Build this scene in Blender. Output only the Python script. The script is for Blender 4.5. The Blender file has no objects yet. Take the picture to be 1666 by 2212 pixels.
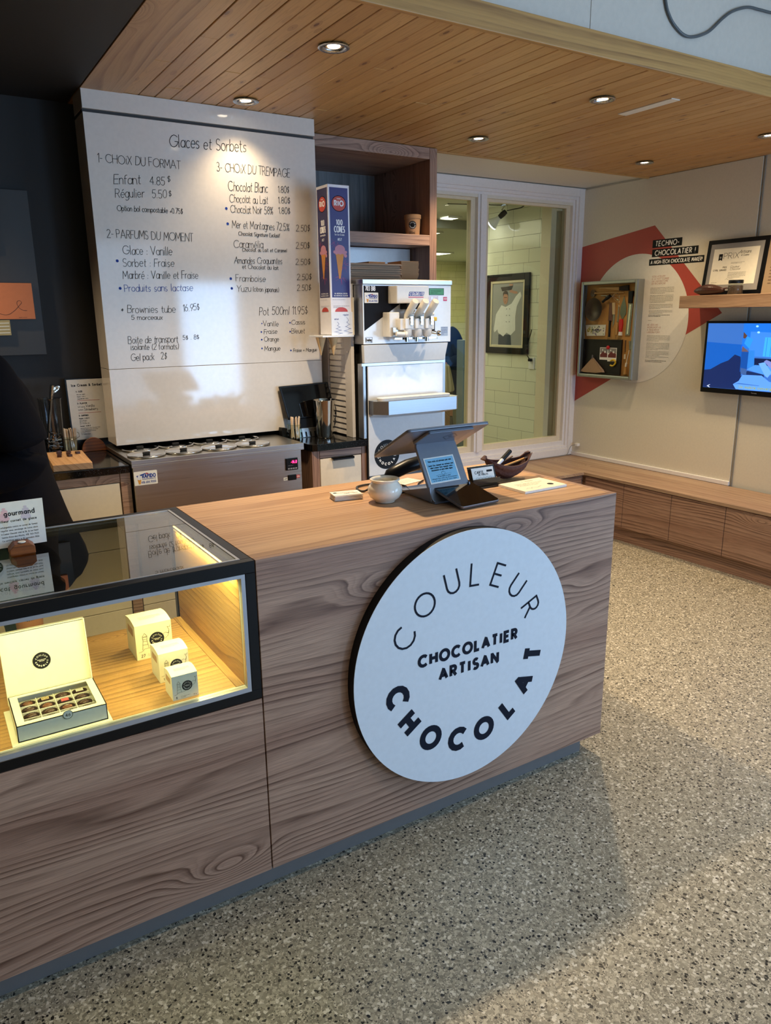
import bpy, bmesh, math, random
from mathutils import Vector, Matrix
from math import sin, cos, pi, radians as R
random.seed(7)
SC = bpy.context.scene
COL = SC.collection

# ------------------------------------------------------------------ camera
cam_d = bpy.data.cameras.new('camera')
cam = bpy.data.objects.new('camera', cam_d); COL.objects.link(cam); SC.camera = cam
cam_d.sensor_fit = 'VERTICAL'; cam_d.sensor_height = 36.0; cam_d.lens = 1622.995 / 2212 * 36.0
cam_d.clip_start = 0.02; cam_d.clip_end = 100
_r = Vector((0.84884867, -0.52851231, -0.01143152)); _u = Vector((0.14267762, 0.20822668, 0.96761808)); _w = Vector((0.50901772, 0.82299234, -0.25215982))
M = Matrix(((_r.x, _u.x, -_w.x), (_r.y, _u.y, -_w.y), (_r.z, _u.z, -_w.z))).to_4x4()
M.translation = Vector((-0.63547702, -1.62886581, 1.51453839))
cam.matrix_world = M

# ------------------------------------------------------------------ exposure, world, daylight
SC.view_settings.view_transform = 'Standard'; SC.view_settings.look = 'None'
SC.view_settings.gamma = 1.0; SC.view_settings.use_curve_mapping = False
SC.view_settings.exposure = 0.12
cy = SC.cycles
cy.use_denoising = True
cy.max_bounces = 7; cy.diffuse_bounces = 4; cy.glossy_bounces = 4; cy.transmission_bounces = 4; cy.transparent_max_bounces = 10
cy.caustics_reflective = False; cy.caustics_refractive = False
cy.sample_clamp_indirect = 6.0
cy.use_adaptive_sampling = True; cy.adaptive_threshold = 0.02
W = bpy.data.worlds.new('sky'); SC.world = W; W.use_nodes = True
_bg = W.node_tree.nodes['Background']; _bg.inputs[0].default_value = (0.62, 0.78, 1.0, 1); _bg.inputs[1].default_value = 0.6

def lamp(kind, name, loc, energy, color, rot=(0, 0, 0), **kw):
    d = bpy.data.lights.new(name, kind); d.energy = energy; d.color = color
    for k, v in kw.items(): setattr(d, k, v)
    o = bpy.data.objects.new(name, d); COL.objects.link(o); o.location = loc; o.rotation_euler = rot
    return o
DAY = (0.44, 0.67, 1.0)
# daylight coming in through the shop front (behind the camera) and the side window
lamp('AREA', 'daylight_glass_door', (2.50, -3.93, 1.20), 47, (0.36, 0.62, 1.0), (R(90), 0, 0), shape='RECTANGLE', size=0.70, size_y=1.45)
lamp('AREA', 'daylight_front_window', (1.40, -3.93, 1.45), 16, DAY, (R(90), 0, 0), shape='RECTANGLE', size=1.2, size_y=1.8)
lamp('AREA', 'daylight_side_window', (3.66, -2.3, 1.5), 60, DAY, (R(90), 0, R(90)), shape='RECTANGLE', size=2.0, size_y=1.7)
WARM = (1.0, 0.76, 0.47)
SPOTS = [(0.715, 0.848, 125), (0.703, 1.60, 16), (1.994, 0.849, 95), (1.991, 1.672, 45), (3.266, 1.685, 30), (3.256, 0.894, 85)]
# ------------------------------------------------------------------ materials
def lin(c):
    if isinstance(c, str):
        c = c.lstrip('#'); c = [int(c[i:i+2], 16) / 255 for i in (0, 2, 4)]
    return tuple((x / 12.92 if x <= 0.04045 else ((x + 0.055) / 1.055) ** 2.4) for x in c) + (1.0,)
def mat(name, col, rough=0.5, metal=0.0, emit=None, estr=0.0, spec=0.5, coat=0.0, bump=None, trans=0.0, alpha=1.0):
    m = bpy.data.materials.new(name); m.use_nodes = True; n = m.node_tree.nodes; l = m.node_tree.links
    b = n['Principled BSDF']; c = lin(col)
    b.inputs['Base Color'].default_value = c; b.inputs['Roughness'].default_value = rough; b.inputs['Metallic'].default_value = metal
    b.inputs['Specular IOR Level'].default_value = spec; b.inputs['Coat Weight'].default_value = coat
    b.inputs['Coat Roughness'].default_value = 0.08
    b.inputs['Transmission Weight'].default_value = trans; b.inputs['Alpha'].default_value = alpha
    if emit: b.inputs['Emission Color'].default_value = lin(emit); b.inputs['Emission Strength'].default_value = estr
    # light surface variation keeps every surface procedural
    tc = n.new('ShaderNodeTexCoord'); no = n.new('ShaderNodeTexNoise'); no.inputs['Scale'].default_value = (bump or (60, 0))[0]; no.inputs['Detail'].default_value = 3
    l.new(tc.outputs['Object'], no.inputs['Vector'])
    if not emit or estr == 0:
        mr = n.new('ShaderNodeMapRange'); mr.inputs['To Min'].default_value = 0.94; mr.inputs['To Max'].default_value = 1.06
        l.new(no.outputs['Fac'], mr.inputs['Value'])
        mx = n.new('ShaderNodeMix'); mx.data_type = 'RGBA'; mx.blend_type = 'MULTIPLY'; mx.inputs[0].default_value = 1.0
        mx.inputs[6].default_value = c; l.new(mr.outputs[0], mx.inputs[7]); l.new(mx.outputs[2], b.inputs['Base Color'])
    if bump and bump[1]:
        bp = n.new('ShaderNodeBump'); bp.inputs['Strength'].default_value = bump[1]; bp.inputs['Distance'].default_value = 0.002
        l.new(no.outputs['Fac'], bp.inputs['Height']); l.new(bp.outputs[0], b.inputs['Normal'])
    return m
class NT:
    def __init__(s, name):
        s.m = bpy.data.materials.new(name); s.m.use_nodes = True; s.n = s.m.node_tree.nodes; s.l = s.m.node_tree.links
        s.b = s.n['Principled BSDF']; s.tc = s.n.new('ShaderNodeTexCoord').outputs['Object']
    def _in(s, sock, v):
        if isinstance(v, bpy.types.NodeSocket): s.l.new(v, sock)
        elif v is not None: sock.default_value = v
    def math(s, op, a, b=None, c=None):
        x = s.n.new('ShaderNodeMath'); x.operation = op
        for i, v in enumerate((a, b, c)): s._in(x.inputs[i], v)
        return x.outputs[0]
    def xyz(s, v=None):
        x = s.n.new('ShaderNodeSeparateXYZ'); s.l.new(v or s.tc, x.inputs[0]); return x.outputs
    def comb(s, a, b, c):
        x = s.n.new('ShaderNodeCombineXYZ')
        for i, v in enumerate((a, b, c)): s._in(x.inputs[i], v)
        return x.outputs[0]
    def noise(s, vec, scale=1.0, detail=2.0, rough=0.5, dist=0.0):
        x = s.n.new('ShaderNodeTexNoise'); s.l.new(vec, x.inputs['Vector'])
        x.inputs['Scale'].default_value = scale; x.inputs['Detail'].default_value = detail; x.inputs['Roughness'].default_value = rough; x.inputs['Distortion'].default_value = dist
        return x.outputs['Fac']
    def voro(s, vec, scale=1.0, feature='F1', out='Distance', rnd=1.0):
        x = s.n.new('ShaderNodeTexVoronoi'); x.feature = feature; s.l.new(vec, x.inputs['Vector']); x.inputs['Scale'].default_value = scale
        x.inputs['Randomness'].default_value = rnd
        return x.outputs[out]
    def white(s, vec, out='Value'):
        x = s.n.new('ShaderNodeTexWhiteNoise'); s.l.new(vec, x.inputs['Vector']); return x.outputs[out]
    def ramp(s, f, stops, interp='LINEAR'):
        x = s.n.new('ShaderNodeValToRGB'); x.color_ramp.interpolation = interp; e = x.color_ramp.elements
        while len(e) < len(stops): e.new(0.5)
        for i, (p, c) in enumerate(stops): e[i].position = p; e[i].color = lin(c) if not isinstance(c, float) else (c, c, c, 1)
        s._in(x.inputs[0], f); return x.outputs[0]
    def mix(s, f, a, b, mode='MIX'):
        x = s.n.new('ShaderNodeMix'); x.data_type = 'RGBA'; x.blend_type = mode
        s._in(x.inputs[0], f); s._in(x.inputs[6], a if not isinstance(a, str) else lin(a)); s._in(x.inputs[7], b if not isinstance(b, str) else lin(b)); return x.outputs[2]
    def bump(s, h, strength=0.3, dist=0.002):
        x = s.n.new('ShaderNodeBump'); x.inputs['Strength'].default_value = strength; x.inputs['Distance'].default_value = dist
        s.l.new(h, x.inputs['Height']); s.l.new(x.outputs[0], s.b.inputs['Normal'])
    def end(s, col, rough=0.5, **kw):
        s._in(s.b.inputs['Base Color'], col); s._in(s.b.inputs['Roughness'], rough)
        for k, v in kw.items(): s._in(s.b.inputs[k.replace('_', ' ')], v)
        return s.m

def wood(name, light, mid, dark, axis='x', freq=42.0, amp=14.0, seed=0.0, rough=0.45, along=0.55, across=5.0, knots=True, streak=0.5):
    """plain-sawn larch: wavy growth rings running along one axis, dark latewood lines, a few knots"""
    t = NT(name); X, Y, Z = t.xyz()
    A = {'x': X, 'y': Y, 'z': Z}[axis]
    O = [v for k, v in (('x', X), ('y', Y), ('z', Z)) if k != axis]
    c = t.math('ADD', O[0], O[1])
    d = t.math('SUBTRACT', O[0], O[1])
    base = t.comb(t.math('MULTIPLY', A, along), t.math('MULTIPLY', c, across), t.math('ADD', t.math('MULTIPLY', d, 0.15), seed))
    n1 = t.noise(base, 1.0, 1.5, 0.4)
    n2 = t.noise(t.comb(t.math('MULTIPLY', A, along * 3.5), t.math('MULTIPLY', c, across * 4), seed + 7.3), 1.0, 2.0, 0.5)
    v = t.math('ADD', t.math('MULTIPLY', c, freq), t.math('MULTIPLY', n1, amp))
    v = t.math('ADD', v, t.math('MULTIPLY', n2, amp * 0.07))
    kn = None
    if knots:
        kv = t.comb(t.math('MULTIPLY', A, 1.5), t.math('MULTIPLY', c, 4.6), seed + 3.1)
        dist = t.voro(kv, 1.0)
        kn = t.math('SUBTRACT', 1.0, t.math('MINIMUM', t.math('MULTIPLY', dist, 3.0), 1.0))
        kn = t.math('POWER', kn, 2.0)
        v = t.math('ADD', v, t.math('MULTIPLY', kn, 9.0))
    f = t.math('FRACT', v)
    f2 = t.math('FRACT', t.math('MULTIPLY', v, 3.0))
    n3 = t.noise(t.comb(t.math('MULTIPLY', A, 1.6), t.math('MULTIPLY', c, 11.0), seed + 1.0), 1.0, 3.0, 0.6)
    ring = t.ramp(f, [(0.0, 0.0), (0.40, 0.05), (0.70, 0.5), (0.90, 1.0), (1.0, 0.0)])
    fine = t.ramp(f2, [(0.0, 0.0), (0.5, 0.1), (0.85, 0.6), (1.0, 0.0)])
    ringf = t.math('MULTIPLY', ring, t.ramp(n3, [(0.36, 0.12), (0.60, 1.0)]))
    fib = t.noise(t.comb(t.math('MULTIPLY', A, 10.0), t.math('MULTIPLY', c, 520.0), seed), 1.0, 2.0, 0.6)
    tone = t.noise(t.comb(t.math('MULTIPLY', A, 0.5), t.math('MULTIPLY', c, 8.0), seed + 11.0), 1.0, 2.0, 0.5)
    col = t.mix(t.ramp(tone, [(0.35, 0.0), (0.68, 1.0)]), light, mid)
    col = t.mix(t.math('MULTIPLY', fine, 0.26), col, dark)
    col = t.mix(t.math('MULTIPLY', ringf, 0.92), col, dark)
    col = t.mix(streak, col, t.ramp(fib, [(0.32, '#8c8c8c'), (0.68, '#ffffff')]), 'MULTIPLY')
    if knots:
        col = t.mix(t.math('MULTIPLY', t.math('GREATER_THAN', kn, 0.80), 0.7), col, dark)
    t.bump(t.math('ADD', t.math('MULTIPLY', ring, -0.6), fib), 0.2, 0.001)
    return t.end(col, rough)

LARCH = wood('larch_laminate', '#c8a38b', '#ae8772', '#5e3c2e', 'x')
LARCH_TOP_LIT = wood('larch_laminate_top_lit', '#d2aa84', '#c0966f', '#8a6044', 'x', 36, 9.0, 4.0, streak=.3)  # same laminate as the front, with the downlight's warmth put into the colour
LARCH_Y = wood('larch_laminate_y', '#c09a82', '#a67f69', '#5c3a2c', 'y', 42, 13, 2.0)
LARCH_Z = wood('larch_laminate_z', '#ba937a', '#a07a66', '#694534', 'z', 55, 14, 6.0)
def wood_case(): return wood('case_wood', '#c79c66', '#b3864e', '#815a32', 'x', 45, 9, 9.0, streak=.3)
CASEW = wood_case(); CASEWY = wood('case_wood_side', '#c39a62', '#ad824a', '#75522c', 'y', 60, 18, 12.0)

def pine_ceiling():
    t = NT('pine_boards'); X, Y, Z = t.xyz()
    pw = 0.0648
    idx = t.math('FLOOR', t.math('DIVIDE', t.math('SUBTRACT', X, 0.2365), pw))
    r = t.white(t.comb(idx, 3.7, 0.0)); r2 = t.white(t.comb(idx, 9.1, 4.0))
    vec = t.comb(t.math('ADD', t.math('MULTIPLY', X, 26.0), t.math('MULTIPLY', r, 60)), t.math('MULTIPLY', Y, 1.3), t.math('MULTIPLY', r2, 30))
    n = t.noise(vec, 1.0, 3.0, 0.55)
    v = t.math('FRACT', t.math('MULTIPLY', n, 9.0))
    ring = t.ramp(v, [(0.0, 0.0), (0.6, 0.3), (0.9, 1.0), (1.0, 0.0)])
    col = t.mix(r, '#cda064', '#b98a50'); col = t.mix(t.math('MULTIPLY', r2, 0.45), col, '#d4ac72')
    col = t.mix(t.math('MULTIPLY', ring, 0.30), col, '#8f6232')
    k = t.voro(t.comb(t.math('MULTIPLY', X, 15.0), t.math('MULTIPLY', Y, 5.5), r), 1.0)
    col = t.mix(t.math('LESS_THAN', k, 0.095), col, '#6a4224')
    col = t.mix(t.math('MULTIPLY', t.math('LESS_THAN', k, 0.2), 0.35), col, '#8f5f35')
    return t.end(col, 0.42)
PINE = pine_ceiling()
FASCIA = wood('fascia_pine', '#cc9c5c', '#bd8b4b', '#7c5026', 'x', 26, 4, 20.0, streak=.2)
WIDEB = wood('wide_board', '#c8a172', '#ba9160', '#90683e', 'y', 26, 7, 31.0, streak=.15)

def terrazzo():
    t = NT('chip_floor')
    n = t.noise(t.tc, 90, 2.0, 0.6, 0.0)
    vec = t.n.new('ShaderNodeVectorMath'); vec.operation = 'ADD'
    nn = t.n.new('ShaderNodeTexNoise'); nn.inputs['Scale'].default_value = 140; t.l.new(t.tc, nn.inputs['Vector'])
    sc = t.n.new('ShaderNodeVectorMath'); sc.operation = 'SCALE'; sc.inputs['Scale'].default_value = 0.006; t.l.new(nn.outputs['Color'], sc.inputs[0])
    t.l.new(t.tc, vec.inputs[0]); t.l.new(sc.outputs[0], vec.inputs[1])
    vc = t.voro(vec.outputs[0], 150, 'F1', 'Color'); s = t.xyz(vc)
    col = t.ramp(s[0], [(0.0, '#34322d'), (0.04, '#7f7867'), (0.2, '#938b78'), (0.45, '#a49b86'), (0.68, '#b9af99'), (0.87, '#d6cdba')], 'CONSTANT')
    vc2 = t.voro(vec.outputs[0], 330, 'F1', 'Color'); s2 = t.xyz(vc2)
    col2 = t.ramp(s2[1], [(0.0, '#3a3832'), (0.07, '#857d6c'), (0.5, '#a69d88'), (0.8, '#c6bca6')], 'CONSTANT')
    col = t.mix(t.math('GREATER_THAN', s[2], 0.5), col, col2)
    big = t.voro(vec.outputs[0], 105, 'F1', 'Color'); s3 = t.xyz(big); bd = t.voro(vec.outputs[0], 105)
    blk = t.math('MULTIPLY', t.math('LESS_THAN', s3[0], 0.15), t.math('LESS_THAN', bd, 0.36))
    col = t.mix(blk, col, '#151412')
    return t.end(col, t.ramp(s[1], [(0.0, 0.30), (1.0, 0.5)]))
FLOOR = terrazzo()

def tiles(name, c, grout, w=0.3, h=0.1, ax='y'):
    t = NT(name); X, Y, Z = t.xyz(); A = Y if ax == 'y' else X
    row = t.math('FLOOR', t.math('DIVIDE', Z, h))
    a = t.math('ADD', t.math('DIVIDE', A, w), t.math('MULTIPLY', t.white(t.comb(row, 1.0, 1.0)), 1.0))
    fa = t.math('FRACT', a); fz = t.math('FRACT', t.math('DIVIDE', Z, h))
    g = t.math('MAXIMUM', t.math('LESS_THAN', fa, 0.010), t.math('LESS_THAN', fz, 0.03))
    tone = t.white(t.comb(t.math('FLOOR', a), row, 0.0))
    col = t.mix(t.math('MULTIPLY', tone, 0.12), c, '#b9b79c')
    col = t.mix(g, col, grout)
    return t.end(col, t.math('ADD', t.math('MULTIPLY', g, 0.5), 0.12))
TILE = tiles('glazed_tile', '#e6e6cf', '#8f9080'); TILEX = tiles('glazed_tile_far', '#e8e6b8', '#9a996f', ax='x')

def brushed(name, col, rough, axis='x', metal=1.0):
    t = NT(name); X, Y, Z = t.xyz(); s = {'x': (3, 300, 300), 'z': (300, 300, 3)}[axis]
    n = t.noise(t.comb(t.math('MULTIPLY', X, s[0]), t.math('MULTIPLY', Y, s[1]), t.math('MULTIPLY', Z, s[2])), 1.0, 2.0)
    return t.end(t.mix(t.math('MULTIPLY', n, 0.25), col, '#ffffff'), t.math('ADD', t.math('MULTIPLY', n, 0.12), rough), Metallic=metal)
STEEL = brushed('brushed_steel', '#b7b3ac', 0.24); STEELZ = brushed('brushed_steel_side', '#9d9ea0', 0.3, 'z')
CHROME = mat('polished_steel', '#d8d6d0', 0.10, 1.0)
def granite():
    t = NT('black_granite'); s = t.xyz(t.voro(t.tc, 420, 'F1', 'Color'))
    col = t.ramp(s[0], [(0.0, '#0a0a0b'), (0.8, '#17181a'), (0.95, '#34363a')], 'CONSTANT')
    return t.end(col, 0.09)
GRANITE = granite()
WHITEB = mat('whiteboard_enamel', '#e6dfd6', 0.075, spec=0.55)
WALLW = mat('painted_wall', '#e4dfd2', 0.6, bump=(80, 0.1))
WALLR = mat('painted_wall_right', '#ddd6c4', 0.55, bump=(80, 0.1))
BULK = mat('glossy_white_sheeting', '#d0c6ba', 0.25, bump=(45, 1.0))
TRIMW = mat('white_trim_paint', '#ece8e6', 0.4); CREAMF = mat('cream_frame_paint', '#e5d8bd', 0.45)
DARKW = mat('charcoal_wall_paint', '#282523', 0.65, bump=(90, 0.1)); DARKP = mat('charcoal_panel_paint', '#343230', 0.5)
BLACK = mat('matte_black', '#0c0d0f', 0.5, spec=0.25); BLACKS = mat('black_frame_paint', '#08090c', 0.35, spec=0.3); INK = mat('black_ink', '#15151a', 0.6, spec=0.15)
NAVYI = mat('dark_navy_vinyl', '#141b2b', 0.6, spec=0.15); BLUEI = mat('blue_marker', '#26449c', 0.6, spec=0.15)
SILVER = mat('satin_aluminium', '#b8bcc4', 0.35, 0.55)
CREAM = mat('cream_lacquer', '#e2d5c0', 0.3); WHITE = mat('white_plastic', '#eceae6', 0.3); WHITEM = mat('white_enamel_panel', '#d9dde2', 0.16, spec=1.0)
PAPER = mat('white_paper', '#f0eee8', 0.7); KRAFT = mat('kraft_card', '#b98d63', 0.8, bump=(200, 0.2)); KRAFTG = mat('grey_kraft_card', '#b4977e', 0.8)
CHOCM = mat('dark_chocolate', '#3a1e14', 0.35); CHOCL = mat('milk_chocolate', '#6a3c24', 0.4); CUPM = mat('brown_paper_cup', '#3f2a1e', 0.7)
REDP = mat('brick_red_vinyl', '#b2483c', 0.5); SIGNF = mat('sign_face_white', '#dfe6ee', 0.35); BOXW = mat('ivory_card', '#ebe9de', 0.55)
CERAM = mat('glazed_ivory_ceramic', '#f6f0e2', 0.12, coat=0.3); GREYPL = mat('grey_anodised', '#7b808b', 0.38, 0.5); SCREENB = mat('black_glass', '#0a090a', 0.06)
SKIN = mat('skin', '#c48a6c', 0.5); SHIRT = mat('black_cotton', '#131216', 0.95, spec=0.1, bump=(400, 0.3)); JEANS = mat('teal_denim', '#3f5a63', 0.9, bump=(500, 0.3))
WALNUT = wood('walnut_block', '#a8632f', '#965426', '#6e3a18', 'x', 60, 4, 3.0, knots=False)
MAPLE = wood('maple_board', '#dcb184', '#cfa274', '#b08252', 'y', 40, 4, 5.0, knots=False); STICK = mat('birch_stick', '#ecd2b2', 0.7)
def glass(name, tint='#ffffff', strength=1.0, rough=0.0):
    t = NT(name); n, l = t.n, t.l; n.remove(t.b)
    tr = n.new('ShaderNodeBsdfTransparent'); tr.inputs[0].default_value = lin(tint)
    gl = n.new('ShaderNodeBsdfGlossy'); gl.inputs['Roughness'].default_value = rough
    fr = n.new('ShaderNodeLayerWeight'); fr.inputs['Blend'].default_value = 0.5
    mu = t.math('MINIMUM', t.math('MULTIPLY', t.math('MULTIPLY_ADD', t.math('POWER', fr.outputs['Facing'], 5.0), 0.96, 0.04), strength), 1.0)
    mx = n.new('ShaderNodeMixShader'); l.new(mu, mx.inputs[0]); l.new(tr.outputs[0], mx.inputs[1]); l.new(gl.outputs[0], mx.inputs[2])
    l.new(mx.outputs[0], n['Material Output'].inputs['Surface']); return t.m
GLASS = glass('clear_glass', '#f4f8f4', 1.0); GLASST = glass('case_top_glass', '#f0f2ea', 2.2); ACRYL = glass('clear_acrylic', '#e4e6e8', 1.2, 0.05)

# ------------------------------------------------------------------ mesh helpers
class MB:
    def __init__(s, M=None): s.v = []; s.f = []; s.M = M or Matrix()
    def add(s, vs, fs):
        o = len(s.v); s.v += [tuple(s.M @ Vector(p)) for p in vs]; s.f += [tuple(i + o for i in f) for f in fs]; return s
    def box(s, x0, x1, y0, y1, z0, z1):
        v = [(x, y, z) for z in (z0, z1) for y in (y0, y1) for x in (x0, x1)]
        return s.add(v, [(0, 2, 3, 1), (4, 5, 7, 6), (0, 1, 5, 4), (2, 6, 7, 3), (0, 4, 6, 2), (1, 3, 7, 5)])
    def prism(s, pts, vec):
        """closed outline (list of 3D points) swept along vec"""
        n = len(pts); vec = Vector(vec); a = [Vector(p) for p in pts]; b = [p + vec for p in a]
        return s.add(a + b, [tuple(range(n))[::-1], tuple(range(n, 2 * n))] + [(i, (i + 1) % n, n + (i + 1) % n, n + i) for i in range(n)])
    def quad(s, *p): return s.add(p, [tuple(range(len(p)))])
    def ringstack(s, rings, cap=True, close=False):
        n = len(rings[0]); vs = [p for r in rings for p in r]; fs = []
        for k in range(len(rings) - (0 if close else 1)):
            a = k * n; b = ((k + 1) % len(rings)) * n
            fs += [(a + i, a + (i + 1) % n, b + (i + 1) % n, b + i) for i in range(n)]
        if cap and not close: fs += [tuple(range(n))[::-1], tuple(range(len(vs) - n, len(vs)))]
        return s.add(vs, fs)
    def lathe(s, prof, c=(0, 0, 0), n=28, ax='z', cap=True, sx=1.0, sy=1.0):
        """prof: (radius, height) pairs"""
        rs = []
        for r, h in prof:
            ring = []
            for i in range(n):
                a = 2 * pi * i / n; p = (r * cos(a) * sx, r * sin(a) * sy, h)
                if ax == 'y': p = (p[0], -p[2], p[1])
                if ax == 'x': p = (p[2], p[0], p[1])
                ring.append((c[0] + p[0], c[1] + p[1], c[2] + p[2]))
            rs.append(ring)
        return s.ringstack(rs, cap)
    def tube(s, pts, r, n=8, closed=False):
        pts = [Vector(p) for p in pts]; rs = []; up = Vector((0, 0, 1)); N = len(pts)
        for i, p in enumerate(pts):
            if closed: d = pts[(i + 1) % N] - pts[i - 1]
            else: d = (pts[min(i + 1, N - 1)] - pts[max(i - 1, 0)])
            d.normalize(); a = d.cross(up)
            if a.length < 0.05: a = d.cross(Vector((0, 1, 0.1)))
            a.normalize(); b = d.cross(a); rr = r[i] if isinstance(r, (list, tuple)) else r
            rs.append([tuple(p + (a * cos(2 * pi * k / n) + b * sin(2 * pi * k / n)) * rr) for k in range(n)])
        return s.ringstack(rs, True, closed)
    def cyl(s, p0, p1, r0, r1=None, n=20):
        return s.tube([p0, p1], [r0, r0 if r1 is None else r1], n)
    def disc(s, c, r, right=(1, 0, 0), up=(0, 0, 1), n=32, rx=None):
        c = Vector(c); a = Vector(right) * (rx or r); b = Vector(up) * r
        return s.add([c + a * cos(2 * pi * i / n) + b * sin(2 * pi * i / n) for i in range(n)], [tuple(range(n))])
    def ring(s, c, r0, r1, right=(1, 0, 0), up=(0, 0, 1), n=40, a0=0, a1=360):
        c = Vector(c); a = Vector(right); b = Vector(up); vs = []
        for i in range(n + 1):
            t = R(a0 + (a1 - a0) * i / n); d = a * cos(t) + b * sin(t); vs += [c + d * r0, c + d * r1]
        return s.add(vs, [(2 * i, 2 * i + 1, 2 * i + 3, 2 * i + 2) for i in range(n)])
    def obj(s, name, m, parent=None, smooth=None, bev=0.0, label=None, world=True, seg=2, sub=0, kind=None, solid=0.0):
        me = bpy.data.meshes.new(name); me.from_pydata(s.v, [], s.f)
        bm = bmesh.new(); bm.from_mesh(me)
        if smooth != 'flat2d': bmesh.ops.recalc_face_normals(bm, faces=bm.faces)
        bm.to_mesh(me); bm.free(); me.update()
        me.materials.append(m); o = bpy.data.objects.new(name, me); COL.objects.link(o)
        if smooth and smooth != 'flat2d':
            for p in me.polygons: p.use_smooth = True
            me.set_sharp_from_angle(angle=R(smooth if smooth is not True else 40))
        if parent:
            o.parent = parent
            if world: o.matrix_parent_inverse = wm(parent).inverted()
        if solid: d = o.modifiers.new('thick', 'SOLIDIFY'); d.thickness = solid; d.offset = -1
        if bev: d = o.modifiers.new('bev', 'BEVEL'); d.width = bev; d.segments = seg; d.limit_method = 'ANGLE'; d.angle_limit = R(40)
        if sub: d = o.modifiers.new('sub', 'SUBSURF'); d.levels = sub; d.render_levels = sub
        if label: o['label'] = label
        if kind: o['kind'] = kind
        return o
def wm(o):
    m = Matrix.LocRotScale(o.location, o.rotation_euler, o.scale)
    return (wm(o.parent) @ o.matrix_parent_inverse @ m) if o.parent else m
def tag(o, label, cat, group=None):
    o['label'] = label; o['category'] = cat
    if group: o['group'] = group
    return o
def thing(name, label, cat, loc=(0, 0, 0), rz=0.0, group=None):
    o = bpy.data.objects.new(name, None); COL.objects.link(o); o.location = loc; o.rotation_euler = (0, 0, rz)
    o.empty_display_size = 0.05
    return tag(o, label, cat, group)
def struct(o, label=None):
    o['kind'] = 'structure'
    if label: o['label'] = label
    return o
KIDS = {}
def kids(o):
    return [c for c in bpy.data.objects if c.parent == o]
def dup(root, loc, rz=0.0, label=None, group=None, rot=None):
    def cp(o, par):
        c = o.copy(); COL.objects.link(c)
        if par: c.parent = par
        for ch in kids(o): cp(ch, c)
        return c
    r = cp(root, None); r.location = loc; r.rotation_euler = rot or (0, 0, rz)
    if label: r['label'] = label
    if group: r['group'] = group
    return r

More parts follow.
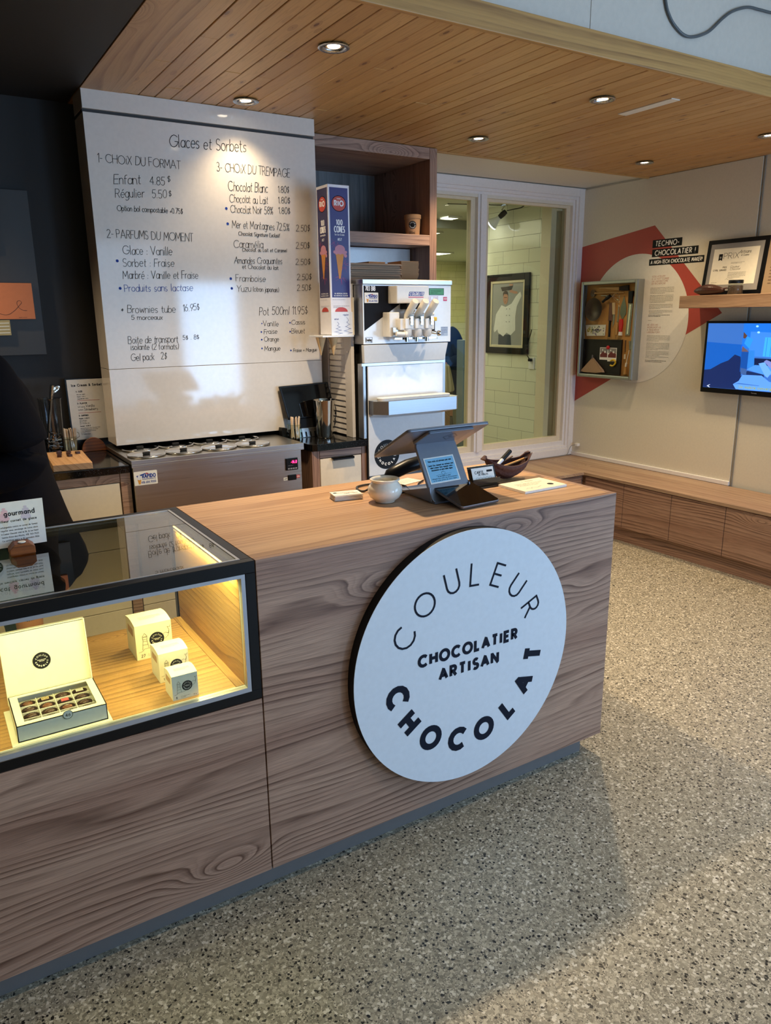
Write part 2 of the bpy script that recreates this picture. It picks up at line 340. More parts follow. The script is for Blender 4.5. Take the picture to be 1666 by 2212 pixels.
# ------------------------------------------------------------------ stroke lettering
def arc(cx, cy, rx, ry, a0, a1, n=None):
    n = n or max(3, int(abs(a1 - a0) / 24))
    return [(cx + rx * cos(R(a0 + (a1 - a0) * i / n)), cy + ry * sin(R(a0 + (a1 - a0) * i / n))) for i in range(n + 1)]
X_ = .62
G = {
 ' ': (.32, []), 'A': (.8, [[(0, 0), (.4, 1), (.8, 0)], [(.15, .34), (.65, .34)]]),
 'B': (.6, [[(.3, .53), (0, .53), (0, 1), (.3, 1)] + arc(.32, .765, .22, .235, 90, -90), [(0, .53), (0, 0), (.3, 0)] + arc(.33, .265, .27, .265, -90, 90)]),
 'C': (.88, [arc(.5, .5, .5, .5, 45, 315)]), 'D': (.72, [[(.22, 0), (0, 0), (0, 1), (.22, 1)] + arc(.22, .5, .5, .5, 90, -90)]),
 'E': (.52, [[(.52, 1), (0, 1), (0, 0), (.52, 0)], [(0, .52), (.46, .52)]]), 'F': (.5, [[(.5, 1), (0, 1), (0, 0)], [(0, .5), (.42, .5)]]),
 'G': (.95, [arc(.5, .5, .5, .5, 45, 350) + [(.97, .46), (.6, .46)]]), 'H': (.68, [[(0, 0), (0, 1)], [(.68, 0), (.68, 1)], [(0, .52), (.68, .52)]]),
 'I': (.10, [[(.05, 0), (.05, 1)]]), 'J': (.4, [[(.38, 1), (.38, .22)] + arc(.18, .22, .2, .22, 0, -160)]),
 'K': (.62, [[(0, 0), (0, 1)], [(.58, 1), (0, .42)], [(.17, .58), (.62, 0)]]), 'L': (.48, [[(0, 1), (0, 0), (.48, 0)]]),
 'M': (.86, [[(0, 0), (.08, 1), (.43, .3), (.78, 1), (.86, 0)]]), 'N': (.7, [[(0, 0), (0, 1), (.7, 0), (.7, 1)]]),
 'O': (1.0, [arc(.5, .5, .5, .5, 0, 360, 24)]), 'P': (.55, [[(0, 0), (0, 1), (.28, 1)] + arc(.28, .74, .26, .26, 90, -90) + [(0, .48)]]),
 'Q': (1.0, [arc(.5, .5, .5, .5, 0, 360, 20), [(.6, .25), (.95, -.05)]]),
 'R': (.58, [[(0, 0), (0, 1), (.28, 1)] + arc(.28, .74, .26, .26, 90, -90) + [(0, .48)], [(.26, .48), (.58, 0)]]),
 'S': (.54, [arc(.28, .745, .24, .255, 35, 270, 8) + arc(.27, .25, .26, .245, 90, -145, 8)[1:]]), 'T': (.6, [[(0, 1), (.6, 1)], [(.3, 1), (.3, 0)]]),
 'U': (.66, [[(0, 1), (0, .33)] + arc(.33, .33, .33, .33, 180, 360) + [(.66, 1)]]), 'V': (.74, [[(0, 1), (.37, 0), (.74, 1)]]),
 'W': (1.05, [[(0, 1), (.27, 0), (.52, .8), (.78, 0), (1.05, 1)]]), 'X': (.64, [[(0, 0), (.62, 1)], [(.02, 1), (.64, 0)]]),
 'Y': (.66, [[(0, 1), (.33, .5), (.66, 1)], [(.33, .5), (.33, 0)]]), 'Z': (.58, [[(0, 1), (.58, 1), (0, 0), (.58, 0)]]),
 'a': (.5, [arc(.25, .31, .25, .31, 0, 360, 14), [(.5, X_), (.5, 0)]]), 'b': (.5, [[(0, 1), (0, 0)], arc(.25, .31, .25, .31, 0, 360, 14)]),
 'c': (.44, [arc(.26, .31, .26, .31, 50, 310)]), 'd': (.5, [[(.5, 1), (.5, 0)], arc(.25, .31, .25, .31, 0, 360, 14)]),
 'e': (.5, [[(.02, .32), (.5, .32)] + arc(.26, .31, .25, .31, 5, 315)]), 'f': (.32, [[(.1, 0), (.1, .8)] + arc(.28, .8, .18, .2, 180, 70), [(0, X_), (.28, X_)]]),
 'g': (.5, [arc(.25, .31, .25, .31, 0, 360, 14), [(.5, X_), (.5, -.12)] + arc(.26, -.12, .24, .2, 0, -150)]),
 'h': (.46, [[(0, 1), (0, 0)], [(0, .36)] + arc(.23, .38, .23, .24, 180, 0) + [(.46, 0)]]), 'i': (.12, [[(.06, X_), (.06, 0)], [(.06, .84), (.06, .88)]]),
 'j': (.16, [[(.14, X_), (.14, -.15)] + arc(0, -.15, .14, .15, 0, -100), [(.14, .84), (.14, .88)]]), 'k': (.42, [[(0, 1), (0, 0)], [(.4, X_), (0, .22)], [(.12, .34), (.42, 0)]]),
 'l': (.12, [[(.06, 1), (.06, 0)]]), 'm': (.76, [[(0, X_), (0, 0)], [(0, .36)] + arc(.19, .4, .19, .22, 180, 0) + [(.38, 0)], [(.38, .36)] + arc(.57, .4, .19, .22, 180, 0) + [(.76, 0)]]),
 'n': (.44, [[(0, X_), (0, 0)], [(0, .36)] + arc(.22, .38, .22, .24, 180, 0) + [(.44, 0)]]), 'o': (.52, [arc(.26, .31, .26, .31, 0, 360, 14)]),
 'p': (.5, [[(0, X_), (0, -.32)], arc(.25, .31, .25, .31, 0, 360, 14)]), 'q': (.5, [[(.5, X_), (.5, -.32)], arc(.25, .31, .25, .31, 0, 360, 14)]),
 'r': (.28, [[(0, X_), (0, 0)], [(0, .34)] + arc(.22, .36, .22, .25, 180, 70)]), 's': (.38, [arc(.2, .465, .17, .155, 35, 270, 6) + arc(.19, .155, .18, .155, 90, -145, 6)[1:]]),
 't': (.3, [[(.12, .9), (.12, .14)] + arc(.26, .14, .14, .14, 180, 290), [(0, X_), (.28, X_)]]), 'u': (.44, [[(0, X_), (0, .24)] + arc(.22, .24, .22, .24, 180, 360) + [(.44, X_), (.44, 0)]]),
 'v': (.42, [[(0, X_), (.21, 0), (.42, X_)]]), 'w': (.66, [[(0, X_), (.17, 0), (.33, .5), (.5, 0), (.66, X_)]]), 'x': (.4, [[(0, 0), (.4, X_)], [(0, X_), (.4, 0)]]),
 'y': (.42, [[(0, X_), (.22, .02)], [(.42, X_), (.1, -.32)]]), 'z': (.4, [[(0, X_), (.4, X_), (0, 0), (.4, 0)]]),
 '0': (.56, [arc(.28, .5, .28, .5, 0, 360, 16)]), '1': (.22, [[(0, .8), (.2, 1), (.2, 0)]]), '2': (.54, [arc(.27, .74, .26, .26, 165, -20, 7) + [(0, 0), (.54, 0)]]),
 '3': (.54, [arc(.25, .76, .24, .24, 150, -90, 8), arc(.25, .26, .27, .26, 90, -150, 8)]), '4': (.56, [[(.42, 0), (.42, 1), (0, .3), (.56, .3)]]),
 '5': (.54, [[(.48, 1), (.08, 1), (.04, .56)] + arc(.25, .31, .28, .31, 120, -145, 9)]), '6': (.54, [[(.42, 1)] + arc(.27, .3, .27, .3, 150, 510, 14)]),
 '7': (.52, [[(0, 1), (.52, 1), (.16, 0)]]), '8': (.54, [arc(.27, .76, .22, .24, -90, 270, 12), arc(.27, .26, .27, .26, 90, 450, 12)]), '9': (.54, [arc(.27, .7, .27, .3, 0, 360, 14), [(.53, .66), (.2, 0)]]),
 '$': (.46, [arc(.23, .68, .2, .2, 35, 270, 6) + arc(.23, .28, .22, .2, 90, -145, 6)[1:], [(.23, 1.02), (.23, -.06)]]), '%': (.7, [arc(.16, .8, .14, .18, 0, 360, 10), arc(.54, .2, .14, .18, 0, 360, 10), [(.6, 1), (.1, 0)]]),
 '&': (.66, [[(.64, 0), (.14, .72)] + arc(.28, .8, .16, .2, 200, -40, 6) + [(.06, .32)] + arc(.24, .23, .22, .23, 170, 290, 5) + [(.64, .42)]]),
 "'": (.04, [[(.02, 1), (.02, .8)]]), '(': (.2, [arc(.4, .45, .4, .65, 130, 230)]), ')': (.2, [arc(-.2, .45, .4, .65, 50, -50)]), '*': (.3, [[(.15, .2), (.15, .6)], [(0, .3), (.3, .5)], [(0, .5), (.3, .3)]]),
 '+': (.4, [[(0, .35), (.4, .35)], [(.2, .15), (.2, .55)]]), ',': (.06, [[(.05, .04), (0, -.14)]]), '-': (.3, [[(0, .4), (.3, .4)]]), '.': (.14, [[(.07, 0), (.07, .05)]]), '/': (.4, [[(0, 0), (.4, 1)]]),
 ':': (.05, [[(.02, .05), (.02, .1)], [(.02, .45), (.02, .5)]]), '!': (.05, [[(.02, 1), (.02, .3)], [(.02, 0), (.02, .05)]]), '#': (.6, [[(.15, 0), (.25, 1)], [(.4, 0), (.5, 1)], [(0, .33), (.6, .33)], [(.02, .67), (.62, .67)]]),
 '|': (.04, [[(.02, 1.05), (.02, -.1)]]),
}
G['é'] = (.5, G['e'][1] + [[(.2, .78), (.36, .95)]])
G['à'] = (.5, G['a'][1] + [[(.16, .95), (.32, .78)]])
_rk = [0]
def ribbon(mb, pts, w, o, rt, up, rnd=True):
    """flat mitred stroke of width w along 2D pts in plane (o, rt, up); later strokes sit a hair higher"""
    _rk[0] = (_rk[0] + 1) % 7; o = Vector(o) + rt.cross(up).normalized() * (2.2e-5 * _rk[0])
    P = []
    for p in pts:
        q = Vector((p[0], p[1]))
        if not P or (q - P[-1]).length > 1e-7: P.append(q)
    if len(P) < 2: return
    for k in range(1, len(P) - 1):      # very sharp corners are drawn as two strokes
        if (P[k] - P[k - 1]).normalized().dot((P[k + 1] - P[k]).normalized()) < -0.25:
            e = (P[k] - P[k - 1]).normalized() * w * .3
            ribbon(mb, [tuple(q) for q in P[:k]] + [tuple(P[k] + e * (0 if rnd else 1))], w, o, rt, up, rnd); ribbon(mb, [tuple(q) for q in P[k:]], w, o, rt, up, rnd); return
    closed = len(P) > 3 and (P[0] - P[-1]).length < 1e-6
    if closed: P = P[:-1]
    elif rnd:
        d0 = (P[0] - P[1]).normalized() * w * .35; d1 = (P[-1] - P[-2]).normalized() * w * .35
        P[0] = P[0] + d0; P[-1] = P[-1] + d1
    N = len(P); L = []
    for k in range(N):
        a = (P[k] - P[k - 1]) if (k or closed) else None; b = (P[(k + 1) % N] - P[k]) if (k < N - 1 or closed) else None
        a = a.normalized() if a is not None else b.normalized(); b = b.normalized() if b is not None else a
        na, nb = Vector((-a.y, a.x)), Vector((-b.y, b.x)); m = na + nb
        if m.length < .35: m = na * .35
        m.normalize(); c = max(.42, m.dot(na)); m = m * (w / 2 / c); L.append((P[k] + m, P[k] - m))
    vs = [o + rt * q.x + up * q.y for pr in L for q in pr]
    fs = [(2 * k + 1, 2 * ((k + 1) % N) + 1, 2 * ((k + 1) % N), 2 * k) for k in range(N if closed else N - 1)]
    mb.add(vs, fs)
def adv(s, sp): return sum(G.get(ch, G['o'])[0] + sp for ch in s) - sp + (0.5 if len(s) == 1 else 0) * 0
def text(mb, s, o, rt, up, h, w=None, length=None, slant=0.0, jit=0.0, sp=0.16, rnd=True, align='l', maxs=9):
    """stroke lettering; h cap height, w stroke width (metres)"""
    o = Vector(o); rt = Vector(rt).normalized(); up = Vector(up).normalized(); w = w or h * 0.1
    sp = sp + (w / h if w / h > .12 else 0) * .9
    full = adv(s, sp) * h; sx = (length / full) if length else 1.0; sx = min(sx, maxs)
    L = full * sx; x = {'l': 0, 'c': -L / 2, 'r': -L}[align]
    rj = random.Random(len(s) * 31 + sum(map(ord, s)))
    for ch in s:
        a, strokes = G.get(ch, G['o']); dy = rj.uniform(-jit, jit) * h * 0.5; sl = slant + rj.uniform(-jit, jit); k = 1 + rj.uniform(-jit, jit) * 0.7
        for st in strokes:
            pts = [(x + (px * sx + py * k * sl) * h, py * h * k + dy) for px, py in st]
            if jit: pts = [(a_ + rj.uniform(-1, 1) * jit * h * 0.12, b_ + rj.uniform(-1, 1) * jit * h * 0.12) for a_, b_ in pts]
            ribbon(mb, pts, w, o, rt, up, rnd)
        x += (a + sp) * h * sx
    return mb
def greek(mb, o, rt, up, width, lines, lh, h, seed=0, w=None):
    """small illegible print: rows of short dashes"""
    rj = random.Random(seed); o = Vector(o); rt = Vector(rt).normalized(); up = Vector(up).normalized()
    for i in range(lines):
        x = 0; end = width * (1 if i < lines - 1 else rj.uniform(.4, .8))
        while x < end:
            l = rj.uniform(1.2, 4.5) * h; l = min(l, end - x)
            n = max(2, int(l / (h * .45))); pts = [(x + l * j / n, -i * lh + (h * .5 if j % 2 else 0)) for j in range(n + 1)]
            ribbon(mb, pts, w or h * .28, o, rt, up, False); x += l + h * .6
    return mb
def logo(o, rt, up, r, name, par, facem, inkm, nrm, disc=True, bold=1.0, eps=0.0004, world=True):
    """round chocolate-maker mark: thin COULEUR above, bold CHOCOLAT below, two words across"""
    o = Vector(o); rt = Vector(rt).normalized(); up = Vector(up).normalized(); n = Vector(nrm).normalized()
    if disc: par = MB().disc(o + n * eps, r, rt, up, 40).obj('round_mark', facem, par, smooth='flat2d', world=world)
    mb = MB(); oo = o + n * eps * 2
    for ch, a in zip('COULEUR', (153, 128.6, 105, 86.6, 67, 47, 24.8)):
        d = rt * cos(R(a)) + up * sin(R(a)); tr = rt * sin(R(a)) - up * cos(R(a))
        h = r * .172; text(mb, ch, oo + d * (r * .657 - h / 2), tr, d, h, r * .0165 * bold, align='c', rnd=False)
    for ch, a in zip('CHOCOLAT', (-167.5, -145.5, -122.5, -99, -76.4, -54, -33.5, -11.5)):
        d = rt * cos(R(a)) + up * sin(R(a)); tr = rt * -sin(R(a)) + up * cos(R(a))
        h = r * .15; text(mb, ch, oo + d * (r * .66 + h / 2), tr, -d, h, r * .050, align='c', rnd=False)
    text(mb, 'CHOCOLATIER', oo + up * r * .045, rt, up, r * .078, r * .025, r * .92, align='c', rnd=False)
    text(mb, 'ARTISAN', oo - up * r * .105, rt, up, r * .078, r * .025, r * .55, align='c', rnd=False)
    return mb.obj('lettering', inkm, par, smooth='flat2d', world=world if not disc else False)
XR, YR, ZU = Vector((1, 0, 0)), Vector((0, 1, 0)), Vector((0, 0, 1))

# ================================================================== the room
struct(MB().box(-3.6, 3.9, -4.15, 2.75, -0.12, 0.0).obj('floor', FLOOR))
struct(MB().box(-3.6, 1.10, 2.0, 2.12, 0, 2.6).obj('wall_back', DARKW))
struct(MB().box(-3.72, -3.6, -4.15, 2.12, 0, 3.3).obj('wall_left', DARKW))
# right wall with a side window near the street
rw = MB()
rw.box(3.74, 3.88, -4.15, -3.35, 0, 3.3); rw.box(3.74, 3.88, -1.25, 2.76, 0, 3.3); rw.box(3.74, 3.88, -3.35, -1.25, 0, 0.6); rw.box(3.74, 3.88, -3.35, -1.25, 2.4, 3.3)
struct(rw.obj('wall_right', WALLR))
fw = MB()
fw.box(-3.6, 0.7, -4.15, -4.0, 0, 3.3); fw.box(3.68, 3.74, -4.15, -4.0, 0, 3.3); fw.box(0.7, 3.68, -4.15, -4.0, 0, 0.45); fw.box(0.7, 3.68, -4.15, -4.0, 2.45, 3.3)
struct(fw.obj('wall_front', WALLW))
struct(MB().box(-3.6, 3.74, -4.15, 0.52, 3.3, 3.4).obj('ceiling_high', WALLW))
# bulkhead wall above the edge of the wooden ceiling
bk = MB(); bk.box(-3.6, 1.5355, 0.495, 0.56, 2.40, 3.3); bk.box(1.5385, 3.74, 0.495, 0.56, 2.40, 3.3)
struct(bk.obj('wall_upper', BULK))
# dark ceiling at left, wooden ceiling over the counter, white strip in front of the window
struct(MB().box(-3.6, 0.0735, 0.49, 2.0, 2.389, 2.45).obj('ceiling_dark', DARKW))
struct(MB().box(0.0765, 0.2365, 0.4817, 2.0, 2.386, 2.41).obj('trim_1', WIDEB, bev=0.0015))
pc = MB(); x = 0.2375; rj = random.Random(4)
while x < 3.735:
    x1 = min(x + 0.0618, 3.738); y = 0.4822
    while y < 2.028:
        y1 = min(2.028, y + rj.choice([0.5, 0.8, 1.1, 1.7, 2.0]))
        if 2.028 - y1 < 0.2: y1 = 2.028
        dz = rj.uniform(-0.0008, 0.0012)
        pc.box(x, x1, y, y1 - 0.0015, 2.389 + dz, 2.402); y = y1
    x += 0.0648
struct(pc.obj('ceiling_boards', PINE, bev=0.0018, seg=1))
struct(MB().box(0.0765, 3.74, 0.485, 2.03, 2.402, 2.42).obj('ceiling_backing', mat('dark_gap', '#3a2412', 0.8)))
struct(MB().box(0.0765, 3.738, 0.4602, 0.4817, 2.380, 2.4594).obj('trim_2', FASCIA, bev=0.003))
tb = MB(); tb.box(1.948, 3.736, 2.028, 2.046, 2.383, 2.403)
struct(tb.obj('trim_3', FASCIA, bev=0.003))
struct(MB().box(1.94, 3.74, 2.03, 2.76, 2.402, 2.46).obj('ceiling_soffit', WALLW))
# ---- window wall
ww = MB(); ww.box(1.10, 1.97, 2.63, 2.74, 0, 2.402); ww.box(3.66, 3.74, 2.63, 2.74, 0, 2.402); ww.box(1.97, 3.66, 2.63, 2.74, 0, 0.49); ww.box(1.97, 3.66, 2.63, 2.74, 2.28, 2.402)
struct(ww.obj('wall_window_side', WALLW))
cz0, cz1, cx0, cx1 = 0.436, 2.396, 1.948, 3.738
def frame(x0, x1, z0, z1, w, y0, y1, mb=None, wb=None):
    mb = mb or MB(); wb = wb or w
    mb.box(x0, x0 + w, y0, y1, z0, z1); mb.box(x1 - w, x1, y0, y1, z0, z1)
    mb.box(x0 + w, x1 - w, y0, y1, z1 - w, z1); mb.box(x0 + w, x1 - w, y0, y1, z0, z0 + wb); return mb
win = thing('window_1', 'large white framed interior window onto the tiled kitchen', 'window', (2.8, 2.63, 0.436)); win['kind'] = 'structure'; del win['category']
frame(cx0, cx1, cz0, cz1, 0.057, 2.600, 2.63).obj('window_casing', TRIMW, win, bev=0.004)
frame(1.99, 3.682, 0.492, 2.34, 0.022, 2.612, 2.64).obj('window_moulding', TRIMW, win, bev=0.004)
frame(2.0, 3.672, 0.50, 2.33, 0.030, 2.628, 2.70, wb=0.05).obj('window_frame', TRIMW, win, bev=0.003)
mu = MB(); mu.box(2.757, 2.835, 2.625, 2.70, 0.55, 2.30); mu.box(2.775, 2.800, 2.612, 2.63, 0.545, 2.30)
mu.obj('mullion', TRIMW, win, bev=0.003)
frame(2.835, 3.642, 0.55, 2.30, 0.038, 2.655, 2.70).obj('sash', CREAMF, win, bev=0.002)
frame(2.03, 2.757, 0.55, 2.30, 0.038, 2.655, 2.70).obj('sash', CREAMF, win, bev=0.002)
MB().box(2.873, 3.604, 2.674, 2.680, 0.588, 2.262).obj('pane', GLASS, win)
MB().box(2.068, 2.719, 2.674, 2.680, 0.588, 2.262).obj('pane', GLASS, win)
frame(3.50, 3.66, 0.49, 2.30, 0.05, 2.70, 2.80).obj('inner_casing', CREAMF, win)
# ---- right wall details
struct(MB().box(3.728, 3.7405, 1.218, 2.605, 0.455, 2.388).obj('trim_4', WALLR, bev=0.001), 'slightly raised wall board left of the joint under the television')
struct(MB().box(3.716, 3.7405, 1.218, 2.60, 0.4335, 0.462).obj('baseboard_right', TRIMW, bev=0.003))
struct(MB().box(3.731, 3.741, 1.205, 1.213, 0.434, 2.388).obj('trim_5', mat('joint_grey', '#8c8579', 0.7)))
# ---- street windows (behind the photographer)
def glazed(name, a, b, z0, z1, fixed, axis, n):
    w = thing(name, 'street window', 'window', (0, 0, 0)); w['kind'] = 'structure'; del w['category']; del w['label']
    f = MB(); g = MB()
    for i in range(n + 1):
        p = a + (b - a) * i / n
        if axis == 'x': f.box(p - .03, p + .03, fixed, fixed + .06, z0, z1)
        else: f.box(fixed, fixed + .06, p - .03, p + .03, z0, z1)
    for z in (z0, z1):
        if axis == 'x': f.box(a, b, fixed, fixed + .06, z - .03, z + .03)
        else: f.box(fixed, fixed + .06, a, b, z - .03, z + .03)
    f.obj('window_frame', DARKP, w)
    (g.box(a, b, fixed + .028, fixed + .032, z0, z1) if axis == 'x' else g.box(fixed + .028, fixed + .032, a, b, z0, z1)).obj('pane', GLASS, w)
glazed('window_2', 0.7, 3.68, 0.45, 2.45, -4.1, 'x', 3)
glazed('window_3', -3.35, -1.25, 0.6, 2.4, 3.80, 'y', 2)

# ---- recessed ceiling lamps
RINGM = brushed('nickel_ring', '#a9a6a2', 0.22)
BULBE = mat('lamp_glow', '#ffffff', 0.5, emit='#fff0d4', estr=16); BULBD = mat('lamp_glow_dim', '#ffffff', 0.5, emit='#ffe0b8', estr=1.6)
def downlight(x, y, e, label, tilt=(0, 0)):
    t = thing('recessed_downlight', label, 'ceiling light', (x, y, 2.386), 0, 'recessed downlights in the wooden ceiling')
    rg = MB(); n = 40
    rg.lathe([(0.036, 0.004), (0.050, -0.001), (0.0535, -0.004), (0.050, -0.006), (0.039, -0.005), (0.0345, 0.0), (0.0345, 0.012)], (0, 0, 0), n, cap=False)
    rg.obj('trim_ring', RINGM, t, 50, world=False)
    MB().lathe([(0.0345, 0.010), (0.028, 0.0), (0.026, 0.0005), (0.027, 0.012)], (0, 0, 0), n, cap=False).obj('baffle', RINGM, t, 50, world=False)
    MB().lathe([(0.0001, -0.001), (0.021, 0.0005), (0.024, 0.008)], (0, 0, 0), 24).obj('bulb', BULBE if e > 8 else BULBD, t, 50, world=False)
    if e: lamp('SPOT', 'downlight_beam', (x, y, 2.372), e, WARM, (R(tilt[0]), R(tilt[1]), 0), spot_size=R(112), spot_blend=1.0, shadow_soft_size=0.03)
    return t
for (x, y, e), lb in zip(SPOTS, ['recessed spotlight nearest the camera, above the till end of the counter', 'recessed spotlight right in front of the top edge of the menu whiteboard',
        'recessed spotlight near the pale patched board, mid ceiling', 'recessed spotlight over the soft-serve machine, beside the shelf unit', 'dim recessed spotlight at the far corner by the red wall graphic', 'recessed spotlight cut by the right edge of the photo, near the right wall']):
    downlight(x, y, e, lb)
# rear room fill lamps on the high ceiling (customer side)
# unseen spot added to brighten the staff side, as if the row went on
lamp('SPOT', 'staff_side_fill', (-0.75, 1.55, 2.36), 60, WARM, spot_size=R(112), spot_blend=1.0, shadow_soft_size=0.03)
for p in ((-0.2, -2.6), (1.5, -2.6), (-0.4, -1.0), (2.2, -0.9)):
    lamp('SPOT', 'high_ceiling_beam', (p[0], p[1], 3.25), 62, WARM, spot_size=R(80), spot_blend=1.0, shadow_soft_size=0.05)
# patched pale strip in the wooden ceiling
# (a lighter lath between boards)
struct(MB().box(2.246, 2.30, 0.70, 0.99, 2.3865, 2.395).obj('trim_6', mat('pale_lath', '#e4dccb', 0.5)))
# loose cable hanging on the white wall above the wooden ceiling
def smooth(pts, n=8):
    P = [Vector(p) for p in pts]; out = []
    for i in range(len(P) - 1):
        a, b, c, d = P[max(i - 1, 0)], P[i], P[i + 1], P[min(i + 2, len(P) - 1)]
        for k in range(n):
            t = k / n; out.append(0.5 * ((2 * b) + (c - a) * t + (2 * a - 5 * b + 4 * c - d) * t * t + (3 * b - a - 3 * c + d) * t ** 3))
    return out + [P[-1]]
tag(MB().tube(smooth([(1.87, .488, 2.78), (1.907, .488, 2.629), (1.94, .488, 2.575), (1.986, .488, 2.544), (2.03, .488, 2.530), (2.075, .488, 2.532), (2.13, .488, 2.548), (2.182, .488, 2.573), (2.25, .488, 2.625), (2.312, .488, 2.661), (2.398, .488, 2.688), (2.48, .488, 2.693), (2.60, .488, 2.70), (2.9, .488, 2.74)]), 0.0055, 8).obj('cable', mat('grey_cable', '#55585a', 0.5), smooth=True), 'thin grey cable looping across the glossy white wall above the wood', 'cable')

# ================================================================== service counter
H = 0.95; XE = 1.2576; Y1 = 0.6345
ctr = thing('service_counter', 'long wood-grain service counter with a round sign on its front', 'counter', (0.3, 0.3, 0))
MB().box(0.0012, XE - 0.0185, 0.0185, Y1, H - 0.02, H).obj('countertop', LARCH_TOP_LIT, ctr)
cf = MB(); cf.box(0.002, XE, 0, 0.018, 0.0753, H)
cf.obj('front_panel', LARCH, ctr, bev=0.0006, seg=1)
MB().box(-2.6, -0.0015, 0, 0.018, 0.0753, 0.584).obj('front_panel', LARCH, ctr, bev=0.0006, seg=1)
MB().box(XE - 0.018, XE, 0.0185, Y1, 0.0753, H).obj('side_panel', LARCH_Y, ctr)
MB().box(-2.6, 1.2042, 0.0422, 0.056, 0, 0.085).obj('toe_kick', mat('grey_wood_plinth', '#726e6c', 0.5, bump=(30, 0.1)), ctr)
cb = MB(); cb.box(-2.6, XE - 0.02, Y1 - 0.02, Y1, 0.08, 0.56); cb.box(0.02, XE - 0.02, Y1 - 0.02, Y1, 0.56, H - 0.02); cb.box(-2.6, XE - .02, 0.02, Y1 - 0.02, 0.085, 0.10); cb.box(1.19, 1.204, 0.056, 0.60, 0, 0.085)
cb.obj('carcass', LARCH, ctr)
# round sign
sg = thing('round_sign', 'big round white shop sign with black rim on the counter front', 'sign', (0.6337, -0.0357, 0.5438))
MB().lathe([(0.3885, 0.0005), (0.3885, 0.0345), (0.385, 0.0345)], (0.6337, 0, 0.5438), 128, 'y').obj('rim', BLACK, sg, 50)
MB().lathe([(0.3897, 0.0345), (0.3897, 0.0357)], (0.6337, 0, 0.5438), 128, 'y').obj('face', SIGNF, sg, 30)
logo((0.6337, -0.0357, 0.5438), XR, ZU, 0.3897, 'l', sg, None, NAVYI, (0, -1, 0), disc=False, bold=0.95)

# ================================================================== glass display case
XC0 = -2.6
dc = thing('display_case', 'black-framed glass display case lit from inside, at the counter end', 'display case', (-0.6, 0.3, 0.586))
f = MB()
for (a, b, c_, d, e_, g_) in ((XC0, 0, 0, .026, .92, .95), (XC0, 0, 0, .026, .586, .6105), (-.026, 0, 0, .026, .6105, .92), (-.026, 0, .026, Y1 - .024, .92, .95), (XC0, 0, Y1 - .024, Y1, .92, .95), (-.026, 0, Y1 - .024, Y1, .586, .92)):
    f.box(a, b, c_, d, e_, g_)
f.obj('frame', BLACKS, dc, bev=0.0012, seg=1)
s_ = MB(); s_.box(XC0, -.0265, .001, .022, .9105, .9195); s_.box(XC0, -.0265, .001, .022, .6105, .6225); s_.box(-.0365, -.0265, .001, .022, .6225, .9105)
s_.obj('inner_frame', SILVER, dc)
s2 = MB(); s2.box(XC0, -.0265, .0265, .0335, .9455, .9505); s2.box(-.0335, -.0265, .0335, Y1 - .0305, .9455, .9505); s2.box(XC0, -.0265, Y1 - .0305, Y1 - .0245, .9455, .9505)
s2.obj('glass_bead', SILVER, dc)
MB().box(XC0, -.0338, .0338, Y1 - .031, .9440, .9490).obj('glass_top', GLASST, dc)
MB().box(XC0, -.0368, .010, .0145, .6226, .9103).obj('glass_front', GLASS, dc)
MB().box(XC0, -.0372, .0225, .556, .596, .6200).obj('shelf_board', CASEW, dc)
MB().box(-.0368, -.0275, .0225, .556, .62, .919).obj('side_board', CASEWY, dc)
MB().box(-.058, -.0370, .0235, .555, .6200, .6225).obj('edge_strip', CASEWY, dc)
MB().box(XC0, -.062, .0228, .0245, .6202, .6215).obj('led_profile', mat('led_glow', '#ffffff', .5, emit='#fff3a0', estr=1.2), dc)
MB().box(XC0, -.05, .0265, .0325, .9125, .9165).obj('led_strip', mat('led_glow_top', '#ffffff', .5, emit='#ffe88a', estr=6), dc)
MB().box(-.0395, -.0370, .04, .54, .914, .9175).obj('led_strip', mat('led_glow_side', '#ffffff', .5, emit='#ffe88a', estr=14), dc)
LEDC = (1.0, 0.84, 0.31)
lamp('AREA', 'case_light', (-0.75, .034, .907), 5.2, LEDC, (R(38), 0, 0), shape='RECTANGLE', size=1.4, size_y=.008)
lamp('AREA', 'case_light', (-0.046, .29, .905), 3.2, LEDC, (0, R(-4), 0), shape='RECTANGLE', size=.008, size_y=.46)
MB().box(XC0, -2.58, .026, Y1 - .026, .6, .92).obj('end_panel', CASEWY, dc)

# ---- chocolate gift box (open)
gb = thing('chocolate_gift_box', 'open ivory gift box holding sixteen chocolates, in the display case', 'gift box', (-.462, .11, .62))
MB().box(-.566, -.356, .026, .205, .6202, .6232).obj('base_flap', BOXW, gb, bev=.001)
tr_ = MB(); bx0, bx1, by0, by1, bz = -.553, -.364, .036, .192, .662
for a in ((bx0, bx1, by0, by0 + .002), (bx0, bx1, by1 - .002, by1), (bx0, bx0 + .002, by0, by1), (bx1 - .002, bx1, by0, by1)): tr_.box(a[0], a[1], a[2], a[3], .6232, bz)
ix0, ix1, iy0, iy1 = bx0 + .018, bx1 - .018, by0 + .016, by1 - .012
for a in ((bx0, bx1, by0, iy0), (bx0, bx1, iy1, by1), (bx0, ix0, iy0, iy1), (ix1, bx1, iy0, iy1)): tr_.box(a[0], a[1], a[2], a[3], bz - .0015, bz)
tr_.box(bx0, bx1, by0, by1, .6232, .626)
tr_.obj('tray', BOXW, gb)
dv = MB()
for i in range(1, 4):
    xx = ix0 + (ix1 - ix0) * i / 4; dv.box(xx - .0006, xx + .0006, iy0, iy1, .626, .651)
    yy = iy0 + (iy1 - iy0) * i / 4; dv.box(ix0, ix1, yy - .0006, yy + .0006, .626, .651)
dv.obj('divider', WHITE, gb)
